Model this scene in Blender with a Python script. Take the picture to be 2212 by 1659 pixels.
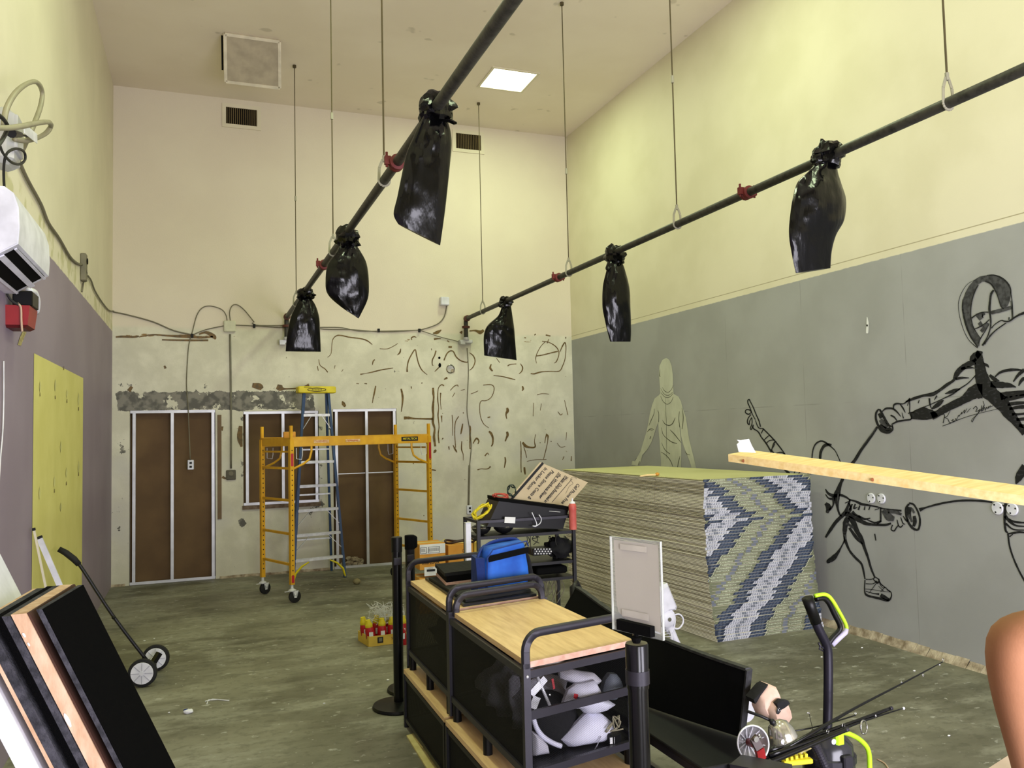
import bpy, bmesh, math, random
from mathutils import Vector as V, Matrix, noise
from mathutils.geometry import tessellate_polygon
random.seed(7)
for o in list(bpy.data.objects): bpy.data.objects.remove(o)
SC = bpy.context.scene
COL = SC.collection
PI = math.pi

# ---------------------------------------------------------------- camera
F = 1785.96
CAM = V((0, 0, 1.84))
_yaw, _pitch, _roll = 0.360743166, 0.0562992222, -0.022422655
_f = V((math.sin(_yaw)*math.cos(_pitch), math.cos(_yaw)*math.cos(_pitch), math.sin(_pitch)))
_r = V((math.cos(_yaw), -math.sin(_yaw), 0))
_u = _r.cross(_f)
_r, _u = _r*math.cos(_roll)+_u*math.sin(_roll), _u*math.cos(_roll)-_r*math.sin(_roll)
cd = bpy.data.cameras.new('camera'); co = bpy.data.objects.new('camera', cd); COL.objects.link(co)
cd.sensor_fit = 'HORIZONTAL'; cd.sensor_width = 36; cd.lens = F/2212*36; cd.clip_start = 0.05
co.matrix_world = Matrix(((_r.x, _u.x, -_f.x, CAM.x), (_r.y, _u.y, -_f.y, CAM.y), (_r.z, _u.z, -_f.z, CAM.z), (0, 0, 0, 1)))
SC.camera = co

# ---------------------------------------------------------------- light and exposure
SC.view_settings.view_transform = 'Standard'; SC.view_settings.look = 'None'
SC.view_settings.gamma = 1; SC.view_settings.use_curve_mapping = False
SC.view_settings.exposure = EXPO = 0.0
w = bpy.data.worlds.new('world'); SC.world = w; w.use_nodes = True
w.node_tree.nodes['Background'].inputs[0].default_value = (0.75, 0.80, 1.0, 1)
w.node_tree.nodes['Background'].inputs[1].default_value = 0.35

XL, XR, YB, HH, YF = -1.051, 5.364, 11.567, 6.412, -1.9
def area(name, loc, rot, sx, sy, power, col):
    l = bpy.data.lights.new(name, 'AREA'); l.shape = 'RECTANGLE'; l.size = sx; l.size_y = sy
    l.energy = power; l.color = col
    o = bpy.data.objects.new(name, l); COL.objects.link(o); o.location = loc; o.rotation_euler = rot
    return o
# daylight through the big doorway behind the photographer
area('door_daylight', (2.6, YF+0.05, 1.25), (math.radians(90), 0, 0), 4.4, 2.4, 620, (0.92, 0.89, 1.0))
# the ceiling panels: light of each panel sits just under its diffuser
PANELS = [(3.76, 9.86), (3.76, 6.2), (3.76, 2.5), (0.5, 5.6), (0.5, 1.9)]
for i, (x, y) in enumerate(PANELS):
    area('panel_lamp', (x, y, HH-0.012), (0, 0, 0), 0.56, 0.56, 49, (0.80, 1.0, 0.58))

# ---------------------------------------------------------------- helpers
def ray(x, y): return _f + _r*((x-1106)/F) - _u*((y-829.5)/F)
def at(x, y, ax, v):            # the world point on the plane ax=v seen at photo position x,y
    d = ray(x, y); i = 'xyz'.index(ax); return CAM + d*((v-CAM[i])/d[i])
def AX(x, y, v): return at(x, y, 'x', v)
def AY(x, y, v): return at(x, y, 'y', v)
def AZ(x, y, v): return at(x, y, 'z', v)
def lin(c):
    return tuple(((v/255)/12.92 if v/255 <= 0.04045 else ((v/255+0.055)/1.055)**2.4) for v in c)+(1,)

MATS = {}
def mat(name, c, rough=0.6, metal=0.0, c2=None, scale=8.0, bump=0.0, bscale=60.0, stretch=(1, 1, 1), lo=0.35, hi=0.65,
        spec=0.5, coat=0.0, trans=0.0, alpha=1.0, emit=0.0, ior=1.45):
    m = bpy.data.materials.new(name); m.use_nodes = True; nt = m.node_tree; b = nt.nodes['Principled BSDF']
    b.inputs['Base Color'].default_value = lin(c); b.inputs['Roughness'].default_value = rough
    b.inputs['Metallic'].default_value = metal; b.inputs['Specular IOR Level'].default_value = spec
    b.inputs['Coat Weight'].default_value = coat; b.inputs['Transmission Weight'].default_value = trans
    b.inputs['Alpha'].default_value = alpha; b.inputs['IOR'].default_value = ior
    if emit: b.inputs['Emission Color'].default_value = lin(c); b.inputs['Emission Strength'].default_value = emit
    tc = nt.nodes.new('ShaderNodeTexCoord'); mp = nt.nodes.new('ShaderNodeMapping')
    mp.inputs['Scale'].default_value = stretch; nt.links.new(tc.outputs['Object'], mp.inputs['Vector'])
    if c2 is None: c2 = tuple(max(0, v*0.9) for v in c)
    n = nt.nodes.new('ShaderNodeTexNoise'); n.inputs['Scale'].default_value = scale; n.inputs['Detail'].default_value = 5
    nt.links.new(mp.outputs[0], n.inputs['Vector'])
    r = nt.nodes.new('ShaderNodeValToRGB'); r.color_ramp.elements[0].position = lo; r.color_ramp.elements[1].position = hi
    r.color_ramp.elements[0].color = lin(c2); r.color_ramp.elements[1].color = lin(c)
    nt.links.new(n.outputs['Fac'], r.inputs[0]); nt.links.new(r.outputs[0], b.inputs['Base Color'])
    if bump:
        n2 = nt.nodes.new('ShaderNodeTexNoise'); n2.inputs['Scale'].default_value = bscale; n2.inputs['Detail'].default_value = 4
        nt.links.new(mp.outputs[0], n2.inputs['Vector'])
        bp = nt.nodes.new('ShaderNodeBump'); bp.inputs['Strength'].default_value = bump; bp.inputs['Distance'].default_value = 0.01
        nt.links.new(n2.outputs['Fac'], bp.inputs['Height']); nt.links.new(bp.outputs[0], b.inputs['Normal'])
    MATS[name] = m; return m

ORG = {}
class M:                         # collects shapes in world space, builds ONE mesh object
    def __init__(s): s.v = []; s.f = []; s.mi = []; s.cur = 0
    def add(s, vs, fs, mi=None):
        n = len(s.v); s.v += [V(v) for v in vs]; s.f += [tuple(n+i for i in f) for f in fs]
        s.mi += [s.cur if mi is None else mi]*len(fs); return s
    def box(s, c, d, rz=0.0, mt=None, mi=None, bev=0.0):
        c = V(c); hx, hy, hz = d[0]/2, d[1]/2, d[2]/2
        R = mt if mt is not None else Matrix.Rotation(rz, 3, 'Z')
        if bev > 0:
            b = min(bev, hx*.49, hy*.49, hz*.49); vs = []
            for sz, inset in ((-hz, b), (-hz+b, 0), (hz-b, 0), (hz, b)):
                ax, ay = hx-inset, hy-inset
                for (x, y) in ((-ax+b, -ay), (ax-b, -ay), (ax, -ay+b), (ax, ay-b), (ax-b, ay), (-ax+b, ay), (-ax, ay-b), (-ax, -ay+b)):
                    vs.append(c+R@V((x, y, sz)))
            fs = [tuple(range(7, -1, -1)), tuple(range(24, 32))]
            for k in range(3):
                for i in range(8): j = (i+1) % 8; fs.append((k*8+i, k*8+j, k*8+8+j, k*8+8+i))
            return s.add(vs, fs, mi)
        vs = [c+R@V((x, y, z)) for z in (-hz, hz) for x, y in ((-hx, -hy), (hx, -hy), (hx, hy), (-hx, hy))]
        return s.add(vs, [(3, 2, 1, 0), (4, 5, 6, 7), (0, 1, 5, 4), (1, 2, 6, 5), (2, 3, 7, 6), (3, 0, 4, 7)], mi)
    def hexa(s, p, mi=None):     # 8 corners: bottom 4 ccw, top 4 ccw
        return s.add(p, [(3, 2, 1, 0), (4, 5, 6, 7), (0, 1, 5, 4), (1, 2, 6, 5), (2, 3, 7, 6), (3, 0, 4, 7)], mi)
    def bar(s, a, b, w, h, up=(0, 0, 1), mi=None):   # rectangular bar between points
        a = V(a); b = V(b); d = (b-a).normalized(); up = V(up)
        if abs(d.dot(up)) > .98: up = V((1, 0, 0))
        sx = d.cross(up).normalized()*w/2; sy = sx.normalized().cross(d).normalized()*h/2
        return s.hexa([a-sx-sy, a+sx-sy, a+sx+sy, a-sx+sy, b-sx-sy, b+sx-sy, b+sx+sy, b-sx+sy], mi)
    def loft(s, rings, cap=True, mi=None, closed=True):
        n = len(rings[0]); vs = [p for r in rings for p in r]; fs = []
        for k in range(len(rings)-1):
            for i in range(n if closed else n-1):
                j = (i+1) % n; fs.append((k*n+i, k*n+j, (k+1)*n+j, (k+1)*n+i))
        if cap and closed: fs.append(tuple(range(n-1, -1, -1))); fs.append(tuple((len(rings)-1)*n+i for i in range(n)))
        return s.add(vs, fs, mi)
    def tube(s, pts, r, n=8, mi=None, flat=None):
        pts = [V(p) for p in pts]; rings = []; ref = None
        for i, p in enumerate(pts):
            d = (pts[min(i+1, len(pts)-1)]-pts[max(i-1, 0)])
            if d.length < 1e-9: d = V((0, 0, 1))
            d.normalize()
            if ref is None: ref = V((0, 0, 1)) if abs(d.z) < .9 else V((1, 0, 0))
            a = d.cross(ref)
            if a.length < 1e-6: a = d.cross(V((0, 1, 0)))
            a.normalize(); b = d.cross(a).normalized(); ref = a.cross(d) if a.cross(d).length > 0 else ref
            rr = r[i] if isinstance(r, (list, tuple)) else r
            r2 = rr if flat is None else rr*flat
            rings.append([p+a*rr*math.cos(2*PI*k/n)+b*r2*math.sin(2*PI*k/n) for k in range(n)])
        return s.loft(rings, mi=mi)
    def cyl(s, a, b, r, n=16, r2=None, mi=None): return s.tube([a, b], [r, r if r2 is None else r2], n, mi)
    def lathe(s, o, prof, axis=(0, 0, 1), n=24, mi=None):   # prof: (radius, height)
        o = V(o); ax = V(axis).normalized(); a = ax.orthogonal().normalized(); b = ax.cross(a)
        return s.loft([[o+ax*h+(a*math.cos(2*PI*k/n)+b*math.sin(2*PI*k/n))*max(r, 1e-4) for k in range(n)] for r, h in prof], mi=mi)
    def blob(s, c, rad, nz=0.0, nf=3.0, n=12, m=8, seed=0, mt=None, mi=None):
        c = V(c); R = mt if mt is not None else Matrix.Identity(3); rings = []
        for j in range(m+1):
            t = PI*j/m; ring = []
            for k in range(n):
                d = V((math.sin(t)*math.cos(2*PI*k/n), math.sin(t)*math.sin(2*PI*k/n), math.cos(t)))
                q = 1+nz*noise.noise(d*nf+V((seed*3.1, 0, seed)))
                ring.append(c+R@V((d.x*rad[0]*q, d.y*rad[1]*q, d.z*rad[2]*q)) if 0 < j < m else c+R@V((0, 0, (1 if j == 0 else -1)*rad[2]))+V((1e-5*k, 0, 0)))
            rings.append(ring)
        return s.loft(rings[::-1], mi=mi)
    def poly(s, pts, nrm=None, mi=None):
        pts = [V(p) for p in pts]; t = tessellate_polygon([pts]); 
        n0 = (pts[t[0][1]]-pts[t[0][0]]).cross(pts[t[0][2]]-pts[t[0][0]]) if t else V((0, 0, 1))
        fs = [tuple(q) if nrm is None or n0.dot(V(nrm)) > 0 else tuple(q)[::-1] for q in t]
        return s.add(pts, fs, mi)
    def build(s, name, m, parent=None, smooth=False, org=None):
        me = bpy.data.meshes.new(name)
        if parent is not None: o0 = ORG[parent.name]
        elif org is not None: o0 = V(org)
        else:
            xs = [v.x for v in s.v]; ys = [v.y for v in s.v]; zs = [v.z for v in s.v]
            o0 = V(((min(xs)+max(xs))/2, (min(ys)+max(ys))/2, min(zs)))
        me.from_pydata([v-o0 for v in s.v], [], s.f); 
        for mm in (m if isinstance(m, (list, tuple)) else [m]): me.materials.append(mm)
        me.polygons.foreach_set('material_index', s.mi)
        me.polygons.foreach_set('use_smooth', [bool(smooth)]*len(s.f)); me.update()
        o = bpy.data.objects.new(name, me); COL.objects.link(o)
        if smooth and smooth is not True:
            try: me.set_sharp_from_angle(angle=math.radians(smooth))
            except Exception: pass
        if parent is not None: o.parent = parent
        else: o.location = o0
        ORG[o.name] = o0
        return o

def tag(o, label=None, cat=None, group=None, kind=None):
    if label: o['label'] = label
    if cat: o['category'] = cat
    if group: o['group'] = group
    if kind: o['kind'] = kind
    return o
def thing(name, label, cat, loc, group=None):
    o = bpy.data.objects.new(name, None); COL.objects.link(o); o.location = V(loc); o.empty_display_size = .05
    ORG[o.name] = V(loc); return tag(o, label, cat, group)
def copy_tree(o, loc, label=None):
    c = o.copy(); COL.objects.link(c); c.location = V(loc); ORG[c.name] = V(loc)
    if label: c['label'] = label
    for ch in o.children:
        d = ch.copy(); COL.objects.link(d); d.parent = c
        for g in ch.children: e = g.copy(); COL.objects.link(e); e.parent = d
    return c
def smooth_pts(p, k=4):          # Catmull-Rom through tuples of any length
    out = []; n = len(p)
    if n < 3: return [tuple(q) for q in p]
    for i in range(n-1):
        a, b, c, d = p[max(i-1, 0)], p[i], p[i+1], p[min(i+2, n-1)]
        for j in range(k):
            t = j/k
            out.append(tuple(.5*((2*b[q])+(-a[q]+c[q])*t+(2*a[q]-5*b[q]+4*c[q]-d[q])*t*t+(-a[q]+3*b[q]-3*c[q]+d[q])*t**3) for q in range(len(b))))
    out.append(tuple(p[-1])); return out
def arc(c, r, a0, a1, n, U, W):
    return [V(c)+V(U)*r*math.cos(a0+(a1-a0)*i/n)+V(W)*r*math.sin(a0+(a1-a0)*i/n) for i in range(n+1)]
def ribbon(mb, pts, proj, mi=None, taper=True):   # pts: (x, y, width) on a wall, proj maps x,y to the wall
    pts = smooth_pts(pts, 4); n = len(pts); L = []; R = []
    for i, (x, y, wd) in enumerate(pts):
        a = pts[max(i-1, 0)]; b = pts[min(i+1, n-1)]; dx, dy = b[0]-a[0], b[1]-a[1]; l = math.hypot(dx, dy) or 1
        q = wd/2*(1+.18*noise.noise(V((x*.11, y*.11, 3)))); 
        L.append(proj(x-dy/l*q, y+dx/l*q)); R.append(proj(x+dy/l*q, y-dx/l*q))
    mb.add(L+R, [(i, i+1, n+i+1, n+i) for i in range(n-1)], mi)
def text_mesh(s, bold=0.0):
    c = bpy.data.curves.new('t', 'FONT'); c.body = s; c.size = 1; c.offset = bold; c.resolution_u = 2; c.align_x = 'CENTER'; c.align_y = 'CENTER'
    o = bpy.data.objects.new('t', c); COL.objects.link(o)
    me = bpy.data.meshes.new_from_object(o.evaluated_get(bpy.context.evaluated_depsgraph_get()))
    vs = [v.co.copy() for v in me.vertices]; fs = [tuple(p.vertices) for p in me.polygons]
    bpy.data.objects.remove(o); bpy.data.curves.remove(c); bpy.data.meshes.remove(me)
    return vs, fs
TM = {}
def put_text(mb, s, c, X, Y, size, mi=None, bold=0.0, wid=None):   # text centred at c with directions X and Y
    if (s, bold) not in TM: TM[(s, bold)] = text_mesh(s, bold)
    vs, fs = TM[(s, bold)]; X = V(X).normalized(); Y = V(Y).normalized(); sx = size
    if wid: sx = wid/(max(v.x for v in vs)-min(v.x for v in vs))
    mb.add([V(c)+X*v.x*sx+Y*v.y*size for v in vs], fs, mi)

# ---------------------------------------------------------------- materials
M_black = mat('black_metal', (26, 25, 29), 0.42, 0.3, bump=.1, bscale=300)
M_tube = mat('grey_black_tube', (52, 50, 58), 0.40, 0.4, bump=.08, bscale=400)
M_blackp = mat('black_plastic', (9, 9, 10), 0.4, spec=.3)
M_matte = mat('black_matte', (7, 7, 8), 0.9, spec=.15, c2=(5, 5, 6), scale=60)
M_carpet = mat('black_carpet', (8, 8, 9), 1.0, spec=.05, bump=.8, bscale=500, c2=(7, 7, 8), scale=90)
M_foam = mat('charcoal_foam', (66, 65, 72), 0.9, c2=(34, 34, 39), scale=30, bump=.6, bscale=150)
M_white = mat('white_plastic', (226, 226, 236), 0.45)
M_whitewood = mat('white_board', (225, 226, 236), 0.6)
M_steel = mat('galvanised_steel', (206, 206, 210), 0.4, 0.35, c2=(186, 186, 190), scale=4)
M_alu = mat('aluminium', (224, 225, 230), 0.4, 0.25, c2=(200, 200, 206), scale=20)
M_chrome = mat('chrome', (210, 210, 212), 0.15, 1.0)
M_brown = mat('brown_backing_board', (108, 84, 56), 0.85, c2=(94, 72, 48), scale=2.5)
M_pipe = mat('black_steel_pipe', (36, 36, 32), 0.5, 0.3, c2=(64, 62, 56), scale=26, lo=.45, hi=.75, bump=.15)
M_rod = mat('threaded_rod', (92, 82, 58), 0.5, 0.5)
M_red = mat('red_enamel', (150, 26, 30), 0.4)
M_bag = mat('black_bin_bag', (4, 4, 5), 0.2, spec=.32, bump=.7, bscale=15, c2=(2, 2, 3), stretch=(1, 1, .3))
M_yel = mat('yellow_enamel', (216, 164, 30), 0.45, c2=(200, 146, 24), scale=9)
M_yel2 = mat('yellow_plastic', (226, 206, 34), 0.5)
M_blue = mat('blue_fibreglass', (34, 66, 108), 0.5)
M_rubber = mat('black_rubber', (18, 18, 19), 0.75)
M_wood = mat('oak_laminate', (240, 206, 152), 0.4, c2=(214, 176, 122), scale=5, stretch=(9, 1, 9), lo=.3, hi=.7)
M_woodend = mat('pale_cut_edge', (214, 176, 158), 0.7, c2=(196, 152, 132), scale=30)
M_pine = mat('pine_lumber', (238, 214, 158), 0.7, c2=(222, 188, 124), scale=4, stretch=(1.2, 10, 10), lo=.3, hi=.7, bump=.12)
M_osb = mat('rough_plywood', (206, 176, 148), 0.85, c2=(182, 146, 114), scale=26, stretch=(1, 1, .4), bump=.3)
M_ply = mat('pale_plywood', (206, 194, 132), 0.8, c2=(186, 170, 108), scale=12)
M_card = mat('cardboard', (212, 152, 62), 0.8, c2=(200, 138, 52), scale=6)
M_card2 = mat('yellow_cardboard', (214, 180, 74), 0.8)
M_paper = mat('white_paper', (232, 232, 232), 0.8)
M_ink = mat('black_ink', (20, 20, 22), 0.7)
M_cable = mat('grey_cable', (118, 112, 92), 0.6)
M_cabled = mat('dark_cable', (34, 32, 30), 0.6)
M_grime = mat('glue_residue', (122, 98, 58), 0.85, c2=(92, 72, 40), scale=30)
M_mural = mat('black_mural_paint', (11, 11, 13), 0.8, c2=(48, 48, 52), scale=26, lo=.28, hi=.46, stretch=(1, 1, 2.5))
M_muralg = mat('grey_mural_paint', (70, 70, 72), 0.8, c2=(38, 38, 40), scale=30, lo=.35, hi=.6)
M_ghost = mat('pale_mural_wash', (200, 201, 184), 0.85, c2=(184, 185, 168), scale=6, stretch=(1, 1, .5))
M_ghostl = mat('grey_mural_line', (92, 92, 76), 0.85)
M_skin = mat('skin', (158, 112, 82), 0.7, spec=.25, c2=(146, 100, 70), scale=6, bump=.05, bscale=200)
M_lime = mat('lime_plastic', (178, 226, 40), 0.4)
M_redp = mat('red_plastic', (176, 22, 34), 0.4)
M_blueN = mat('blue_nylon', (36, 104, 206), 0.7, c2=(22, 78, 172), scale=7, bump=.25, bscale=14)
M_navyN = mat('dark_blue_nylon', (22, 50, 120), 0.75, bump=.3, bscale=30)
# ---------------------------------------------------------------- wall and floor materials
class G:                                   # tiny node-graph helper
    def __init__(s, name, rough=.8, spec=.3):
        s.m = bpy.data.materials.new(name); s.m.use_nodes = True; s.nt = s.m.node_tree; s.b = s.nt.nodes['Principled BSDF']
        s.b.inputs['Roughness'].default_value = rough; s.b.inputs['Specular IOR Level'].default_value = spec
        g = s.nt.nodes.new('ShaderNodeNewGeometry'); s.pos = g.outputs['Position']
        x = s.nt.nodes.new('ShaderNodeSeparateXYZ'); s.nt.links.new(s.pos, x.inputs[0]); s.x, s.y, s.z = x.outputs
    def put(s, inp, v):
        if isinstance(v, bpy.types.NodeSocket): s.nt.links.new(v, inp)
        else: inp.default_value = v
    def math(s, op, a, b=0.0, clamp=False):
        n = s.nt.nodes.new('ShaderNodeMath'); n.operation = op; n.use_clamp = clamp; s.put(n.inputs[0], a); s.put(n.inputs[1], b); return n.outputs[0]
    def noise(s, scale, detail=5, rough=.5, st=(1, 1, 1), off=0):
        mp = s.nt.nodes.new('ShaderNodeMapping'); mp.inputs['Scale'].default_value = st; mp.inputs['Location'].default_value = (off, off, off)
        s.nt.links.new(s.pos, mp.inputs[0]); n = s.nt.nodes.new('ShaderNodeTexNoise')
        n.inputs['Scale'].default_value = scale; n.inputs['Detail'].default_value = detail; n.inputs['Roughness'].default_value = rough
        s.nt.links.new(mp.outputs[0], n.inputs['Vector']); return n.outputs['Fac']
    def step(s, v, a, b):                  # 0 below a, 1 above b
        n = s.nt.nodes.new('ShaderNodeMapRange'); n.interpolation_type = 'SMOOTHSTEP'; s.put(n.inputs[0], v)
        n.inputs[1].default_value = a; n.inputs[2].default_value = b; return n.outputs[0]
    def band(s, v, a, b, e=.03): return s.math('MULTIPLY', s.step(v, a-e, a+e), s.math('SUBTRACT', 1.0, s.step(v, b-e, b+e)))
    def mix(s, f, a, b):
        n = s.nt.nodes.new('ShaderNodeMix'); n.data_type = 'RGBA'; s.put(n.inputs[0], f)
        s.put(n.inputs[6], lin(a) if isinstance(a, tuple) else a); s.put(n.inputs[7], lin(b) if isinstance(b, tuple) else b); return n.outputs[2]
    def bump(s, h, st=.2, d=.01):
        n = s.nt.nodes.new('ShaderNodeBump'); n.inputs['Strength'].default_value = st; n.inputs['Distance'].default_value = d
        s.put(n.inputs['Height'], h); s.nt.links.new(n.outputs[0], s.b.inputs['Normal'])
    def done(s, c): s.put(s.b.inputs['Base Color'], c); return s.m

GP = 3.216                                  # height where the lower paint ends
CREAM = (222, 214, 190)
g = G('cream_wall_paint'); c = g.mix(g.step(g.noise(1.2), .35, .65), (214, 206, 182), CREAM); g.bump(g.noise(90, 4), .12, .004); M_cream = g.done(c)
g = G('ceiling_paint'); c = g.mix(g.step(g.noise(.9), .35, .65), (226, 214, 194), (232, 221, 202))
c = g.mix(g.math('MULTIPLY', g.step(g.noise(3.1, 2, off=4), .70, .74), .35), c, (150, 140, 118)); g.bump(g.noise(70, 4), .12, .004); M_ceil = g.done(c)
# right wall: grey below, cream above, a rough paint edge and faint board joints
g = G('right_wall_paint', .6); zz = g.math('ADD', g.z, g.math('MULTIPLY', g.noise(14, 3), .012))
grey = g.mix(g.step(g.noise(1.5, 4), .35, .65), (152, 152, 151), (160, 160, 160))
jz = g.band(g.z, 2.018, 2.026, .004)
fr = g.math('ABSOLUTE', g.math('SUBTRACT', g.math('FRACT', g.math('DIVIDE', g.math('ADD', g.y, .35), 1.22)), .5)); jy = g.math('SUBTRACT', 1.0, g.step(fr, .001, .004))
grey = g.mix(g.math('MULTIPLY', g.math('MAXIMUM', jz, jy), g.math('MULTIPLY', g.step(g.noise(2.2, 3, off=3), .42, .6), .4)), grey, (96, 96, 90))
crm = g.mix(g.step(g.noise(1.2), .35, .65), (214, 206, 180), CREAM)
crm = g.mix(g.band(g.z, GP+.055, GP+.062, .003), crm, (160, 150, 120))
c = g.mix(g.step(zz, GP-.002, GP+.006), grey, crm); g.bump(g.noise(90, 4), .10, .004); M_rwall = g.done(c)
# left wall: purple-grey below
g = G('left_wall_paint', .55); zz = g.math('ADD', g.z, g.math('MULTIPLY', g.noise(9, 3), .02))
pur = g.mix(g.step(g.noise(1.1, 3), .35, .65), (140, 126, 142), (148, 134, 150))
lum = g.mix(g.step(g.noise(7, 5, off=2), .48, .62), CREAM, (196, 190, 150))
crm = g.mix(g.band(g.z, GP, GP+.22, .04), crm if False else g.mix(g.step(g.noise(1.2), .35, .65), (214, 206, 182), CREAM), lum)
c = g.mix(g.step(zz, GP+.004, GP+.014), pur, crm); g.bump(g.noise(80, 4), .12, .004); M_lwall = g.done(c)
# back wall: cream above, bare and patched below
g = G('back_wall_plaster', .8)
up = g.mix(g.step(g.noise(1.0), .35, .65), (216, 205, 186), (220, 210, 190))
low = g.mix(g.step(g.noise(2.6, 7, .62, off=1), .38, .66), (204, 200, 180), (220, 216, 196))
low = g.mix(g.math('MULTIPLY', g.step(g.noise(.8, 3, off=9), .45, .6), g.band(g.z, -1, 2.1, .3)), low, (204, 200, 190))
n1 = g.noise(5.5, 9, .66, off=5)
wz = g.math('MULTIPLY', g.band(g.z, 2.19, 2.44, .03), g.band(g.x, -1.0, 1.46, .03))
wv = g.math('MULTIPLY', g.band(g.z, .55, 2.3, .3), g.math('ADD', g.math('ADD', g.band(g.x, -1.0, -.86, .05), g.band(g.x, .46, .56, .04)), g.band(g.x, 1.3, 1.58, .05)))
wr = g.math('MULTIPLY', g.band(g.z, 2.44, 2.56, .03), g.band(g.x, -1.0, 1.5, .03))
msk = g.math('ADD', g.math('ADD', g.math('MULTIPLY', wz, .29), g.math('MULTIPLY', wv, .13)), g.math('ADD', n1, g.math('MULTIPLY', wr, .10)))
cem = g.mix(g.step(g.noise(9, 6, off=7), .42, .6), (96, 94, 88), (134, 130, 120))
low = g.mix(g.step(msk, .70, .712), low, cem)
rz = g.math('MULTIPLY', g.band(g.z, 3.14, 3.20, .03), g.math('ADD', g.band(g.x, -.95, .45, .1), g.math('MULTIPLY', g.band(g.x, 2.6, 5.2, .1), .45)))
low = g.mix(g.step(g.math('ADD', g.math('MULTIPLY', rz, .25), g.noise(6, 7, .6, st=(1, 1, 3), off=12)), .74, .78), low, (146, 118, 78))
low = g.mix(g.math('MULTIPLY', g.step(g.noise(16, 3, off=20), .735, .76), g.band(g.z, .4, 3.2, .1)), low, (112, 98, 68))
c = g.mix(g.step(g.math('ADD', g.z, g.math('MULTIPLY', g.noise(5, 3), .05)), GP+.05, GP+.12), low, up); g.bump(g.noise(60, 6), .2, .006); M_bwall = g.done(c)
# concrete floor
g = G('stained_concrete', .6, .35)
c = g.mix(g.step(g.noise(.55, 6, .6, st=(1, 1.3, 1)), .36, .62), (98, 95, 80), (132, 129, 113))
c = g.mix(g.math('MULTIPLY', g.step(g.noise(2.2, 8, .65, st=(.7, 1.6, 1), off=3), .45, .66), .6), c, (158, 156, 142))
c = g.mix(g.math('MULTIPLY', g.step(g.noise(1.4, 7, .7, st=(.6, 1.4, 1), off=8), .5, .72), .75), c, (66, 64, 50))
c = g.mix(g.math('MULTIPLY', g.step(g.noise(9, 5, .6, st=(1, 1.5, 1), off=15), .625, .665), .8), c, (168, 166, 158))
c = g.mix(g.math('MULTIPLY', g.step(g.noise(11, 6, .7, st=(1, 1.5, 1), off=31), .5, .62), .35), c, (70, 68, 54))
c = g.mix(g.step(g.noise(26, 2, .5, off=11), .75, .78), c, (190, 190, 186))
g.put(g.b.inputs['Roughness'], g.math('ADD', .38, g.math('MULTIPLY', g.noise(3, 5, off=6), .4)))
g.bump(g.noise(25, 6), .18, .006); M_floor = g.done(c)
M_crust = mat('crumbled_plaster', (186, 172, 150), .9, c2=(120, 104, 84), scale=12, bump=.5, bscale=60)
M_ypatch = mat('yellow_paint', (216, 208, 128), .7, c2=(208, 200, 118), scale=3)
M_dark = mat('dark_void', (12, 11, 10), .95, spec=.1)
M_diff = bpy.data.materials.new('lit_diffuser'); M_diff.use_nodes = True
_b = M_diff.node_tree.nodes['Principled BSDF']; _b.inputs['Emission Color'].default_value = (1, .97, .72, 1); _b.inputs['Emission Strength'].default_value = 6.0

# ---------------------------------------------------------------- the room
def struct(name, mb, m, parent=None, smooth=False, label=None):
    o = mb.build(name, m, parent, smooth)
    if parent is None: o['kind'] = 'structure'
    if label: o['label'] = label
    return o
T = .15
struct('floor', M().box(((XL+XR)/2, (YF+YB)/2, -.1), (XR-XL+2*T, YB-YF+2*T, .2)), M_floor, label='stained bare concrete floor with white scuffs')
# ceiling with a recess for each panel light
cm = M(); xs = sorted({XL-T, XR+T}); 
hs = .31
cells = []
def rect_with_holes(mb, x0, x1, y0, y1, holes, z0, z1):
    X = sorted({x0, x1}|{h[0] for h in holes}|{h[1] for h in holes}); Y = sorted({y0, y1}|{h[2] for h in holes}|{h[3] for h in holes})
    for i in range(len(X)-1):
        for j in range(len(Y)-1):
            cx, cy = (X[i]+X[i+1])/2, (Y[j]+Y[j+1])/2
            if any(h[0] < cx < h[1] and h[2] < cy < h[3] for h in holes): continue
            mb.box((cx, cy, (z0+z1)/2), (X[i+1]-X[i], Y[j+1]-Y[j], z1-z0))
rect_with_holes(cm, XL-T, XR+T, YF-T, YB+T, [(x-hs, x+hs, y-hs, y+hs) for x, y in PANELS], HH, HH+.2)
struct('ceiling', cm, M_ceil, label='high painted ceiling')
wl = struct('wall_left', M().box((XL-T/2, (YF+YB)/2, HH/2), (T, YB-YF+2*T, HH)), M_lwall, label='left wall, cream above a purple-grey lower part')
wr_ = struct('wall_right', M().box((XR+T/2, (YF+YB)/2, HH/2), (T, YB-YF+2*T, HH)), M_rwall, label='right wall, cream above a grey lower part with a mural')
# front wall behind the photographer, with the open doorway
fm = M(); fm.box(((XL+.35)/2, YF-T/2, HH/2), (.35-XL, T, HH)); fm.box(((XR+4.85)/2, YF-T/2, HH/2), (XR-4.85, T, HH)); fm.box((2.6, YF-T/2, (HH+2.6)/2), (4.5, T, HH-2.6))
struct('wall_front', fm, M_cream, label='wall with a wide open doorway behind the photographer')
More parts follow.
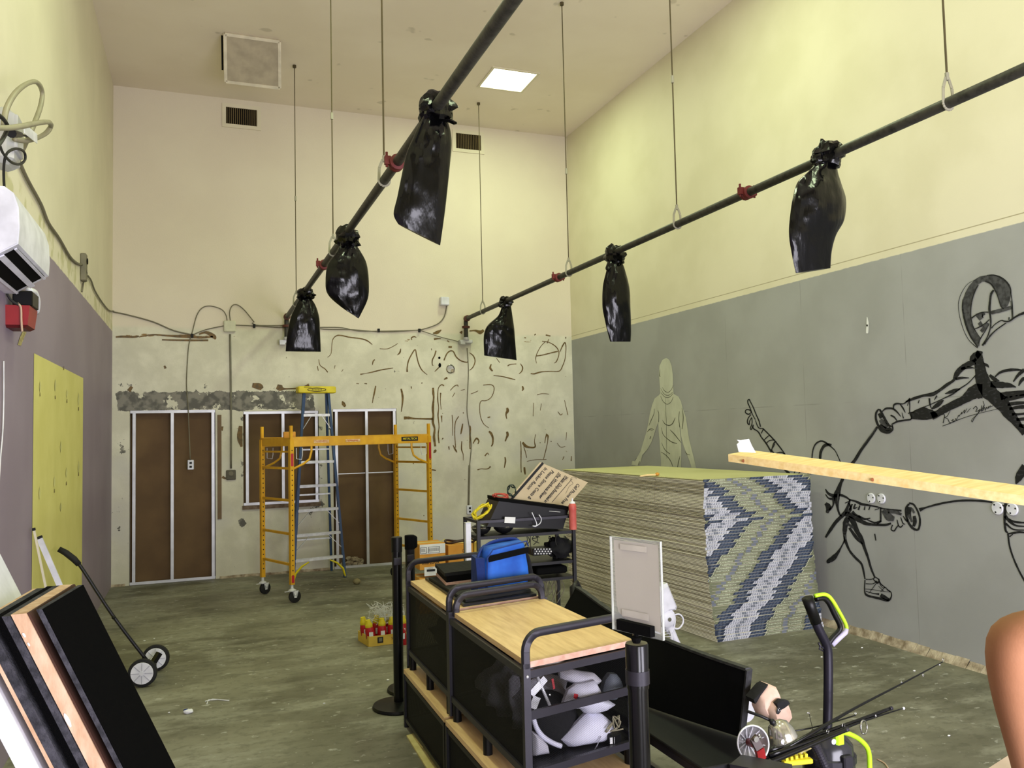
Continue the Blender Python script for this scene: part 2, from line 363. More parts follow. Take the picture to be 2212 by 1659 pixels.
# back wall with its three framed openings
def bx(px, py): return AY(px, py, YB)
O = [(bx(279, 1260).x, bx(466, 1255).x, 0.0, bx(370, 886).z), (bx(526, 1085).x, bx(690, 1085).x, bx(600, 1089).z, bx(600, 888).z), (bx(722, 1220).x, bx(861, 1215).x, 0.0, bx(790, 883).z)]
bm_ = M(); X = sorted({XL, XR}|{o[0] for o in O}|{o[1] for o in O}); Z = sorted({0.0, HH}|{o[2] for o in O}|{o[3] for o in O})
for i in range(len(X)-1):
    for j in range(len(Z)-1):
        cx, cz = (X[i]+X[i+1])/2, (Z[j]+Z[j+1])/2
        if any(o[0] < cx < o[1] and o[2] < cz < o[3] for o in O): continue
        bm_.box((cx, YB+T/2, cz), (X[i+1]-X[i], T, Z[j+1]-Z[j]))
wb = struct('wall_back', bm_, M_bwall, label='back wall, bare and patched where mirrors were removed')
def infill(name, o, mid, label, dull=False):
    x0, x1, z0, z1 = o; st = M_steel; y = YB+.03
    e = thing(name, None, None, ((x0+x1)/2, YB, z0)); e['kind'] = 'structure'; e['label'] = label
    M().box(((x0+x1)/2, YB+.12, (z0+z1)/2), (x1-x0-.004, .02, z1-z0-.004)).build('backing_board', M_brown, e)
    def chan(a, b, horiz, nm):
        m = M(); a = V(a); b = V(b); wd = .034
        if horiz:
            m.bar(a, b, .07, .004, up=(0, 0, 1)); 
            m.bar(a+V((0, -.034, .016 if a.z < (z0+z1)/2 else -.016)), b+V((0, -.034, .016 if a.z < (z0+z1)/2 else -.016)), .004, .034)
        else:
            m.bar(a+V((0, -.034, 0)), b+V((0, -.034, 0)), .004 if False else wd, .004, up=(0, 1, 0)); m.bar(a+V((wd/2, 0, 0)), b+V((wd/2, 0, 0)), .003, .07, up=(0, 1, 0)); m.bar(a+V((-wd/2, -.02, 0)), b+V((-wd/2, -.02, 0)), .003, .03, up=(0, 1, 0))
        return m.build(nm, st, e)
    ct, cb = (z1-.003), (z0+.003)
    chan((x0+.005, y+.01, ct), (x1-.005, y+.01, ct), True, 'top_track'); chan((x0+.005, y+.01, cb), (x1-.005, y+.01, cb), True, 'bottom_track')
    for x in (x0+.05, mid, x1-.03): chan((x, y+.012, z0+.008), (x+(.0 if x != mid else .0), y+.012, z1-.008), False, 'stud')
    return e
d1 = infill('door_1', O[0], bx(372, 1000).x, 'left doorway opening closed with steel studs and brown board')
w1 = infill('window_1', O[1], bx(612, 1000).x, 'short opening closed with steel studs, behind the blue ladder')
d2 = infill('door_2', O[2], bx(793, 1000).x, 'right doorway opening closed with steel studs, behind the scaffold')
M().bar((O[2][0]+.03, YB+.06, bx(790, 1022).z), (O[2][1]-.03, YB+.06, bx(790, 1022).z), .012, .012).build('bridging_bar', M_steel, d2)
M().box((O[0][1]+.05, YB-.006, O[0][3]/2+.35), (.05, .014, O[0][3]*.62)).build('bare_wood_strip', mat('bare_stud_wood', (120, 98, 74), .8), wb)
M().box(((O[1][0]+O[1][1])/2, YB-.012, O[1][2]-.025), (O[1][1]-O[1][0]+.03, .03, .05)).build('sill_board', mat('old_sill', (128, 110, 92), .8, c2=(90, 70, 56), scale=18), wb)
# plaster heaps in the stud bays of the right doorway
pl = M()
for k in range(16): pl.blob((bx(792, 1200).x-.05-random.random()*.3, YB+.06, .03+random.random()*.10), (.04, .03, .03), .5, 4, 8, 6, seed=k)
tag(pl.build('plaster_debris', M_crust), 'heap of broken plaster lumps in the foot of the right doorway', 'debris', kind='stuff')
# rough skirting line at the right wall, crumbled plaster
cr = M(); pts = [(XR-.012, y, .0) for y in [i*.12 for i in range(-10, 96)]]
for a, b in zip(pts, pts[1:]):
    h1 = .05+.03*noise.noise(V((a[1]*3, 0, 1))); w1_ = .03+.02*noise.noise(V((a[1]*2.1, 5, 1)))
    cr.add([(XR, a[1], 0), (XR-w1_-.02, a[1], .0), (XR-.008, a[1], h1), (XR, b[1], 0), (XR-w1_-.02, b[1], 0), (XR-.008, b[1], h1), (XR, a[1], h1+.01), (XR, b[1], h1+.01)], [(1, 4, 5, 2), (2, 5, 7, 6)])
o = cr.build('baseboard_right', M_crust); o['kind'] = 'structure'; o['label'] = 'strip of crumbled plaster along the foot of the right wall'
cr = M()
for i in range(40):
    x0, x1 = XL+i*.16, XL+i*.16+.161
    h = .03+.015*noise.noise(V((x0*3, 1, 1)))
    if any(o_[2] < .01 and o_[0]-.05 < x0 < o_[1] for o_ in O) or x1 > XR: continue
    cr.add([(x0, YB-.025, 0), (x1, YB-.025, 0), (x1, YB-.003, h), (x0, YB-.003, h)], [(0, 1, 2, 3)])
o = cr.build('baseboard_back', M_crust); o['kind'] = 'structure'
# the yellow rectangle on the left wall
lx = lambda px, py: AX(px, py, XL+.003)
yp = M(); a, b = lx(74, 757), lx(180, 821)
yp.add([(XL+.002, a.y, .02), (XL+.002, b.y, .02), (XL+.002, b.y, (a.z+b.z)/2), (XL+.002, a.y, (a.z+b.z)/2)], [(0, 1, 2, 3)]); ypo = yp.build('yellow_patch', M_ypatch, wl); ypo['label'] = 'tall pale yellow rectangle of unpainted wall'
dr = M()
for (x, y, h) in [(87, 835, 22), (120, 832, 26), (145, 850, 16), (170, 862, 26), (132, 965, 24), (118, 1040, 22), (144, 1020, 20), (170, 1008, 24), (86, 1065, 26), (132, 1095, 18)]:
    ribbon(dr, [(x, y-h/2, .5), (x, y, 3.5), (x-.5, y+h/2, 1)], lambda q, s: AX(q, s, XL+.005))
dr.build('glue_drips', mat('pale_glue', (214, 208, 138), .8), ypo)
dr = M()
for (x, y) in [(87, 852), (120, 858), (145, 866), (170, 883), (118, 1060), (144, 1044), (170, 1024), (138, 795)]: ribbon(dr, [(x, y-4, .8), (x, y+4, 1.2)], lambda q, s: AX(q, s, XL+.006))
dr.build('dark_drips', M_grime, ypo)
sc = M(); ribbon(sc, [(54, 716, 8), (48, 728, 9), (42, 746, 7)], lambda q, s: AX(q, s, XL+.003)); sc.build('scar', mat('glue_scar', (178, 166, 116), .9, c2=(120, 104, 60), scale=40), wl)
# ---------------------------------------------------------------- glue swirls on the back wall
def crop(x0, y0, s, proj): return lambda x, y: proj(x0+x/s, y0+y/s)
PB = lambda x, y: AY(x, y, YB-.003)
gb = crop(680, 620, 3.457, PB)
GL = [
 [(95,525,3),(122,495,4),(132,400,5),(160,365,8),(200,362,9),(260,375,9),(340,385,8),(390,400,9),(430,430,4)],
 [(30,540,4),(40,585,5),(75,610,6),(97,637,8)], [(485,460,4),(540,462,4),(590,440,4),(620,420,2)],
 [(615,508,2),(635,490,12),(642,460,6)], [(430,582,4),(436,555,9),(448,542,8)], [(340,652,10),(380,645,3),(430,635,8),(500,618,8),(585,605,5)],
 [(690,635,14),(690,600,9),(700,550,9),(725,500,9),(750,467,8),(760,510,8),(775,570,8),(800,620,7),(840,655,3)],
 [(725,395,6),(722,380,9),(740,370,9),(758,376,4)], [(882,345,4),(912,340,26),(945,320,6)], [(890,390,16),(915,386,10),(942,386,4)],
 [(905,475,10),(895,510,9),(878,545,9),(878,580,6),(886,586,4)], [(870,458,3),(872,472,5)], [(930,597,6),(912,615,8),(895,632,3)],
 [(965,548,9),(985,500,9),(1010,478,9),(1035,482,9),(1055,520,9),(1090,550,9),(1135,562,8),(1145,550,4)],
 [(1155,490,4),(1185,515,8),(1197,555,8),(1180,600,7),(1155,622,4)], [(990,400,8),(1004,412,7)], [(998,448,14),(1024,448,14)],
 [(965,690,8),(990,676,16)], [(1088,345,26),(1100,330,10)], [(1155,328,8),(1200,325,14),(1235,338,30),(1262,322,18)],
 [(455,738,9),(445,790,12),(436,830,8),(430,866,6)], [(645,760,12),(655,810,16),(655,860,13),(646,932,5)],
 [(205,852,6),(214,872,28),(228,893,16)], [(665,978,22),(700,977,22),(740,982,12),(810,984,12),(880,985,16)],
 [(883,752,14),(885,790,18),(888,830,13),(882,900,20),(885,960,16),(882,1010,20),(895,1060,14),(890,1120,20),(900,1190,16)], [(888,1240,6),(898,1226,22),(906,1215,8)],
 [(965,737,10),(945,730,8),(922,760,6),(918,840,9),(925,900,5),(920,960,10),(928,1040,6),(922,1100,9),(928,1165,8)],
 [(940,790,10),(938,850,4),(944,915,4)], [(946,960,14),(948,985,8),(950,1010,3)], [(952,1130,16),(958,1135,10)], [(1012,772,4),(1040,742,6),(1065,732,7),(1070,745,4)],
 [(1025,955,5),(1030,1010,6),(1030,1110,4)], [(1075,965,6),(1050,1010,7),(1045,1080,6),(1048,1150,6),(1052,1200,7)], [(1105,1020,6),(1098,1060,14),(1090,1100,6)],
 [(1032,1180,4),(1050,1215,14),(1062,1235,6)], [(1098,1150,5),(1096,1210,9),(1108,1250,5),(1108,1295,3)], [(1000,1190,10),(1004,1215,6)],
 [(1258,732,5),(1320,730,6),(1340,760,6),(1320,820,5),(1280,848,5),(1245,850,5),(1232,880,5),(1236,960,5),(1260,1020,5),(1300,1052,3)],
 [(1165,798,4),(1200,785,4),(1220,775,4)], [(1120,765,4),(1090,772,3)], [(1318,575,6),(1310,605,16),(1328,628,10)], [(1440,590,8),(1460,578,6),(1505,574,5)],
 [(1535,572,4),(1552,600,9),(1545,630,8),(1525,648,4)], [(1335,660,5),(1400,668,6),(1450,680,8),(1498,692,5)],
 [(1720,410,4),(1690,440,4),(1662,490,5),(1650,530,5),(1655,570,3)], [(1698,405,6),(1745,412,5),(1795,440,7),(1820,475,7),(1822,510,6),(1805,555,7),(1788,568,3)],
 [(1655,515,7),(1700,508,8),(1760,493,8),(1815,480,9)], [(1748,388,4),(1735,420,6)], [(1830,485,4),(1850,440,9),(1868,415,9),(1876,450,6),(1870,530,5),(1850,590,7),(1825,628,6),(1760,630,6),(1690,634,8),(1640,648,10),(1612,646,7)],
 [(1875,372,6),(1874,385,8)], [(1290,975,8),(1310,970,10)], [(1436,902,14),(1440,925,24),(1428,950,12),(1434,985,6)], [(1300,1078,14),(1318,1095,18),(1330,1130,14),(1328,1170,12),(1318,1190,8)],
 [(1435,1080,16),(1440,1105,20),(1430,1130,12),(1422,1152,10)], [(1182,1170,6),(1195,1145,10),(1210,1130,14),(1225,1150,10),(1218,1172,8)], [(1156,1035,12),(1160,1065,16),(1158,1180,8),(1160,1210,12)],
 [(1535,1150,5),(1540,1200,7),(1540,1330,6),(1542,1385,5)], [(1552,1160,16),(1572,1185,22),(1600,1196,14),(1645,1194,12),(1640,1150,4),(1650,1100,4)], [(1560,1190,4),(1575,1240,6),(1582,1275,4)],
 [(1738,1100,24),(1725,1120,8),(1718,1165,5)], [(1742,1110,12),(1738,1160,5),(1725,1220,6),(1708,1285,4)], [(1680,1163,6),(1686,1163,6)], [(1762,1152,8),(1768,1154,8)],
 [(1635,865,4),(1630,965,4)], [(1692,870,4),(1684,922,3)], [(1865,845,4),(1875,890,4),(1890,955,5)], [(1815,930,3),(1835,955,6),(1850,945,4)], [(1550,740,10),(1556,760,14),(1548,775,6)],
 [(1660,805,4),(1700,796,4),(1750,800,3)], [(1270,1262,10),(1290,1240,6),(1300,1255,4)], [(1215,1365,12),(1240,1358,4),(1290,1358,6),(1312,1340,12)], [(1420,1270,8),(1424,1300,12),(1415,1350,6)],
 [(1565,1345,12),(1568,1380,16),(1572,1400,8)], [(1850,1290,4),(1862,1265,6)], [(1916,1262,5),(1914,1300,8)], [(1585,1302,3),(1640,1290,3),(1730,1288,3)], [(1108,935,6),(1110,945,6)],
 [(20,590,6),(26,625,5)], [(145,610,3),(152,585,4)], [(200,632,3),(212,615,3)], [(905,1370,6),(880,1365,10),(860,1368,3)], [(1028,822,4),(1045,790,4)], [(1640,360,6),(1650,350,8)], [(1565,378,8),(1578,380,8)],
 [(1725,358,10),(1760,366,8)], [(1355,530,3),(1382,565,4)], [(1880,1085,3),(1876,1145,3)], [(1810,1165,3),(1835,1195,4),(1870,1190,3)], [(720,742,8),(722,760,5)], [(795,718,8),(805,716,6)], [(310,720,5),(330,722,4)], [(370,720,5),(390,722,7)]]
m = M()
for s in GL: ribbon(m, [(x, y, max(wd, 3)*.9+1) for x, y, wd in s], gb)
o = m.build('glue_swirls', M_grime, wb); o['label'] = 'brown swirls and dabs of dried mirror adhesive'; o['kind'] = 'stuff'
m = M()
for s in [[(250,728,3),(265,727,5),(290,728,4),(300,726,3)], [(300,728,2),(330,723,3),(360,725,4),(400,727,6),(440,729,5),(460,727,3)], [(350,734,3),(400,735,4),(450,735,4)], [(430,722,3),(445,718,6),(462,727,9),(465,733,3)],
          [(278,845,8),(285,835,6)], [(545,832,10),(560,835,14),(566,840,8)], [(598,835,10),(606,838,14),(615,840,4),(650,838,4),(668,833,9)], [(355,790,4),(358,796,5)], [(476,925,8),(482,926,10)],
          [(520,920,8),(518,945,12),(522,965,5)], [(480,1030,6),(488,1034,4)]]:
    ribbon(m, s, PB)
m.build('glue_smears', mat('rusty_smear', (126, 100, 66), .9, c2=(96, 84, 66), scale=30), wb)
# small holes beside the plumbing hole
h = M()
for (x, y, rx, ry) in [(949, 773, 2.6, 2.6), (950, 789, 3, 5), (281, 898, 0.5, .5)]: h.poly([PB(x+rx*math.cos(t*PI/8), y+ry*math.sin(t*PI/8)) for t in range(16)])
h.build('drill_hole', M_dark, wb)
c = AY(973, 797, YB-.004); t = thing('pipe_sleeve', 'shiny metal pipe sleeve set in a round hole in the back wall', 'pipe', c)
M().lathe(c+V((0, .004, 0)), [(.062, 0), (.066, .006), (.055, .014), (.05, .004), (.0001, .003)], (0, -1, 0)).build('sleeve', M_chrome, t, 30)
h = M(); h.lathe(c+V((.035, 0, -.03)), [(.03, .004), (.03, .006), (0.001, .006)], (0, -1, 0), 10); h.build('plaster_crumb', M_crust, t)

# ---------------------------------------------------------------- the mural on the right wall
PR = lambda x, y: AX(x, y, XR-.003)
PR2 = lambda x, y: AX(x, y, XR-.0045)
PR3 = lambda x, y: AX(x, y, XR-.006)
A_ = lambda pr: crop(1580, 560, 3.19, pr); B_ = lambda pr: crop(1500, 960, 3.107, pr); C_ = lambda pr: crop(1960, 560, 6.913, pr)
D_ = lambda pr: crop(1860, 760, 5.185, pr); E_ = lambda pr: crop(1340, 740, 5.183, pr)
def strokes(mb, pr, L, k=1.0):
    for s in L: ribbon(mb, [(x, y, wd*k) for x, y, wd in s], pr)
# big fencer: mask (C), arm and torso (D)
big = M(); grey = M(); pc, pd, pb_, pa = C_(PR), D_(PR), B_(PR), A_(PR)
# thick mask band as a filled shape
grey.poly([C_(PR)(x, y) for x, y in [(1190,238),(1080,258),(1000,310),(920,400),(865,500),(822,620),(820,740),(838,880),(880,1040),(940,1170),(1010,1270),(1050,1310),(1075,1290),(1085,1180),(1020,1090),(975,960),(945,850),(950,740),(975,600),(1005,470),(1050,380),(1120,335),(1190,330),(1240,370),(1280,430),(1320,500),(1360,590),(1390,690),(1410,730),(1450,730),(1500,690),(1530,620),(1552,500),(1530,420),(1490,350),(1420,280),(1340,245),(1290,232)]])
strokes(big, C_(PR2), [[(1160,330,14),(1230,355,22),(1290,420,18),(1345,540,14),(1395,700,12),(1440,738,20)], [(1190,240,12),(1290,236,16),(1400,275,26),(1490,350,24),(1540,440,18),(1548,520,10)],
 [(1060,380,14),(1000,500,18),(960,640,16),(945,800,14),(955,900,14),(985,1010,12),(1050,1120,10),(1085,1170,8)], [(830,600,10),(824,720,24),(845,860,26),(890,1020,28),(950,1160,20),(1050,1310,14)],
 [(1290,460,28),(1250,520,32),(1235,620,30),(1225,740,36),(1235,820,28),(1245,920,24),(1240,1020,20),(1210,1120,18),(1180,1190,18),(1120,1290,26)],
 [(960,880,22),(1040,820,16),(1120,792,14),(1210,790,18)], [(1000,1045,14),(1080,1010,18),(1160,960,16),(1225,900,14)], [(1085,1190,12),(1130,1120,14),(1170,1060,10),(1225,960,8)],
 [(1065,1260,12),(1080,1210,10),(1120,1140,8)], [(1255,1030,14),(1310,970,14),(1400,915,16),(1450,925,22),(1520,925,24),(1600,870,26),(1680,825,30),(1750,800,40)], [(1515,905,16),(1520,865,18)],
 [(1150,1270,22),(1210,1180,18),(1300,1080,14),(1400,1000,12),(1480,950,12)], [(1540,480,12),(1560,600,14),(1570,740,18),(1575,880,14)], [(1545,620,8),(1555,780,8),(1560,900,6)],
 [(1520,370,3),(1545,430,4),(1550,500,3)], [(1020,305,5),(900,370,6),(810,500,8),(765,640,9),(770,790,8),(800,930,8),(850,1080,8),(930,1220,9),(1050,1325,12)]])
strokes(grey, C_(PR), [[(1250,800,50),(1350,775,56),(1450,750,54),(1560,715,46)], [(1050,880,90),(1120,830,90),(1140,840,60)], [(1120,960,90),(1070,990,60)], [(1100,1080,50),(1160,1020,60),(1200,950,40)], [(1225,1150,20),(1320,1060,18),(1460,960,16)]])
# neck, torso
strokes(big, D_(PR), [[(1330,-10,44),(1318,60,64),(1330,150,80),(1345,250,90),(1370,340,110),(1420,430,120),(1490,500,110),(1580,580,110),(1650,680,90),(1740,790,60),(1830,920,40)],
 [(1330,10,40),(1270,60,60),(1240,110,40)], [(1280,110,40),(1180,150,44),(1100,210,44),(1060,270,34),(1035,320,20),(960,370,24),(880,430,24),(800,475,30),(700,490,20),(600,520,22),(550,540,16),(500,560,12)],
 [(1120,190,20),(1200,175,20),(1275,182,5)], [(1060,305,20),(1130,290,18),(1210,293,5)], [(1290,255,8),(1200,350,8),(1110,410,10),(1030,470,12),(950,510,8),(800,580,7),(700,620,6)],
 [(940,470,4),(1000,450,24),(1060,430,26),(1110,415,8)], [(820,540,4),(850,490,12)], [(640,575,6),(652,540,8)], [(765,520,14),(770,580,12),(785,630,6)],
 [(1360,440,110),(1270,450,110),(1160,530,66),(1040,590,60),(940,640,56),(860,690,54),(790,720,56)], [(790,640,10),(850,600,34),(900,560,22),(925,540,6)], [(555,745,10),(740,755,8),(860,715,10)],
 [(1370,130,12),(1410,150,20),(1432,175,4)], [(1440,260,20),(1500,310,30),(1550,325,6)], [(1450,360,50),(1560,370,50),(1660,375,36),(1735,395,8)], [(1500,280,10),(1560,230,18),(1650,205,22),(1740,200,18),(1800,205,12)],
 [(1705,335,8),(1760,260,22),(1830,200,30)], [(1765,380,8),(1790,330,22),(1830,290,26)], [(1560,500,60),(1660,480,50),(1760,465,44),(1840,460,40)], [(1600,530,40),(1680,520,36),(1830,490,26)],
 [(1640,590,26),(1740,575,26),(1840,570,22)], [(1660,640,20),(1760,620,26),(1840,615,30)], [(1690,700,22),(1760,700,18),(1840,690,18)], [(1740,760,22),(1840,750,26)], [(1770,820,26),(1840,840,30)],
 [(1735,1480,10),(1770,1400,60),(1810,1330,60),(1840,1280,60)]], 1.45)
# forearm mass
big.poly([D_(PR)(x, y) for x, y in [(555,690),(600,655),(700,612),(760,640),(800,650),(850,690),(860,710),(740,758),(570,748),(556,720)]])
strokes(big, D_(PR), [[(525,690,10),(560,680,12),(600,672,10)], [(540,520,14),(545,600,12),(545,680,12),(565,750,14),(500,765,20),(410,780,20),(340,815,14)], [(530,560,10),(520,605,6)], [(550,520,16),(480,580,14),(400,580,20),(365,600,18),(365,640,10)],
 [(440,590,12),(470,630,18),(495,680,6)], [(235,670,10),(280,635,22),(350,635,22),(400,670,18),(445,725,5)], [(330,710,16),(370,730,18),(405,775,8)], [(458,680,6),(475,745,12)]])
# guard
strokes(big, D_(PR), [[(200,640,16),(170,680,22),(165,740,24),(185,810,26),(230,880,34),(300,900,34),(350,870,24),(350,820,10)], [(205,640,20),(240,700,26),(280,780,30),(320,830,24),(355,830,10)], [(200,690,30),(230,740,44)], [(210,820,30),(290,870,40),(330,850,30)]])
strokes(grey, D_(PR), [[(215,760,40),(250,800,60),(290,850,40)]])
strokes(big, PR, [[(1895,922,5),(1878,948,5),(1860,972,6),(1848,992,7),(1838,1005,7)]]); strokes(grey, PR2, [[(1892,925,2),(1862,965,2)]], 1)
# signature
strokes(big, D_(PR), [[(918,690,6),(935,715,8),(918,800,9)], [(1000,655,5),(965,720,7),(935,735,6),(970,750,7),(990,790,8),(1010,790,5)], [(1010,775,6),(1035,755,6),(1025,780,5),(1050,770,5),(1062,745,6),(1070,768,5),(1085,725,5),(1100,705,5),(1095,725,5),(1120,690,5),(1130,675,5),(1125,700,5),(1150,665,6),(1160,650,6),(1155,690,6),(1185,635,5)], [(1185,680,5),(1225,632,5)],
 [(910,832,6),(1000,800,8),(1120,750,6),(1280,700,6),(1560,632,4)], [(1255,640,6),(1285,610,7),(1300,635,8),(1285,670,7),(1320,655,6),(1330,640,6),(1310,690,7),(1270,740,7),(1245,785,7),(1240,760,5),(1290,710,5),(1340,650,6),(1350,600,6),(1345,670,7),(1372,600,6)], [(1365,550,6),(1380,600,6),(1360,665,6),(1385,620,6),(1390,660,5),(1405,615,5),(1410,640,5),(1430,610,5),(1425,635,5),(1450,600,5),(1445,620,5),(1475,605,5),(1490,590,4)]], 1)
big_o = big.build('painted_fencer', M_mural, wr_); big_o['label'] = 'large black painted fencer in a mask with outstretched sword arm and a signature'
grey.build('grey_brushwork', M_muralg, big_o)
# lunging fencer: hand and arm (A), body, sword, leg and shoe (B)
lu = M(); pg = M()
strokes(lu, A_(PR), [[(115,1000,7),(112,975,7),(122,966,8),(132,985,7),(150,1020,7),(170,1070,7),(190,1115,8),(200,1155,8)], [(115,995,8),(130,1030,7),(145,1070,6),(165,1105,6)], [(95,1048,7),(105,1036,8),(128,1040,8),(135,1055,6),(118,1068,8),(100,1060,8),(94,1048,6)],
 [(135,1070,6),(115,1095,7),(110,1125,8),(122,1140,8),(125,1115,6),(140,1090,6)], [(140,1090,6),(142,1130,6),(130,1165,7),(138,1172,6),(150,1140,6)], [(150,1140,6),(150,1165,8),(180,1185,8),(195,1205,9),(205,1225,8),(240,1270,11),(275,1330,10)],
 [(165,1110,5),(180,1150,6),(195,1165,7),(215,1165,6)], [(215,1165,9),(275,1225,9),(330,1290,9),(370,1345,7)], [(205,1200,6),(220,1170,6)], [(225,1245,6),(260,1215,6),(280,1230,6)], [(240,1270,6),(260,1250,6),(300,1245,6)], [(275,1325,6),(290,1270,8),(310,1255,6)], [(285,1300,5),(300,1270,5)], [(300,1340,6),(345,1330,8),(375,1352,8)],
 [(270,1310,9),(300,1345,10)], [(555,1370,8),(560,1320,8),(575,1280,9),(600,1258,11),(630,1254,11),(665,1275,12),(690,1295,8),(715,1320,6),(735,1360,6),(752,1400,6)], [(610,1378,16),(615,1330,18),(635,1290,20),(660,1278,20),(690,1278,10)],
 [(360,1440,12),(390,1470,18),(410,1485,10)], [(430,1480,5),(440,1455,6)], [(460,1480,6),(480,1458,7)], [(500,1470,6),(520,1462,8),(530,1480,10)], [(540,1460,14),(545,1480,14)], [(600,1470,10),(615,1485,8)]])
strokes(lu, B_(PR), [[(1000,222,18),(980,265,22),(965,310,34),(955,350,40),(960,420,16),(975,470,12),(990,480,8)], [(880,300,8),(900,330,16),(940,345,24),(980,340,18),(1020,355,12),(1045,375,10)], [(880,335,6),(900,360,10),(925,365,18),(940,355,24)], [(880,395,20),(900,420,36),(890,460,16)], [(935,370,20),(930,410,10),(905,440,16)],
 [(1045,370,10),(1020,440,20),(1000,470,26),(950,520,22),(915,570,22),(880,625,12)], [(1010,395,5),(1030,385,6),(1045,380,4)], [(1040,370,10),(1090,385,14),(1120,400,18),(1180,410,12),(1230,420,10),(1270,432,10),(1330,440,14),(1390,445,12)],
 [(1035,390,8),(1050,430,16),(1030,460,18)], [(1060,400,10),(1040,440,14)], [(1080,400,10),(1070,430,10),(1095,420,4)], [(1110,410,8),(1100,440,12)], [(1145,415,6),(1140,440,10)], [(1180,412,6),(1170,440,8)],
 [(1010,465,30),(1060,480,34),(1110,510,30),(1150,530,24),(1200,538,16),(1280,540,16),(1320,530,12)], [(1060,450,20),(1080,470,14),(1120,490,8)], [(1100,480,16),(1140,500,14),(1180,495,8)], [(1160,505,6),(1210,525,12),(1250,515,10),(1225,535,10)], [(1250,425,10),(1250,520,12)], [(1210,440,5),(1240,430,6)],
 [(1330,540,8),(1320,570,8),(1340,580,9),(1355,560,8),(1370,540,6)], [(1360,505,6),(1370,545,8),(1385,555,8),(1400,540,6)], [(1385,490,6),(1400,530,8),(1415,535,6)], [(1400,480,6),(1425,515,10),(1435,500,8)],
 [(1440,400,14),(1420,430,14),(1422,480,14),(1440,530,16),(1470,565,16),(1500,572,14),(1512,540,14),(1512,490,12),(1495,440,12),(1470,402,12),(1440,395,14)], [(1445,420,30),(1440,460,26),(1450,500,16)], [(1475,480,20),(1480,520,26),(1470,550,16)],
 [(1510,440,26),(1550,425,12),(1620,405,13),(1700,388,13),(1780,378,14),(1850,376,14),(1930,380,14),(2000,388,12)], [(2060,410,8),(2080,412,10)],
 [(1030,490,30),(1015,530,38),(1008,590,26),(1012,640,16)], [(1035,485,20),(1065,520,36),(1090,580,30),(1120,630,26),(1140,690,20),(1165,760,16),(1185,830,14),(1210,890,10)], [(1040,560,16),(1090,630,20),(1130,670,8)],
 [(1010,600,8),(1012,640,20),(1040,710,14),(1080,760,16),(1120,800,14),(1135,850,12),(1145,905,8)], [(1010,640,12),(990,680,8),(960,730,20),(930,765,34),(905,780,30),(890,795,14)],
 [(1150,905,6),(1190,905,6),(1215,890,8)], [(1145,910,8),(1142,980,8),(1155,1010,14),(1200,1025,14),(1250,1035,18),(1300,1048,14),(1322,1020,8),(1318,990,6),(1290,975,6)], [(1250,1010,26),(1290,1035,24),(1305,1045,16)],
 [(1150,985,5),(1200,1000,6),(1240,1005,12)], [(1215,890,6),(1235,905,6),(1250,935,8),(1280,960,6),(1315,990,7)], [(1200,905,5),(1230,930,12),(1240,905,5),(1225,900,5)], [(1150,935,5),(1200,935,5),(1225,915,6)], [(1170,1000,3),(1200,960,4),(1230,920,4)], [(1145,970,3),(1200,975,4),(1260,985,3),(1310,990,3)], [(1240,925,3),(1260,960,4),(1290,960,3)], [(1235,950,3),(1270,985,4)], [(1250,990,3),(1280,955,4)],
 [(1210,600,8),(1218,645,8)]])
strokes(pg, B_(PR2), [[(965,330,10),(960,400,8)], [(1015,530,12),(1040,540,16),(1065,560,14)], [(1270,440,34),(1290,470,44),(1310,490,50),(1340,500,30)], [(1300,450,26),(1350,455,22),(1390,470,16)], [(1440,470,14),(1460,520,14)], [(1460,430,14),(1475,460,14)], [(1010,605,10),(1016,640,6)]])
lo_ = lu.build('painted_lunging_fencer', M_mural, wr_); lo_['label'] = 'smaller black painted fencer lunging with a curved blade behind the drywall stack'
pg.build('grey_brushwork', M_muralg, lo_)
# the figure cut off by the right edge: belt, shorts and leg
rf = M()
strokes(rf, B_(PR), [[(2090,395,20),(2085,450,20),(2082,520,16),(2090,580,14),(2105,590,8)], [(2085,480,22),(2120,520,18),(2160,545,12),(2215,550,8)], [(2110,500,10),(2150,520,14),(2215,525,12)], [(2090,530,14),(2140,570,10),(2215,575,8)], [(2100,600,8),(2140,595,14),(2180,588,14),(2220,592,10)], [(2105,600,12),(2115,680,12),(2140,760,12),(2180,850,12),(2230,940,12)], [(2115,620,8),(2140,600,6)]])
ro = rf.build('painted_leg', M_mural, wr_); ro['label'] = 'black painted waistband and thigh line under the end of the plank'
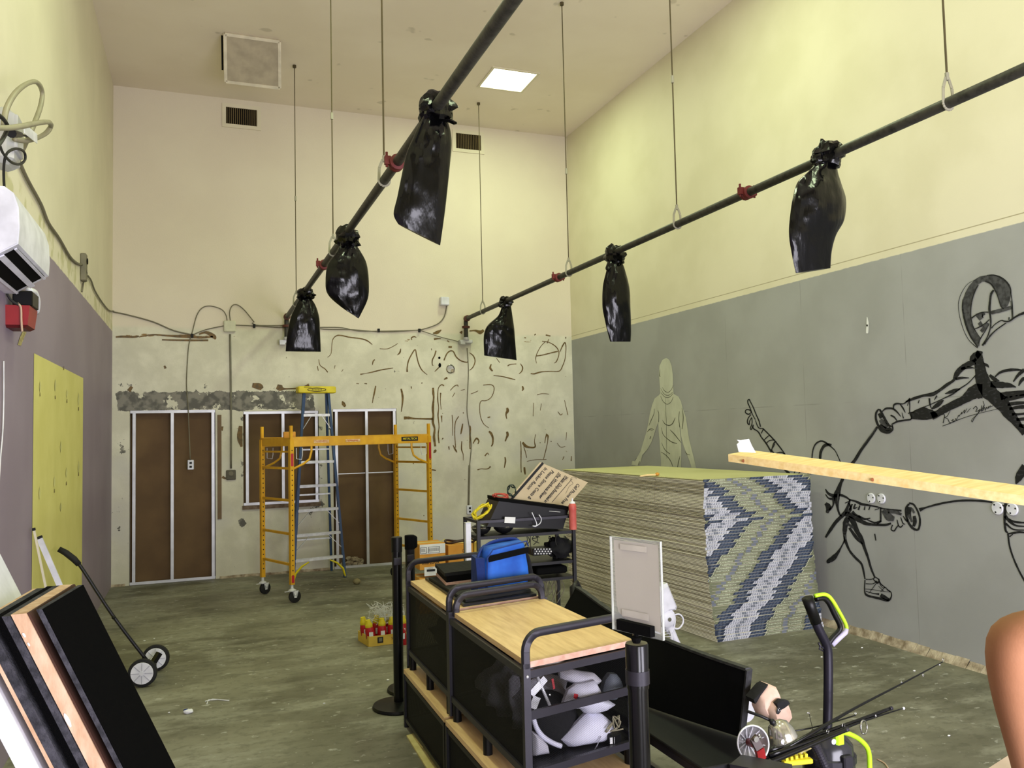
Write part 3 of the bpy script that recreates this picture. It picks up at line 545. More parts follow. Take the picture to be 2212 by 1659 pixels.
# the pale washed figure
gh = M(); gl = M()
gh.poly([E_(PR)(x, y) for x, y in [(515,170),(470,195),(440,260),(432,350),(442,470),(448,570),(430,590),(385,625),(355,700),(330,800),(310,920),(290,1010),(255,1120),(225,1220),(180,1300),(165,1330),(205,1372),(230,1330),(245,1260),(300,1200),(345,1120),(375,1040),(400,960),(425,890),(430,1000),(440,1100),(445,1200),(455,1310),(458,1410),(680,1410),(682,1230),(680,1120),(665,960),(672,940),(680,1040),(710,1160),(745,1250),(780,1340),(800,1410),(850,1410),(830,1320),(800,1200),(770,1080),(750,950),(735,840),(700,740),(680,660),(650,605),(598,575),(590,480),(588,360),(575,260),(550,195)]])
gh.poly([E_(PR)(x, y) for x, y in [(135,1325),(165,1330),(205,1372),(190,1380),(125,1370)]])
strokes(gl, E_(PR2), [[(445,300,2),(440,370,8),(450,380,2)], [(470,500,2),(500,545,5),(540,555,5),(575,520,3),(590,480,2)], [(450,510,2),(490,575,5),(540,590,5),(585,555,3)], [(455,560,3),(500,610,5),(550,610,5),(590,570,3)], [(450,600,3),(480,660,5),(525,690,5),(570,660,4),(590,610,3)], [(380,740,3),(375,800,5),(340,880,6),(320,930,2)], [(420,760,5),(430,800,5),(428,890,5)],
 [(508,620,2),(508,760,3),(515,900,3),(518,1300,2)], [(472,870,3),(500,910,8),(545,928,8),(585,905,9),(615,840,4)], [(458,950,3),(480,1030,6),(530,1080,7),(580,1115,9),(635,1130,7)], [(555,975,4),(600,1020,9),(640,1070,8),(680,1120,4)], [(460,1120,2),(500,1200,6),(555,1247,7)], [(455,1225,4),(510,1260,7),(560,1320,7),(590,1395,4)], [(668,1270,3),(650,1340,8),(640,1400,6)],
 [(300,1000,4),(330,975,6),(360,985,5)], [(310,985,3),(340,962,5),(375,975,4)], [(330,1080,8),(340,1050,8)], [(660,770,4),(655,860,6),(665,950,8)], [(690,735,3),(705,840,7),(690,970,6)], [(725,1220,4),(750,1250,6),(780,1258,5)], [(200,1370,6),(215,1330,6)], [(170,1310,4),(185,1290,4)]])
go = gh.build('washed_figure', M_ghost, wr_); go['label'] = 'pale washed-out standing figure with a long oval head'
gl.build('fold_lines', M_ghostl, go)
# four white cover plates and the paint scrape
for i, (x, y, rx, ry) in enumerate([(1882, 1076, 8, 11), (1904, 1077, 8, 11), (2155, 1098, 11, 13.5), (2187, 1100, 11, 13.5)]):
    c = PR(x, y); ry_ = abs(AX(x, y+ry, XR).z-AX(x, y-ry, XR).z)/2
    t = thing('cover_disc', ['upper white wall disc with three screws left of the plank shadow, left of its pair', 'upper white wall disc beside the first, right of its pair', 'white wall disc on the painted blade, below the plank', 'white wall disc on the painted waistband, under the plank'][i], 'disc', (XR, c.y, c.z), 'white round discs screwed to the right wall')
    M().lathe((XR, c.y, c.z), [(ry_, 0), (ry_, .008), (ry_*.92, .011), (.0001, .011)], (-1, 0, 0), 20).build('plate', M_white, t, 30)
    s = M()
    for a in (.9, 2.9, 5.1): s.lathe((XR-.011, c.y+.68*ry_*math.cos(a), c.z+.68*ry_*math.sin(a)), [(.0065, 0), (.0065, .002), (.0001, .002)], (-1, 0, 0), 8)
    s.build('screw', M_rubber, t)
s = M(); strokes(s, PR, [[(1873,685,2),(1874,700,5),(1873,720,5)]]); s.build('paint_scrape', M_paper, wr_)
s = M(); strokes(s, PR2, [[(1873,701,3),(1873,705,3)]]); s.build('anchor_hole', M_dark, wr_)
# ---------------------------------------------------------------- ceiling fittings
for i, (x, y) in enumerate(PANELS):
    t = thing('ceiling_light', ['lit square ceiling light panel near the back wall, glowing pale yellow', 'square ceiling light panel over the drywall stack', 'square ceiling light panel over the storage carts, right of the left pipe', 'square ceiling light panel over the bare floor, left of the left pipe', 'square ceiling light panel over the leaning slabs'][i], 'light', (x, y, HH-.01), 'square ceiling light panels')
    f = M()
    for sx, sy, dx, dy in ((0, -.305, .65, .03), (0, .305, .65, .03), (-.305, 0, .03, .58), (.305, 0, .03, .58)): f.box((x+sx, y+sy, HH-.006), (dx, dy, .012))
    f.box((x, y, HH+.09), (.64, .64, .01)); 
    f.build('frame', M_cream, t)
    M().box((x, y, HH+.012), (.6, .6, .006)).build('diffuser', M_diff, t)
# hatch panel hanging down
ya, yb = 9.63, 10.02
p = [AY(484, 65, ya), AY(605, 80, ya), AY(606, 190, yb), AY(486, 176, yb)]
p[0].z = p[1].z = HH-.01; p[2].z = p[3].z = (p[2].z+p[3].z)/2
nv = (p[1]-p[0]).cross(p[3]-p[0]).normalized()*-.03
t = thing('ceiling_hatch', 'square grey hatch panel with a white frame hanging from the ceiling', 'hatch', p[0])
cc = sum(p, V())/4
M().hexa([q+(cc-q)*.05+nv*.2 for q in p]+[q+(cc-q)*.05+nv*.9 for q in p]).build('panel', mat('hatch_grey', (176, 164, 142), .5), t)
f = M()
for i in range(4): f.bar(p[i]+(cc-p[i])*.03+nv*.5, p[(i+1) % 4]+(cc-p[(i+1) % 4])*.03+nv*.5, .034, .034, up=nv)
f.build('frame', mat('hatch_frame_white', (222, 212, 190), .6), t)
f = M(); f.bar(p[0]+V((-.02, .05, -.02)), p[0]+V((-.01, .3, -.30)), .02, .05); f.build('dark_gap_bar', M_dark, t)  # dark bar standing in for the dark gap left of the panel
def vent(x0, y0, x1, y1, x2, y2, label):
    a, b, c = AY(x0, y0, YB), AY(x1, y1, YB), AY(x2, y2, YB); zt = (a.z+b.z)/2; zb = c.z
    t = thing('wall_vent', label, 'vent', ((a.x+b.x)/2, YB, zb), 'air vents high on the back wall')
    w_, h_ = b.x-a.x, zt-zb; cx, cz = (a.x+b.x)/2, (zt+zb)/2; f = M()
    for sx, sz, dx, dz in ((0, h_/2+.025, w_+.1, .05), (0, -h_/2-.025, w_+.1, .05), (-w_/2-.025, 0, .05, h_), (w_/2+.025, 0, .05, h_)): f.box((cx+sx, YB-.008, cz+sz), (dx, .016, dz))
    f.build('frame', M_cream, t); M().box((cx, YB-.002, cz), (w_, .004, h_)).build('duct', M_dark, t)
    n = 15
    for i in range(n): 
        if i == 0: s0 = M().box((cx-w_/2+w_*(i+.5)/n, YB-.008, cz), (.008, .012, h_), mt=Matrix.Rotation(.5, 3, 'Z')).build('slat', mat('vent_slat', (112, 96, 66), .6), t)
        else: s = s0.copy(); COL.objects.link(s); s.location.x = w_*i/n
vent(488, 230, 555, 240, 555, 274, 'dark louvred air vent high on the back wall, left of the two')
vent(984, 287, 1038, 294, 1037, 326, 'dark louvred air vent high on the back wall, right of the two')

# ---------------------------------------------------------------- cables and boxes on the walls
def wallrun(name, label, cat, runs, r, m, off=.012, n=6, k=4):
    mb = M()
    for run in runs: mb.tube([V(q) for q in smooth_pts([tuple(q) for q in run], k)], r, n)
    return tag(mb.build(name, m, smooth=True), label, cat)
LB = lambda x, y, d=.014: AX(x, y, XL+d)
BB = lambda x, y, d=.014: AY(x, y, YB-d)
wallrun('armoured_cable', 'thick grey armoured cable slanting down the left wall from the coiled cables', 'cable', [[LB(38, 340), LB(58, 385), LB(88, 440), LB(104, 480), LB(128, 515), LB(150, 553), LB(165, 568), LB(176, 572)]], .012, M_cable)
wallrun('armoured_cable', 'grey cable running from the left wall junction box round the corner to the back wall', 'cable', [[LB(186, 592), LB(196, 604), LB(205, 628), LB(222, 655), LB(236, 671), (XL+.016, YB-.016, BB(241, 672).z), BB(246, 674), BB(275, 680), BB(330, 695), BB(375, 714), BB(415, 723)]], .009, M_cable)
wallrun('short_cable', 'short stub of grey cable hanging under the left wall junction box', 'cable', [[LB(183, 595), LB(180, 612), LB(177, 630)]], .008, M_cable)
wallrun('wall_cable', 'twin grey cable running along the back wall from the white square box to the right', 'cable', [
 [BB(415, 724), BB(445, 712), BB(488, 703)], [BB(504, 702), BB(550, 704), BB(620, 708), BB(700, 707), BB(740, 708), BB(775, 715), BB(840, 715), BB(907, 713)], [BB(545, 697), BB(560, 703), BB(640, 704), BB(700, 711), BB(760, 712), BB(830, 717), BB(907, 713)]], .007, M_cable)
wallrun('looped_cable', 'grey cable arching from the white square box down to the hanging outlet', 'cable', [[BB(491, 695), BB(488, 680), BB(478, 668), BB(455, 661), BB(437, 665), BB(425, 682), BB(416, 715), BB(408, 745), BB(405, 780), BB(403, 830, .02), BB(406, 870, .03), BB(408, 920, .03), BB(411, 994, .035)]], .007, M_cable)
wallrun('looped_cable', 'small grey cable hoop rising out of the right side of the white square box', 'cable', [[BB(498, 694), BB(496, 675), BB(502, 660), BB(514, 659), BB(530, 672), BB(549, 696)]], .007, M_cable)
wallrun('wall_cable', 'grey cable curving up from the cable run to the small white box', 'cable', [[BB(906, 713), BB(928, 707), BB(948, 698), BB(960, 683), BB(965, 660)]], .008, M_cable)
wallrun('wall_cable', 'thin cable crossing from the cable run to the elbow bracket of the right pipe', 'cable', [[BB(906, 713), BB(930, 721), BB(955, 729), BB(980, 735), BB(1000, 741)]], .006, M_cable)
wallrun('wall_cable', 'thin cable dropping down the back wall from the right pipe bracket', 'cable', [[BB(1009, 752), BB(1012, 800), BB(1010, 850), BB(1009, 890), BB(1015, 930), BB(1018, 965), BB(1014, 1010)]], .006, M_cable)
wallrun('conduit', 'grey conduit down the back wall to the low outlet box beside the pale rack', 'conduit', [[BB(1014, 1005), BB(1013, 1050), BB(1012, 1092)]], .014, M_cable)
wallrun('conduit', 'straight grey conduit from the white square box down between the two left openings', 'conduit', [[BB(497, 722), BB(499, 870), BB(499, 1012)]], .014, mat('dusty_conduit', (120, 116, 98), .6))
ties = M()
for (x, y) in [(549, 704), (415, 725), (818, 714), (906, 714)]: ties.box(BB(x, y, .02), (.03, .03, .05))
tag(ties.build('cable_clips', M_rubber), 'black clips holding the cable run to the back wall', 'clip', kind='stuff')
def plate(name, x, y, w_, h_, d, m, label, wall='b', cat='box', extra=None):
    c = (BB(x, y, d/2) if wall == 'b' else LB(x, y, d/2)); t = thing(name, label, cat, c-V((0, 0, h_/2)))
    dim = (w_, d, h_) if wall == 'b' else (d, w_, h_)
    M().box(c, dim, bev=.008).build('housing', m, t)
    if extra: extra(c, t)
    return t
plate('junction_box', 496, 705, .15, .15, .05, mat('ivory_plastic', (214, 212, 186), .6), 'pale square junction box where the two cable hoops meet', extra=lambda c, t: M().box(c+V((0, -.027, 0)), (.125, .006, .125)).build('cover', MATS['ivory_plastic'], t))
plate('junction_box', 960, 651, .13, .12, .09, M_white, 'small white box above the cable run, right of the air bags', extra=lambda c, t: M().box(c+V((0, -.047, 0)), (.11, .006, .10)).build('cover', M_white, t))
def outlet(c, t):
    M().box(c+V((0, -.022, 0)), (.055, .004, .10)).build('face', M_white, t)
    s = M(); [s.box(c+V((0, -.026, z)), (.03, .004, .025)) for z in (-.025, .025)]; s.build('socket', M_rubber, t)
plate('hanging_outlet', 412, 1004, .08, .13, .04, M_steel, 'outlet box hanging by its cable in front of the left doorway infill', extra=outlet)
plate('low_outlet', 1014, 1101, .085, .13, .04, M_white, 'low outlet box at the foot of the conduit left of the drywall', extra=outlet)
def holebox(c, t):
    m = M(); m.poly([c+V((math.cos(a)*.13*(1+.3*noise.noise(V((math.cos(a)*2, math.sin(a)*2, 3)))), .02, math.sin(a)*.12*(1+.35*noise.noise(V((math.cos(a)*3, math.sin(a)*2, 1)))))) for a in [i*PI/12 for i in range(24)]]); m.build('broken_plaster', mat('broken_plaster_grey', (112, 106, 92), .9, c2=(84, 78, 66), scale=24), t)
    M().cyl(c+V((0, -.014, .02)), c+V((0, -.02, .02)), .03, 12).build('knockout', M_cable, t)
plate('recessed_box', 499, 1026, .12, .13, .03, mat('box_grey', (92, 88, 76), .7), 'dark outlet box in a broken plaster patch at the foot of the conduit', extra=holebox)
def lbox(c, t):
    M().lathe(c+V((.03, 0, .06)), [(.028, 0), (.03, .004), (.001, .005)], (1, 0, 0), 14).build('black_knockout', M_dark, t)
    M().lathe(c+V((.03, 0, -.04)), [(.02, 0), (.016, .004), (.001, .005)], (1, 0, 0), 12).build('screw', M_chrome, t)
plate('junction_box', 181, 578, .11, .26, .05, M_cable, 'narrow grey junction box on the left wall above the purple paint', 'l', extra=lbox)

# coiled cables at the upper left
c = LB(10, 302, .07); t = thing('cable_junction', 'grey metal junction box with cables looping out of it at the left edge', 'box', c-V((0, 0, .15)))
M().box(c, (.12, .22, .30), bev=.03).build('housing', M_steel, t)
M().box(c+V((.065, 0, .02)), (.02, .16, .2), bev=.008).build('cover', M_steel, t)
W = lambda x, y, d=.16: AX(x, y, XL+d)
wallrun('cable_loop', 'tall pale cable loop standing above the box at the left edge', 'cable', [[W(8, 272), W(14, 235), W(34, 200), W(60, 180), W(80, 178), W(91, 198), W(88, 228), W(76, 262), W(64, 290), W(52, 318, .08), W(38, 345, .05)]], .014, mat('pale_armoured_cable', (150, 144, 118), .5))
wallrun('cable_loop', 'flat pale cable loop reaching right from the box at the left edge', 'cable', [[W(-10, 276, .2), W(20, 276, .22), W(50, 272, .24), W(85, 265, .26), W(105, 264, .26), W(110, 272, .24), (W(100, 287, .22)), W(80, 298, .2), W(55, 304, .18), W(30, 300, .14)]], .014, MATS['pale_armoured_cable'])
wallrun('cable_loop', 'thin black cable coil hanging under the box at the left edge', 'cable', [[W(-5, 300, .15), W(6, 330, .15), W(24, 350, .16), W(42, 355, .16), W(54, 345, .16), W(52, 328, .16), W(36, 321, .16), W(18, 328, .15), (W(10, 345, .14)), W(8, 375, .12), W(10, 420, .1)]], .007, M_cabled)
wallrun('cable_loop', 'thick black cable curling over the left edge box', 'cable', [[W(-12, 242, .18), W(8, 258, .2), W(16, 276, .2), W(6, 300, .2), W(-8, 320, .2)]], .010, M_cabled)
t = thing('power_plug', 'black plug with a white paper tag beside the left edge box', 'plug', W(34, 288, .22))
M().cyl(W(25, 288, .2), W(44, 291, .2), .022, 10, .014).build('body', M_blackp, t); M().tube([W(44, 291, .2), W(58, 294, .2), W(70, 290, .2)], .006, 6).build('lead', M_cabled, t)
a = W(52, 277, .22); b = W(80, 300, .22); m = M(); m.bar(a, b, .05, .003, up=(1, 0, 0)); m.build('paper_tag', M_paper, t)

# air conditioner on the left wall
y0, y1 = 4.56, 5.42; zb, zt = 2.76, 3.06
prof = [(0, 3.08), (.16, 3.08), (.20, 3.05), (.222, 2.98), (.227, 2.88), (.222, 2.80), (.05, 2.69), (0, 2.69)]
t = thing('air_conditioner', 'white wall air conditioner at the left edge, seen from below', 'air conditioner', (XL, 4.99, 2.70))
m = M(); m.loft([[V((XL+a, y, z)) for a, z in prof] for y in (y0, y0+.01, y1-.01, y1)]); m.build('housing', M_white, t, 35)
m = M()
for ya_, yb_ in ((y0-.004, y0),): m.loft([[V((XL+a*.97, y, 2.9+(z-2.9)*.97)) for a, z in prof] for y in (ya_, yb_)])
m.build('end_cap', M_white, t, 35)
m = M(); A1, A2 = V((XL+.208, 0, 2.791)), V((XL+.065, 0, 2.6996)); dn = V((.539, 0, -.842)).normalized()*.005
m.hexa([V((q.x, y, q.z))+dn*k for k in (0, 1) for q, y in ((A1, y0+.05), (A2, y0+.05), (A2, y1-.06), (A1, y1-.06))]); m.build('air_outlet', M_dark, t)
for j in (0, 1, 2):
    q = A1.lerp(A2, (.02, .45, .98)[j]); m = M(); m.bar((q.x, y0+.03, q.z-.008), (q.x, y1-.03, q.z-.012 if j != 1 else q.z-.02), .03 if j == 1 else .014, .008, up=(.5, 0, -.86)); m.build('louvre', M_white, t)
m = M(); m.tube([V(q) for q in smooth_pts([tuple(AX(62, 628, XL+.06)), tuple(AX(74, 632, XL+.07)), tuple(AX(80, 650, XL+.07)), tuple(AX(78, 675, XL+.05))], 4)], .02, 10)
tag(m.build('drain_hose', M_white, smooth=True), 'short white hose curving down from the air conditioner', 'hose')
# red alarm box and black box above it
Y0 = AX(11, 680, XL).y; xr = AY(64, 680, Y0).x; Y1 = AX(81, 686, xr).y; zt_ = AY(40, 659, Y0).z; zb_ = AY(40, 701, Y0).z
t = thing('alarm_box', 'red metal alarm box mounted below the air conditioner', 'alarm', (XL, (Y0+Y1)/2, zb_))
def taper(m, x1, y0, y1, za, zb, k): m.hexa([(XL, y0+k, za), (x1-k, y0+k, za), (x1-k, y1-k, za), (XL, y1-k, za), (XL, y0, zb), (x1, y0, zb), (x1, y1, zb), (XL, y1, zb)])
m = M(); taper(m, xr, Y0, Y1, zb_, zt_, .012); m.build('red_housing', M_red, t)
m = M(); taper(m, xr-.012, Y0+.012, Y1-.012, zb_-.015, zb_, .02); m.build('base', mat('dark_red', (96, 16, 22), .5), t)
m = M(); m.box(((XL+.03+xr+.01)/2, (Y0+Y1)/2, zt_+.045), (xr-XL-.02, (Y1-Y0)*.8, .09), bev=.006); m.build('black_unit', M_blackp, t)
wallrun('hanging_string', 'pale string draped over the red alarm box', 'string', [[AY(38, 655, Y0-.006), AY(45, 664, Y0-.008), AY(46, 690, Y0-.008), AY(47, 706, Y0-.008), AY(48, 716, Y0)]], .006, mat('pale_string', (206, 176, 148), .8))
wallrun('black_lead', 'black lead from the wall into the alarm box', 'cable', [[AY(13, 625, Y0), AY(18, 640, Y0-.01), AY(28, 652, Y0-.01), AY(40, 658, Y0-.008)]], .008, M_cabled)
wallrun('white_wire', 'thin white wire hanging down the purple wall at the left edge', 'wire', [[LB(8, 780, .01), LB(8, 860, .01), LB(6, 930, .01), LB(1, 990, .01), LB(-3, 1060, .01)]], .004, M_paper)

# ---------------------------------------------------------------- the two pipes
M_clev = mat('dull_zinc', (160, 156, 138), .5, .2)
PXA, PXB, PZA, PZB = 1.09, 3.63, 3.44, 3.485
def pipe(name, x, z, r, label):
    t = thing(name, label, 'pipe', (x, 5, z)); m = M(); ys = [-2.6]+[i*.5 for i in range(-4, 23)]+[YB-.14]
    m.tube([(x, y, z) for y in ys], r, 14); m.build('pipe_run', M_pipe, t, 40)
    e = M(); e.tube([V((x, YB-.14, z))]+arc((x, YB-.14, z-.05), .05, PI/2, 0, 5, (0, 1, 0), (0, 0, 1))+[V((x, YB-.09, z-.30))], r*1.05, 12); e.build('drop_leg', M_pipe, t, 40)
    for y, rr in ((YB-.15, 1.5), ): M().lathe((x, y, z), [(r*1.1, -.04), (r*rr, -.035), (r*rr, .035), (r*1.1, .04)], (0, 1, 0), 14).build('elbow_coupling', mat('rusty_red', (92, 46, 34), .6), t, 40)
    M().lathe((x, YB-.09, z-.12), [(r, -.02), (r*1.9, -.015), (r*1.9, .015), (r, .02)], (0, 0, 1), 12).build('flange', MATS['rusty_red'], t, 40)
    b = M(); b.box((x, YB-.05, z-.33), (.2, .1, .05), bev=.008); b.box((x-.06, YB-.08, z-.355), (.07, .1, .04)); b.cyl((x, YB-.09, z-.31), (x, YB-.09, z-.27), .045, 12); b.build('wall_bracket', M_steel, t)
    return t
pA = pipe('ceiling_pipe', PXA, PZA, .030, 'long black pipe under the ceiling on the left, three bags tied to it')
pB = pipe('ceiling_pipe', PXB, PZB, .030, 'long black pipe under the ceiling on the right, three bags tied to it')
def coupling(x, y, z, t, m):
    c = M(); c.lathe((x, y, z), [(.031, -.035), (.047, -.03), (.047, -.006), (.041, 0), (.047, .006), (.047, .03), (.031, .035)], (0, 1, 0), 14)
    c.box((x-.055, y, z+.01), (.035, .03, .05)); c.box((x+.055, y, z+.01), (.035, .03, .05)); c.cyl((x-.06, y, z-.03), (x-.06, y, z+.06), .008, 6); c.cyl((x+.06, y, z-.03), (x+.06, y, z+.06), .008, 6)
    return c.build('red_coupling', m, t, 40)
M_redc = mat('red_coupling_paint', (112, 34, 34), .6)
def pipeY(px, py, x): return AX(px, py, x).y
coupling(PXA, pipeY(857, 350, PXA), PZA, pA, M_redc); coupling(PXA, pipeY(700, 583, PXA), PZA, pA, M_redc)
coupling(PXB, pipeY(1206, 603, PXB), PZB, pB, M_redc); coupling(PXB, pipeY(1614, 411, PXB), PZB, pB, M_redc)
def rod(px, py, x, z, label, grp, conn=None, thick=.0055):
    y = pipeY(px, py, x); t = thing('hanger_rod', label, 'rod', (x, y, z+.1), grp)
    m = M(); m.cyl((x, y, z+.14), (x, y, HH-.01), thick, 6); m.build('rod', M_rod, t)
    m = M(); m.cyl((x, y, HH-.03), (x, y, HH), .022, 8); m.build('ceiling_plate', M_rod, t)
    m = M(); m.cyl((x, y, z+.12), (x, y, z+.16), .011, 6); m.build('nut', M_clev, t)
    m = M(); pts = [(x-.008, y, z+.135), (x-.03, y, z+.08), (x-.034, y, z)]+[(x+.034*math.cos(a), y, z+.034*math.sin(a)) for a in [PI+PI*i/8 for i in range(1, 9)]]+[(x+.03, y, z+.08), (x+.008, y, z+.135)]
    for a, b in zip(pts, pts[1:]): m.bar(a, b, .018, .004, up=(0, 1, 0))
    m.build('clevis_ring', M_clev, t)
    if conn: m = M(); m.cyl((x, y, conn-.03), (x, y, conn+.03), .012, 8); m.build('joining_nut', M_clev, t)
rg = 'threaded hanger rods holding the pipes'
rod(640, 658, PXA, PZA, 'farthest hanger rod of the left pipe, by its last bag', rg, AY(635, 440, 10.5).z)
rod(720, 556, PXA, PZA, 'second hanger rod of the left pipe, just above the middle bag', rg, AY(710, 320, 8.1).z)
rod(830, 392, PXA, PZA, 'third hanger rod of the left pipe, ending left of the biggest bag', rg, AY(828, 45, 6.1).z, .006)
rod(1043, 674, PXB, PZB, 'farthest hanger rod of the right pipe, in front of the right air vent', rg)
rod(1229, 590, PXB, PZB, 'second hanger rod of the right pipe, in the room corner', rg, AY(1221, 380, 8).z)
rod(1463, 478, PXB, PZB, 'third hanger rod of the right pipe, between its middle and nearest bags', rg, AY(1458, 205, 6).z)
rod(2048, 212, PXB, PZB, 'nearest hanger rod of the right pipe, at the upper right', rg, None, .006)
for yy in (2.0,): pass

# ---------------------------------------------------------------- black bags tied on the pipes
def bag(rows, px, py, x, z, label, knots, seed, depth=.34, ears=()):
    y = pipeY(px, py, x); t = thing('bin_bag', label, 'bag', (x, y, z-.4), 'black bags tied to the ceiling pipes')
    rr = []; N = 36
    rws = smooth_pts(rows, 5); fwd = (V((x, y, z))-CAM); fwd.z = 0; fwd.normalize()
    for i, (xl, yl, xr, yr) in enumerate(rws):
        a, b = AY(xl, yl, y), AY(xr, yr, y); c = (a+b)/2; h = (b-a)/2; v_ = i/(len(rws)-1)
        dp = max(h.length*.5, .03)*(1-.72*max(0, v_-.45)/.55) if v_ > .45 else max(h.length*.5, .03)
        ring = []
        for k in range(N):
            th = 2*PI*k/N; q = V((math.cos(th)*1.3, math.sin(th)*1.3, v_*3.0+seed*7))
            fold = 1+.16*noise.noise(q*1.8)+.10*(1-v_)*math.sin(th*7+seed+v_*2)
            ring.append(c+h*(math.cos(th)*(.93+.07*fold))+fwd*dp*math.sin(th)*(fold+.25*noise.noise(q*3)))
        rr.append(ring)
    m = M(); m.loft(rr); m.build('bag_body', M_bag, t, 28)
    m = M()
    for (kx, ky, kr) in knots:
        m.blob(AY(kx, ky, y-.0), (kr, kr*1.0, kr*.95), .5, 2.2, 20, 14, seed=seed+kx*.37)
    m.build('knot', M_bag, t, 30)
    for (x0, y0, x1, y1, wd) in ears:
        a, b = AY(x0, y0, y-.03), AY(x1, y1, y-.06); m = M(); m.tube([a, a.lerp(b, .4)+V((0, 0, .01)), a.lerp(b, .8), b], [wd*.5, wd, wd*1.1, wd*.5], 8, flat=.5); m.build('tied_ear', M_bag, t, 40)
    return t
bag([(922, 240, 962, 236), (908, 262, 966, 258), (893, 296, 973, 282), (877, 335, 976, 312), (868, 375, 972, 355), (858, 425, 966, 415), (850, 462, 960, 465), (860, 484, 951, 530)], 938, 238, PXA, PZA,
    'largest black bag, nearest on the left pipe, with a slanted lower edge', [(940, 232, .085), (930, 226, .05), (952, 245, .055)], 1, ears=[(955, 262, 987, 266, .018)])
bag([(738, 520, 764, 522), (727, 545, 778, 542), (708, 572, 792, 570), (703, 606, 797, 610), (708, 636, 795, 645), (738, 664, 779, 680), (766, 682, 774, 688)], 750, 516, PXA, PZA,
    'black bag twisted to a point, middle of the left pipe', [(750, 515, .09), (745, 520, .05)], 2, ears=[(755, 522, 773, 519, .022), (745, 512, 736, 508, .02)])
bag([(650, 642, 670, 642), (640, 658, 682, 660), (627, 688, 690, 688), (620, 726, 692, 728), (617, 759, 693, 760)], 660, 638, PXA, PZA,
    'small square-bottomed black bag, farthest on the left pipe', [(660, 636, .085)], 3, ears=[(665, 640, 683, 637, .025), (655, 640, 641, 642, .022)])
bag([(1084, 662, 1104, 662), (1076, 682, 1107, 682), (1054, 702, 1110, 702), (1046, 720, 1112, 720), (1045, 745, 1114, 750), (1046, 768, 1116, 778)], 1092, 656, PXB, PZB,
    'small black bag, farthest on the right pipe, above the wall swirls', [(1092, 654, .085)], 4)
bag([(1316, 562, 1342, 562), (1309, 588, 1350, 582), (1302, 620, 1360, 622), (1301, 660, 1362, 665), (1306, 690, 1363, 700), (1313, 720, 1363, 722), (1318, 738, 1362, 738)], 1327, 554, PXB, PZB,
    'narrow black bag, middle of the right pipe, hanging over the grey wall edge', [(1327, 551, .095), (1332, 560, .06)], 5, ears=[(1320, 562, 1312, 583, .03), (1338, 562, 1348, 568, .03)])
bag([(1768, 345, 1808, 345), (1745, 372, 1810, 372), (1722, 395, 1818, 398), (1712, 430, 1828, 432), (1706, 470, 1824, 475), (1704, 510, 1806, 508), (1710, 548, 1797, 542), (1719, 590, 1794, 579)], 1790, 330, PXB, PZB,
    'large black bag, nearest on the right pipe, folded at one side', [(1788, 335, .09), (1772, 345, .055), (1803, 328, .055)], 6, ears=[(1800, 352, 1814, 353, .012)])
# flap that folds out at the right of the last bag
# ---------------------------------------------------------------- stack of drywall sheets
FL = V((4.04, 6.10, 0)); WD = V((.999, .035, 0)).normalized(); LD = V((-.062, .998, 0)).normalized()
NB, STZ = 55, 1.385; PITCH = STZ/NB; WID, LEN = 1.165, 2.6
M_side = mat('drywall_edge_paper', (236, 230, 212), .85, c2=(220, 214, 196), scale=3)
M_side2 = mat('drywall_edge_paper_dark', (196, 188, 166), .85, c2=(180, 172, 150), scale=3)
M_top = mat('green_face_paper', (196, 192, 144), .8, c2=(186, 182, 132), scale=1.5)
M_tw = mat('tape_white', (196, 198, 206), .6); M_tn = mat('tape_navy', (36, 48, 68), .6, c2=(30, 40, 58)); M_to = mat('tape_olive', (120, 124, 96), .6, c2=(104, 108, 82))
M_tg = mat('tape_grey', (112, 118, 128), .6); M_tl = mat('tape_lettering', (214, 220, 190), .6); M_tb = mat('tape_blue_grey', (84, 96, 114), .6); M_ti = mat('tape_print', (98, 102, 112), .6)
TAPE = [M_tw, M_tn, M_to, M_tg, M_tl, M_tb, M_ti]
def interp(t, pts):
    for (a, b), (c, d) in zip(pts, pts[1:]):
        if t <= c: return b+(d-b)*(t-a)/(c-a)
    return pts[-1][1]
def phase(k):
    if k >= 40: return -.08+(54-k)*.030
    return -.08+14*.030-(40-k)*.027
def ordinal(n):
    return '%d%s' % (n, 'th' if 10 <= n % 100 <= 20 else {1: 'st', 2: 'nd', 3: 'rd'}.get(n % 10, 'th'))
Sx, Sy, Sz = WD, -LD, V((0, 0, 1))
grp = 'pairs of drywall sheets lying in the stack'
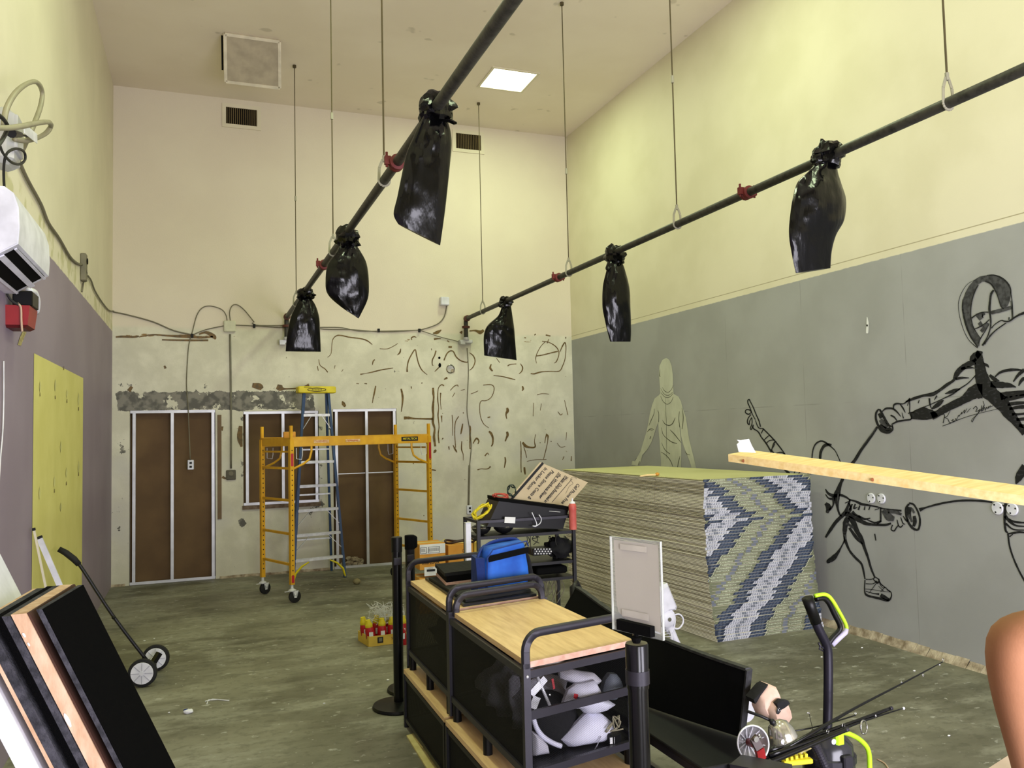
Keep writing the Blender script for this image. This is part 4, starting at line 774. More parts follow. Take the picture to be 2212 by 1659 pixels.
for k in range(NB):
    z = k*PITCH; v = z/STZ
    dx = interp(v, [(0, .075), (.15, .045), (.3, .02), (.5, 0), (.8, -.01), (1, 0)])+random.uniform(-.006, .006)
    dy = interp(v, [(0, -.0), (1, 0)])+random.uniform(-.008, .008)
    o0 = FL+WD*dx+LD*dy
    if k == NB-1: lab = 'topmost pair of drywall sheets in the stack, pale green upper face'
    elif k == 0: lab = 'bottom pair of drywall sheets in the stack, on the concrete floor'
    else: lab = 'pair of taped drywall sheets, %s in the stack counting down from the top' % ordinal(NB-k)
    t = thing('drywall_bundle', lab, 'drywall', o0+V((0, 0, z)), grp)
    for j in (0, 1):
        z0 = z+j*PITCH/2; th = PITCH/2-.0006; ed = .0022 if random.random() < .85 else .0042; m = M()
        jj = random.uniform(-.003, .003); s0 = WD*jj
        a = o0+s0; b = a+WD*WID; e_ = .035
        # long edges are tapered, which leaves the dark joint between two sheets
        prof = [(0, z0+ed), (e_, z0), (WID-e_, z0), (WID, z0+ed), (WID, z0+th-ed), (WID-e_, z0+th), (e_, z0+th), (0, z0+th-ed)]
        m.loft([[V((a.x, a.y, 0))+WD*u+LD*q+V((0, 0, zz)) for u, zz in prof] for q in (0, LEN)])
        m.build('sheet', M_top if (k == NB-1 and j == 1) else (M_side if random.random() < .72 else M_side2), t)
    # printed end tape
    m = M(); yf = -LD*.0015; z0, z1 = z+.0012, z+PITCH-.0012; ph = phase(k)+random.choice((0, 0, 0, .04, -.04, .09 if 34 < k < 44 else .02, -.09 if 34 < k < 44 else -.02)); flip = k % 2
    def quad(u0, u1, za, zb, sl, dd, mi):
        pts = []
        for (u, zz) in ((u0, za), (u1, za), (u1+sl*(zb-za), zb), (u0+sl*(zb-za), zb)):
            pts.append(o0+WD*min(max(u+sl*0, 0), WID)+V((0, 0, zz))+yf*dd)
        if (pts[1]-pts[0]).length < .002 and (pts[2]-pts[3]).length < .002: return
        m.add(pts, [(0, 1, 2, 3)], mi)
    quad(0, WID, z0, z1, 0, 1, 3)
    Tp = 1.02; cells = [('n', .17), ('o', .43), ('n', .15), ('w', .27)]; u = -Tp*2+(ph % Tp)
    while u < WID:
        for kind, L in cells:
            a, b = u, u+L; u = b
            if b < 0 or a > WID: continue
            sl = 1.0
            if kind == 'n':
                quad(a, b, z0, z1, sl, 1.15, 1)
                q = a+.02
                while q < b-.03: 
                    if 0 < q < WID-.03: quad(q, q+.026, z0+.003, z0+.0095, sl, 1.3, 5); quad(q+.008, q+.034, z0+.0135, z1-.003, sl, 1.3, 5)
                    q += .034
            elif kind == 'o':
                quad(a, b, z0, z1, sl, 1.15, 2); quad(a+.005, a+.010, z0, z1, sl, 1.3, 4)
                quad(a+L*.46, a+L*.58, z0, z1, 0, 1.25, 3)
                for q, up in ((a+L*.25, 1), (a+L*.78, -1)):
                    if -.0+.075 < q < WID-.075:
                        zc = (z0+z1)/2; X_ = WD if (up > 0) == bool(flip) else -WD; Y_ = V((0, 0, 1 if (up > 0) == bool(flip) else -1))
                        put_text(m, 'SHEETROCK', o0+WD*q+V((0, 0, zc))+yf*1.4, X_, Y_, .0155, 4, .012, wid=.145)
            else:
                quad(a, b, z0, z1, sl, 1.15, 0)
                for q in range(10):
                    uu = a+.02+q*L*.092
                    if not .01 < uu < WID-.03: continue
                    if q in (4, 5): quad(uu, uu+.022, z0+.001, z1-.001, 0, 1.3, 3)
                    else: quad(uu, uu+.014, z0+.004, z0+.0095, 0, 1.3, 6); quad(uu+.004, uu+.017, z0+.0135, z0+.0185, 0, 1.3, 6)
    m.build('end_tape', TAPE, t)
# small broken bits on the top of the stack
for (px, py, nm, lab) in [(1408, 1026, 'joint_scrap', 'small tan wood scrap lying on top of the drywall stack, nearer the front edge')]:
    c = AZ(px, py, STZ+.012); t = thing('wood_scrap', lab, 'scrap', c); m = M(); m.tube([c+V((-.14, -.03, -.004)), c+V((-.05, 0, 0)), c+V((.05, .02, .0))], [.006, .010, .008], 6); m.build('stick', M_pine, t); m = M(); m.blob(c+V((.07, .02, .004)), (.022, .02, .016), .3, 3, 10, 8); m.build('knob', M_card, t, True)

# ---------------------------------------------------------------- scaffold
P0, LV, WV = V((.94, 9.5, 0)), V((1.68, .39, 0)), V((-.265, .665, 0))
t = thing('rolling_scaffold', 'yellow rolling scaffold with a flat platform deck in front of the back wall', 'scaffold', P0+LV/2+WV/2)
Pt = lambda a, b, z: P0+LV*a+WV*b+V((0, 0, z))
def ring_bolts(m, p, z0, z1):
    pass
for a in (0, 1):
    for b in (0, 1):
        zb = .20 if b == 0 or True else .2
        m = M(); m.bar(Pt(a, b, .2), Pt(a, b, 1.80), .046, .046, up=WV)
        m.bar(Pt(a, b, 1.80), Pt(a, b, 1.95), .03, .03, up=WV); m.build('post', M_yel, t)
        m = M()
        for i in range(26): 
            z = .3+i*.055; m.box(Pt(a, b, z)-WV.normalized()*.0235, (.012, .002, .012), mt=Matrix.Rotation(math.atan2(LV.y, LV.x), 3, 'Z'))
        m.build('pin_holes', M_rubber, t)
        # caster
        cst = M(); c = Pt(a, b, 0); ang = {(0, 0): .25, (0, 1): .5, (1, 0): 2.6, (1, 1): 2.4}[(a, b)]; dv = V((math.cos(ang), math.sin(ang), 0)); av = V((-dv.y, dv.x, 0)); wc = c+dv*.03+V((0, 0, .068))
        cst.cyl(c+V((0, 0, .13)), c+V((0, 0, .21)), .016, 10); cst.lathe(c+V((0, 0, .125)), [(.035, 0), (.042, .008), (.042, .018), (.02, .03)], n=14)
        for s in (-1, 1): cst.hexa([wc+av*.026*s+dv*q+V((0, 0, zz)) for zz, w_ in ((-.012, .014), (.065, .034)) for q, r_ in ((-w_, 0), (w_, 0))]+[wc+av*.031*s+dv*q+V((0, 0, zz)) for zz, w_ in ((-.012, .014), (.065, .034)) for q, r_ in ((-w_, 0), (w_, 0))])
        cst.box(c+V((0, 0, .13))-dv*.05, (.07, .02, .006), mt=Matrix.Rotation(ang, 3, 'Z'))
        co_ = cst.build('caster', M_alu, t)
        wh = M(); wh.lathe(wc-av*.02, [(.001, 0), (.05, 0), (.066, .006), (.068, .02), (.066, .034), (.05, .04), (.001, .04)], av, 22); wh.build('wheel', M_rubber, co_, 40)
    for z in (.415, .75, 1.12, 1.475):
        m = M(); m.bar(Pt(a, 0, z), Pt(a, 1, z), .026, .026, up=V((0, 0, 1))); m.build('rung', M_yel, t)
    m = M(); m.bar(Pt(a, 0, 1.66), Pt(a, 1, 1.66), .02, .02); 
    for b in (0, 1):
        s = 1 if a == 0 else -1; ld = LV.normalized()*s; q = Pt(a, b, 0)
        m.tube([q+V((0, 0, 1.46)), q+ld*.14+V((0, 0, 1.52)), q+ld*.21+V((0, 0, 1.57)), q+ld*.235+V((0, 0, 1.66)), q+ld*.235+V((0, 0, 1.74))], .013, 8)
    m.build('knee_brace', M_yel, t)
    for b in (0, 1):
        s = 1 if a == 0 else -1; ld = LV.normalized()*s; q = Pt(a, b, 0)+ld*.05-WV.normalized()*.02; m = M()
        m.tube([q+V((0, 0, 1.70)), q+V((0, 0, 1.58)), q+ld*.06+V((0, 0, 1.57)), q+ld*.07+V((0, 0, 1.62)), q+ld*.07+V((0, 0, 1.70))], .005, 6); m.build('locking_pin', M_alu, t)
for b in (0, 1):
    m = M(); z0, z1 = 1.715, 1.82; s = -1 if b == 0 else 1; wn = WV.normalized()*s
    m.bar(Pt(.0, b, (z0+z1)/2)+wn*.01, Pt(1, b, (z0+z1)/2)+wn*.01, .006, z1-z0-.01, up=(0, 0, 1)); m.bar(Pt(0, b, z1)-wn*.005, Pt(1, b, z1)-wn*.005, .04, .008); m.bar(Pt(0, b, z0+.004)-wn*.005, Pt(1, b, z0+.004)-wn*.005, .03, .008)
    m.build('deck_rail', M_yel, t)
m = M(); m.hexa([Pt(.02, .04, 1.795), Pt(.98, .04, 1.795), Pt(.98, .96, 1.795), Pt(.02, .96, 1.795), Pt(.02, .04, 1.812), Pt(.98, .04, 1.812), Pt(.98, .96, 1.812), Pt(.02, .96, 1.812)]); m.build('deck', M_osb, t)
for a in (0, 1): m = M(); m.bar(Pt(a, 0, 1.77), Pt(a, 1, 1.77), .03, .09); m.build('end_rail', M_yel, t)
wn = WV.normalized(); lb = M(); c = Pt(.845, 0, 1.770)-wn*.0165; lb.bar(c-LV.normalized()*.11, c+LV.normalized()*.11, .002, .05); lbo = lb.build('maker_label', M_ink, t)
lt = M(); put_text(lt, 'METALTECH', c-wn*.003, LV, (0, 0, 1), .035, bold=.01, wid=.18); lt.build('label_lettering', M_yel2, lbo)
M_sticker = mat('pale_sticker', (216, 184, 138), .6, c2=(196, 150, 90), scale=40)
for a in (.20, .42): m = M(); c = Pt(a, 0, 1.768)-wn*.0165; m.bar(c-LV.normalized()*.09, c+LV.normalized()*.09, .002, .035); so = m.build('sticker', M_sticker, t); m = M(); put_text(m, 'WARNING', c-wn*.003, LV, (0, 0, 1), .02, wid=.13); m.build('sticker_print', M_redp, so)
for q, z0, z1 in ((Pt(0, 0, 0), 1.50, 1.64), (Pt(1, 0, 0), 1.52, 1.72), (Pt(0, 0, 0), .22, .30)):
    m = M(); m.box(q-wn*.0245+V((0, 0, (z0+z1)/2)), (.03, .002, z1-z0), mt=Matrix.Rotation(math.atan2(LV.y, LV.x), 3, 'Z')); m.build('red_sticker', M_redp, t)
c = Pt(.06, .35, 1.812); t2 = thing('small_block', 'small brown block lying on the left end of the scaffold deck', 'block', c); M().box(c+V((0, 0, .035)), (.13, .09, .07), bev=.004).build('block', M_card, t2); M().box(c+V((0, 0, .0715)), (.128, .05, .002)).build('tape_strip', M_ply, t2)

# ---------------------------------------------------------------- step ladder
L0, R0 = V((1.075, 10.73, 0)), V((1.74, 10.87, 0)); TLp, TRp = AY(656, 852, 11.12), AY(709, 852, 11.16); TLp.z = TRp.z = 2.40
t = thing('step_ladder', 'tall blue step ladder with aluminium treads and a yellow top cap', 'ladder', (L0+R0)/2)
xdir = (TRp-TLp).normalized()
for a, b in ((L0, TLp), (R0, TRp)):
    m = M(); m.bar(a, b, .03, .075, up=(0, 1, 0)); m.build('front_rail', M_blue, t)
BL0, BR0 = V((1.12, 11.46, 0)), V((1.66, 11.50, 0))
for a, b in ((BL0, TLp+V((.02, .06, 0))), (BR0, TRp+V((-.02, .06, 0)))): m = M(); m.bar(a, b, .028, .05, up=(0, 1, 0)); m.build('rear_rail', M_blue, t)
for k in range(7):
    z = .305*(k+.93); f_ = z/2.40; a, b = L0.lerp(TLp, f_), R0.lerp(TRp, f_); m = M(); dvec = (b-a).normalized(); dep = V((0, 1, 0))
    a = a+dvec*.01; b = b-dvec*.01
    m.hexa([a+V((0, -.045, -.03)), b+V((0, -.045, -.03)), b+V((0, .035, -.006)), a+V((0, .035, -.006)), a+V((0, -.045, 0)), b+V((0, -.045, 0)), b+V((0, .035, 0)), a+V((0, .035, 0))]); 
    for q in range(3): m.bar(a+V((0, -.03+q*.025, .002)), b+V((0, -.03+q*.025, .002)), .008, .003)
    m.build('tread', M_alu, t)
    if k in (1, 2, 6):
        m = M(); q = .30
        for e0, e1, s in ((a, b, 1), (b, a, 1)):
            hi = e0.lerp(e1, q)+V((0, -.02, -.02)); lo_p = (L0 if e0 is a else R0).lerp(TLp if e0 is a else TRp, f_-.09)+V((0, -.02, 0)); m.bar(hi, lo_p, .014, .006)
        m.build('tread_brace', M_alu, t)
for z in (.45, 1.05, 1.65): 
    a, b = BL0.lerp(TLp, z/2.4), BR0.lerp(TRp, z/2.4); m = M(); m.bar(a, b, .025, .02); m.build('rear_brace', M_alu, t)
for a, b in ((L0.lerp(TLp, .8), BL0.lerp(TLp, .8)), (R0.lerp(TRp, .8), BR0.lerp(TRp, .8))): m = M(); m.bar(a, b, .02, .006, up=(1, 0, 0)); m.build('spreader', M_alu, t)
for e, s in ((L0, 1), (R0, -1)):
    m = M(); d = (R0-L0).normalized()*s; m.tube([e+V((0, -.02, .02)), e+d*.03+V((0, -.02, .12)), e+d*.11+V((0, -.02, .20)), e+d*.20+V((0, -.02, .245))], [.022, .024, .022, .015], 8, flat=.6); m.build('foot_brace', M_yel2, t)
m = M(); cc = (TLp+TRp)/2+V((0, 0, .035)); rot = Matrix.Rotation(math.atan2(xdir.y, xdir.x), 3, 'Z'); m.box(cc, (.50, .16, .09), mt=rot, bev=.012); cap = m.build('top_cap', M_yel2, t)
m = M(); fr_ = cc-V((0, .084, 0)); ov = [fr_+xdir*.12*math.cos(a)+V((0, -.001, .022*math.sin(a))) for a in [i*PI/12 for i in range(25)]]; m.tube(ov, .004, 5); 
for i in range(7): m.bar(fr_+xdir*(-.06+i*.02)+V((0, -.002, -.010)), fr_+xdir*(-.055+i*.02)+V((0, -.002, .010)), .006, .003)
m.bar(fr_-xdir*.17+V((0, 0, .03)), fr_-xdir*.07+V((0, 0, .03)), .003, .004); m.build('cap_emblem', M_ink, cap)

# ---------------------------------------------------------------- sweeper with two wheels
w1c, w2c = AZ(308, 1484, 0), AZ(339, 1447, 0); w2c = w1c+(w2c-w1c).normalized()*.42
t = thing('magnetic_sweeper', 'long-handled black sweeper on two white-hubbed wheels', 'sweeper', (w1c+w2c)/2); ax = (w2c-w1c).normalized(); rW = .104
for c, s in ((w1c, 0), (w2c, 1)):
    c = c+V((0, 0, rW)); m = M(); m.lathe(c-ax*.02, [(rW*.78, 0), (rW*.97, .004), (rW, .02), (rW*.97, .036), (rW*.78, .04)], ax, 32); 
    m.lathe(c-ax*.012, [(rW*.79, 0), (rW*.79, .024)], ax, 24); wo = m.build('wheel', M_rubber, t, 40)
    h = M(); h.lathe(c-ax*.0245, [(.001, 0), (rW*.76, 0), (rW*.77, .004), (rW*.77, .045), (rW*.76, .049), (.001, .049)], ax, 28); h.lathe(c-ax*.032, [(.001, 0), (.014, 0), (.014, .012), (.001, .012)], ax, 12); ho = h.build('hub', M_white, wo, 40)
    u0 = ax.orthogonal().normalized(); v0 = ax.cross(u0); sp = M()
    for k in range(8): d = u0*math.cos(k*PI/4)+v0*math.sin(k*PI/4); sp.bar(c-ax*.026+d*.02, c-ax*.026+d*rW*.72, .004, .004)
    sp.build('hub_spokes', mat('spoke_grey', (170, 170, 182), .6) if s == 0 else MATS['spoke_grey'], wo)
m = M(); zc = V((0, 0, rW-.01)); a, b = w1c+ax*.03+zc, w2c-ax*.03+zc; m.bar(a, b, .04, .05); m.build('magnet_bar', M_steel, t)
m = M(); m.cyl(w1c+V((0, 0, rW)), w2c+V((0, 0, rW)), .009, 10); m.build('axle', M_steel, t)
m = M(); mid = (w1c+w2c)/2+zc; m.bar(mid-ax*.05, mid+ax*.05, .08, .07); m.bar(mid+V((.03, 0, .03)), mid+V((.07, .02, .09)), .05, .03); m.build('bracket', M_blackp, t)
yh = mid.y; hp = [mid+V((0, 0, .02)), AY(246, 1333, yh), AY(180, 1232, yh), AY(168, 1217, yh)]; m = M(); m.tube([V(q) for q in smooth_pts([tuple(q) for q in hp], 4)], .013, 10); m.build('handle', M_black, t, True)
m = M(); m.tube([AY(171, 1220, yh), AY(160, 1208, yh), AY(142, 1194, yh), AY(127, 1186, yh)], [.020, .024, .023, .02], 10)
for q in range(3): m.blob(AY(146+q*8, 1200+q*6, yh), (.013, .013, .013), 0, 1, 8, 6)
m.build('grip', M_rubber, t, True)
m = M(); m.blob(AY(245, 1334, yh-.02), (.014, .014, .014), 0, 1, 8, 6); m.build('lever', M_blackp, t)

# ---------------------------------------------------------------- slabs leaning at the left
LS = .444
def xs(x0, z, ztop): return x0+LS*(ztop-z)
def slab(name, label, pxa, pxb, pyt, Y0, dep, far, mm, ztop=None, cat='panel', parts=None, zbot=.0):
    a = AY(pxa, pyt, Y0); b = AY(pxb, pyt+(pxb-pxa)*.0, Y0); zt = a.z if ztop is None else ztop; skew = far
    t = thing(name, label, cat, (xs(a.x, 0, a.z), Y0+dep/2, zbot)); th = b.x-a.x
    def C_(u, v, z): return V((xs(a.x, z, a.z)+th*u+skew*v, Y0+dep*v, z))
    for (nm, u0, u1, v0, v1, mt_) in parts:
        m = M(); m.hexa([C_(u0, v0, zbot), C_(u1, v0, zbot), C_(u1, v1, zbot), C_(u0, v1, zbot), C_(u0, v0, zt), C_(u1, v0, zt), C_(u1, v1, zt), C_(u0, v1, zt)]); m.build(nm, mt_, t)
    return t
G2 = 'slabs leaning in a row at the lower left'
slab('carpeted_slab', 'black carpet-faced slab, front one of the leaning row at the lower left', 78, 93, 1317, 2.6, .37, .055, None, parts=[('core', 0, .85, 0, 1, M_foam), ('carpet_face', .85, 1.0, -.0, 1, M_carpet)])
slab('wooden_slab', 'thick rough plywood slab leaning between two black padded slabs', 23, 62, 1328, 2.6, .45, .055, None, parts=[('plywood_body', 0, .86, 0, 1, M_osb), ('dark_side', .86, 1, .01, 1, mat('slab_dark_brown', (64, 34, 20), .8))])  # dark brown strip along the right-hand side of the slab
slab('carpeted_slab', 'charcoal foam-edged black slab leaning just behind the plywood slab', -14, 21, 1334, 2.6, .47, .055, None, parts=[('foam_layer', .5, 1, 0, 1, M_foam), ('carpet_face', 0, .5, 0, 1, M_carpet)])
slab('carpeted_slab', 'charcoal slab with a thin plywood back, second last of the leaning row', -56, -24, 1345, 2.6, .5, .055, None, parts=[('foam_layer', .3, 1, 0, 1, M_foam), ('plywood_back', 0, .28, 0, 1, M_osb)])
# big white board behind them, leaning on the wall
x0b = -.415; zb_ = .96
def WB(z, d=0): return x0b-LS*(z-zb_)+d
def on_board(px, py):
    d = ray(px, py); # plane x = x0b - LS*(z-zb_)
    k = (x0b+LS*zb_-LS*CAM.z-CAM.x)/(d.x+LS*d.z); return CAM+d*k
fb = on_board(17, 1229); t = thing('white_board', 'wide white board leaning on the left wall behind the dark slabs', 'board', (WB(0), 2.6, 0)); ztw = 2.18
m = M(); m.hexa([V((WB(z)-th, y, z)) for z in (0, ztw) for y, th in ((2.6, .035), (2.6, 0), (fb.y, 0), (fb.y, .035))]); m.build('board', M_whitewood, t)
m = M(); m.hexa([V((WB(z)-th, y, z)) for z in (0, ztw) for y, th in ((2.596, .046), (2.596, -.006), (2.62, -.006), (2.62, .046))]); m.build('edge_strip', M_whitewood, t)
# white sticks leaning on the yellow patch
for (xa, ya_, xb, yb_, w_, lab, mt_) in [(84, 1160, 140, 1290, .035, 'white trim stick leaning on the yellow patch, right of the thin one', M_white), (73, 1142, 92, 1235, .012, 'thin pale trim stick leaning at the edge of the yellow patch', M_cream)]:
    a = AX(xa, ya_, XL+.03); b = AY(xb, yb_, a.y+.02); d = (b-a).normalized(); e = a+d*(a.z/-d.z); t = thing('trim_stick', lab, 'stick', e)
    m = M(); m.bar(a, e, w_, .02, up=(0, 1, 0)); m.build('stick', mt_, t); m = M(); m.bar(a-d*.004, a+d*.012, w_+.004, .024, up=(0, 1, 0)); m.build('end_cap', M_rubber, t)

# ---------------------------------------------------------------- long plank crossing at the right
def cam_depth(px, py, dep): return CAM+ray(px, py)*dep
pa, pb = cam_depth(1573, 981, 4.24), cam_depth(2212, 1071, 3.23); dv = (pb-pa).normalized(); pe = pb+dv*1.3
wv = V((-dv.y, dv.x, 0)).normalized(); wv = wv if wv.y > 0 else -wv; wvec = wv*.14+V((0, 0, .028)); dn = V((0, 0, -.038))
t = thing('lumber_plank', 'long pale lumber plank crossing the right side above the drywall stack', 'plank', pa)
m = M(); m.hexa([pa+dn, pe+dn, pe+wvec+dn, pa+wvec*.85+dn+dv*.06, pa, pe, pe+wvec, pa+wvec*.85+dv*.06]); m.build('plank', M_pine, t)
m = M()
for (px, py) in ((1597, 1003), (1858, 1037)): q = cam_depth(px, py, 4.15 if px < 1700 else 3.6); m.blob(pa+dv*((q-pa).dot(dv))+dn*.6-wv*.0005, (.014, .003, .008), 0, 1, 10, 6)
m.build('knots', mat('knot_brown', (120, 66, 28), .8), t)
# trestle carrying the plank just outside the picture
q = pb+dv*1.0+wvec*.5+dn; t = thing('saw_horse', 'wooden saw horse carrying the plank outside the right edge', 'trestle', (q.x, q.y, 0)); m = M()
m.bar(q+wv*.3+V((0, 0, -.03)), q-wv*.3+V((0, 0, -.03)), .04, .05); m.build('beam', M_pine, t)
for sa in (-1, 1):
    for sb in (-1, 1): m = M(); m.bar(q+wv*.25*sa+V((0, 0, -.05)), V((q.x, q.y, 0))+wv*.3*sa+dv.cross(V((0, 0, 1))).cross(V((0, 0, 1)))*.25*sb, .04, .04); m.build('leg', M_pine, t)
c0 = pa+dv*.17+wvec*.5; t = thing('paper_scrap', 'torn white card standing on the left end of the plank', 'paper', c0); yq = c0.y
m = M(); pts = [AY(x, y, yq) for x, y in [(1596, 976), (1592, 960), (1597, 955), (1592, 950), (1600, 951), (1618, 948), (1624, 962), (1633, 978)]]; th = V((0, .004, 0))
n = len(pts); m.add([p_ for p_ in pts]+[p_+th for p_ in pts], [tuple(range(n)), tuple(range(2*n-1, n-1, -1))]+[(i, n+i, n+(i+1) % n, (i+1) % n) for i in range(n)]); m.build('card', M_paper, t)

# pale knots where the paint chipped off the plywood slab edge
m = M()
for (x, y, rx, ry) in [(52, 1372, 3, 5), (62, 1392, 2.5, 4), (146, 1556, 5, 15)]:
    c = [AY(x+rx*math.cos(a)+ry*.45*math.sin(a), y+ry*math.sin(a), 2.596) for a in [i*PI/7 for i in range(14)]]; m.poly(c)
so = bpy.data.objects['wooden_slab']; m.build('white_scuff', M_paper, so)
# ---------------------------------------------------------------- mesh sheet material (real holes through alpha)
def mesh_mat(name, p, thr):
    g = G(name, .6, .2); nt = g.nt
    def w(a): return g.math('ABSOLUTE', g.math('SUBTRACT', g.math('FRACT', a), .5))
    h = g.math('ADD', g.math('ADD', g.x, g.y), 0.0); u = g.math('DIVIDE', h, p); v = g.math('DIVIDE', g.z, p*.62)
    a = w(g.math('ADD', u, v)); b = w(g.math('SUBTRACT', u, v)); solid = g.math('LESS_THAN', g.math('MINIMUM', a, b), thr)
    g.put(g.b.inputs['Alpha'], solid); return g.done(g.mix(.5, (9, 9, 10), (9, 9, 10)))
M_mesh = mesh_mat('expanded_metal_mesh', .0125, .05); M_meshd = mesh_mat('dense_metal_mesh', .009, .30)
M_cloth = mat('white_cloth', (206, 204, 212), .85, c2=(176, 174, 186), scale=5, bump=.2, bscale=20)
M_vinyl = mat('white_vinyl_pad', (222, 222, 236), .5, c2=(204, 204, 222), scale=4)
M_dcloth = mat('dark_cloth', (20, 20, 22), .95, bump=.4, bscale=40)

# ---------------------------------------------------------------- the two wooden-topped trolleys
def trolley(label, O_, U, B, ztop, near):
    P = lambda a, b, z: V((O_[0], O_[1], 0))+V(U)*a+V(B)*b+V((0, 0, z)); t = thing('basket_trolley', label, 'cart', P(.5, .5, 0), 'wooden-topped mesh storage carts')
    Uv, Bv = V(U).normalized(), V(B).normalized()
    def brd(nm, a0, a1, b0, b1, z0, z1, mm, par=t):
        m = M(); m.hexa([P(a0, b0, z0), P(a1, b0, z0), P(a1, b1, z0), P(a0, b1, z0), P(a0, b0, z1), P(a1, b0, z1), P(a1, b1, z1), P(a0, b1, z1)]); return m.build(nm, mm, par)
    brd('top_board', .02, .98, .012, .988, ztop-.024, ztop, M_wood); brd('board_edge', .02, .98, .008, .0118, ztop-.024, ztop, M_woodend)
    for b in (.0, 1.0):
        for a in (0, 1): m = M(); m.bar(P(a, b, .37), P(a, b, ztop-.0), .03, .026, up=Bv); m.build('post', M_tube, t)
    zb = .46
    for a0, b0, a1, b1 in ((0, 0, 1, 0), (0, 1, 1, 1), (0, 0, 0, 1), (1, 0, 1, 1)):
        for z in (ztop-.045, zb): m = M(); m.bar(P(a0, b0, z), P(a1, b1, z), .02, .03); m.build('rail', M_tube, t)
        m = M(); q = [P(a0, b0, zb), P(a1, b1, zb), P(a1, b1, ztop-.05), P(a0, b0, ztop-.05)]; m.add(q, [(0, 1, 2, 3)]); m.build('mesh_panel', M_mesh if (b0 == b1 == 0) else M_meshd, t)
    m = M(); m.bar(P(0, 0, .69), P(1, 0, .69), .012, .035); m.build('cross_bar', M_tube, t)
    brd('basket_floor', .01, .99, .01, .99, zb-.004, zb, M_black)
    for b in (0, 1):
        ins = near and b == 1; h = .085 if ins else .115; r = .07; q0, q1 = P(.04 if ins else 0, .975 if ins else b, ztop), P(.96 if ins else 1, .975 if ins else b, ztop); Ul = Uv
        pts = [q0+V((0, 0, -.02)), q0+V((0, 0, h-r))]+arc(q0+V((0, 0, h-r))+Ul*r, r, PI, PI/2, 6, Ul, (0, 0, 1))+arc(q1+V((0, 0, h-r))-Ul*r, r, PI/2, 0, 6, Ul, (0, 0, 1))+[q1+V((0, 0, h-r)), q1+V((0, 0, -.02))]
        m = M()
        rings = []
        for i, p_ in enumerate(pts):
            d = (pts[min(i+1, len(pts)-1)]-pts[max(i-1, 0)]).normalized(); s_ = Bv; n_ = d.cross(s_).normalized()
            rings.append([p_+s_*x+n_*y for x, y in ((-.013, -.012), (-.007, -.017), (.007, -.017), (.013, -.012), (.013, .012), (.007, .017), (-.007, .017), (-.013, .012))])
        m.loft(rings); m.build('push_handle', M_tube, t, 50)
        for a in (0, 1): m = M(); m.blob(P(a, b, ztop-.05)-Bv*.015, (.006, .006, .006), 0, 1, 8, 6); m.build('bolt', M_alu, t)
    # lower shelf unit, the basket stands on its wooden top on short feet
    brd('lower_board', -.07, .93, .0, 1., .33, .355, M_wood)
    for a, b in ((.02, .05), (.02, .5), (.02, .95), (.95, .05), (.95, .95)): m = M(); m.cyl(P(a, b, .355), P(a, b, .46), .022, 12); m.build('foot', M_blackp, t)
    for a in (-.05, .9):
        for b in (.01, .99): m = M(); m.bar(P(a, b, 0), P(a, b, .33), .028, .028, up=Bv); m.build('lower_post', M_black, t)
    for a0, b0, a1, b1 in ((-.05, .01, .9, .01), (-.05, .99, .9, .99), (-.05, .01, -.05, .99), (.9, .01, .9, .99)):
        for z in (.31, .05): m = M(); m.bar(P(a0, b0, z), P(a1, b1, z), .02, .025); m.build('lower_rail', M_black, t)
        m = M(); m.add([P(a0, b0, .05), P(a1, b1, .05), P(a1, b1, .31), P(a0, b0, .31)], [(0, 1, 2, 3)]); m.build('lower_mesh', M_meshd, t)
    brd('lower_floor', -.04, .9, .02, .98, .045, .05, M_black)
    return t, P
U_ = (.583, .135, 0)
c1, P1 = trolley('nearer storage cart with a bare oak top and mesh sides full of white gear', (1.228, 3.17, 0), U_, (-.006, 1.055, 0), .90, True)
c2_, P2 = trolley('farther storage cart carrying the blue cooler bag and black folders', (1.226, 4.262, 0), U_, (.010, .965, 0), .90, False)
# contents seen through the front mesh
def shell(name, label, outline, Y, thick, mm, cat, bulge=.045, parts=None, grp=None):
    pts = [AY(x, y, Y) for x, y in outline]
    for p_ in pts: p_.z = max(p_.z, .468)
    c = sum(pts, V())/len(pts); t = thing(name, label, cat, c-V((0, 0, .1)), grp)
    m = M(); rings = []
    for s, dy in ((1, 0), (.85, -bulge*.6), (.55, -bulge*.92), (.2, -bulge)): rings.append([c+(p_-c)*s+V((0, dy, 0)) for p_ in pts])
    m.loft(rings[::-1], cap=False); m.f.append(tuple(range(len(pts)-1, -1, -1))); m.mi.append(0)
    back = [p_+V((0, thick, 0)) for p_ in pts]; n0 = len(m.v); m.add(pts+back, [(i, (i+1) % len(pts), len(pts)+(i+1) % len(pts), len(pts)+i) for i in range(len(pts))]+[tuple(range(2*len(pts)-1, len(pts)-1, -1))])
    m.build('shell', mm, t, 40); return t, c
yc = 3.355
t, c = shell('chest_pad', 'large white moulded chest pad at the bottom of the near cart basket', [(1212,1598),(1240,1568),(1262,1545),(1270,1538),(1300,1542),(1320,1558),(1328,1580),(1330,1600),(1318,1612),(1308,1632),(1290,1642),(1265,1648),(1240,1644),(1228,1630)], yc, .02, M_vinyl, 'pad')
m = M(); m.tube([AY(x, y, yc-.055) for x, y in [(1298,1590),(1290,1610),(1278,1630)]], .002, 5); m.build('seam', MATS['spoke_grey'], t)
t, c = shell('chest_pad', 'white folded pad with a small red and blue flag, middle of the near cart basket', [(1216,1520),(1228,1490),(1245,1478),(1262,1476),(1285,1470),(1297,1490),(1300,1510),(1320,1516),(1330,1522),(1310,1535),(1280,1542),(1262,1540),(1250,1528),(1232,1530)], yc-.02, .02, M_vinyl, 'pad')
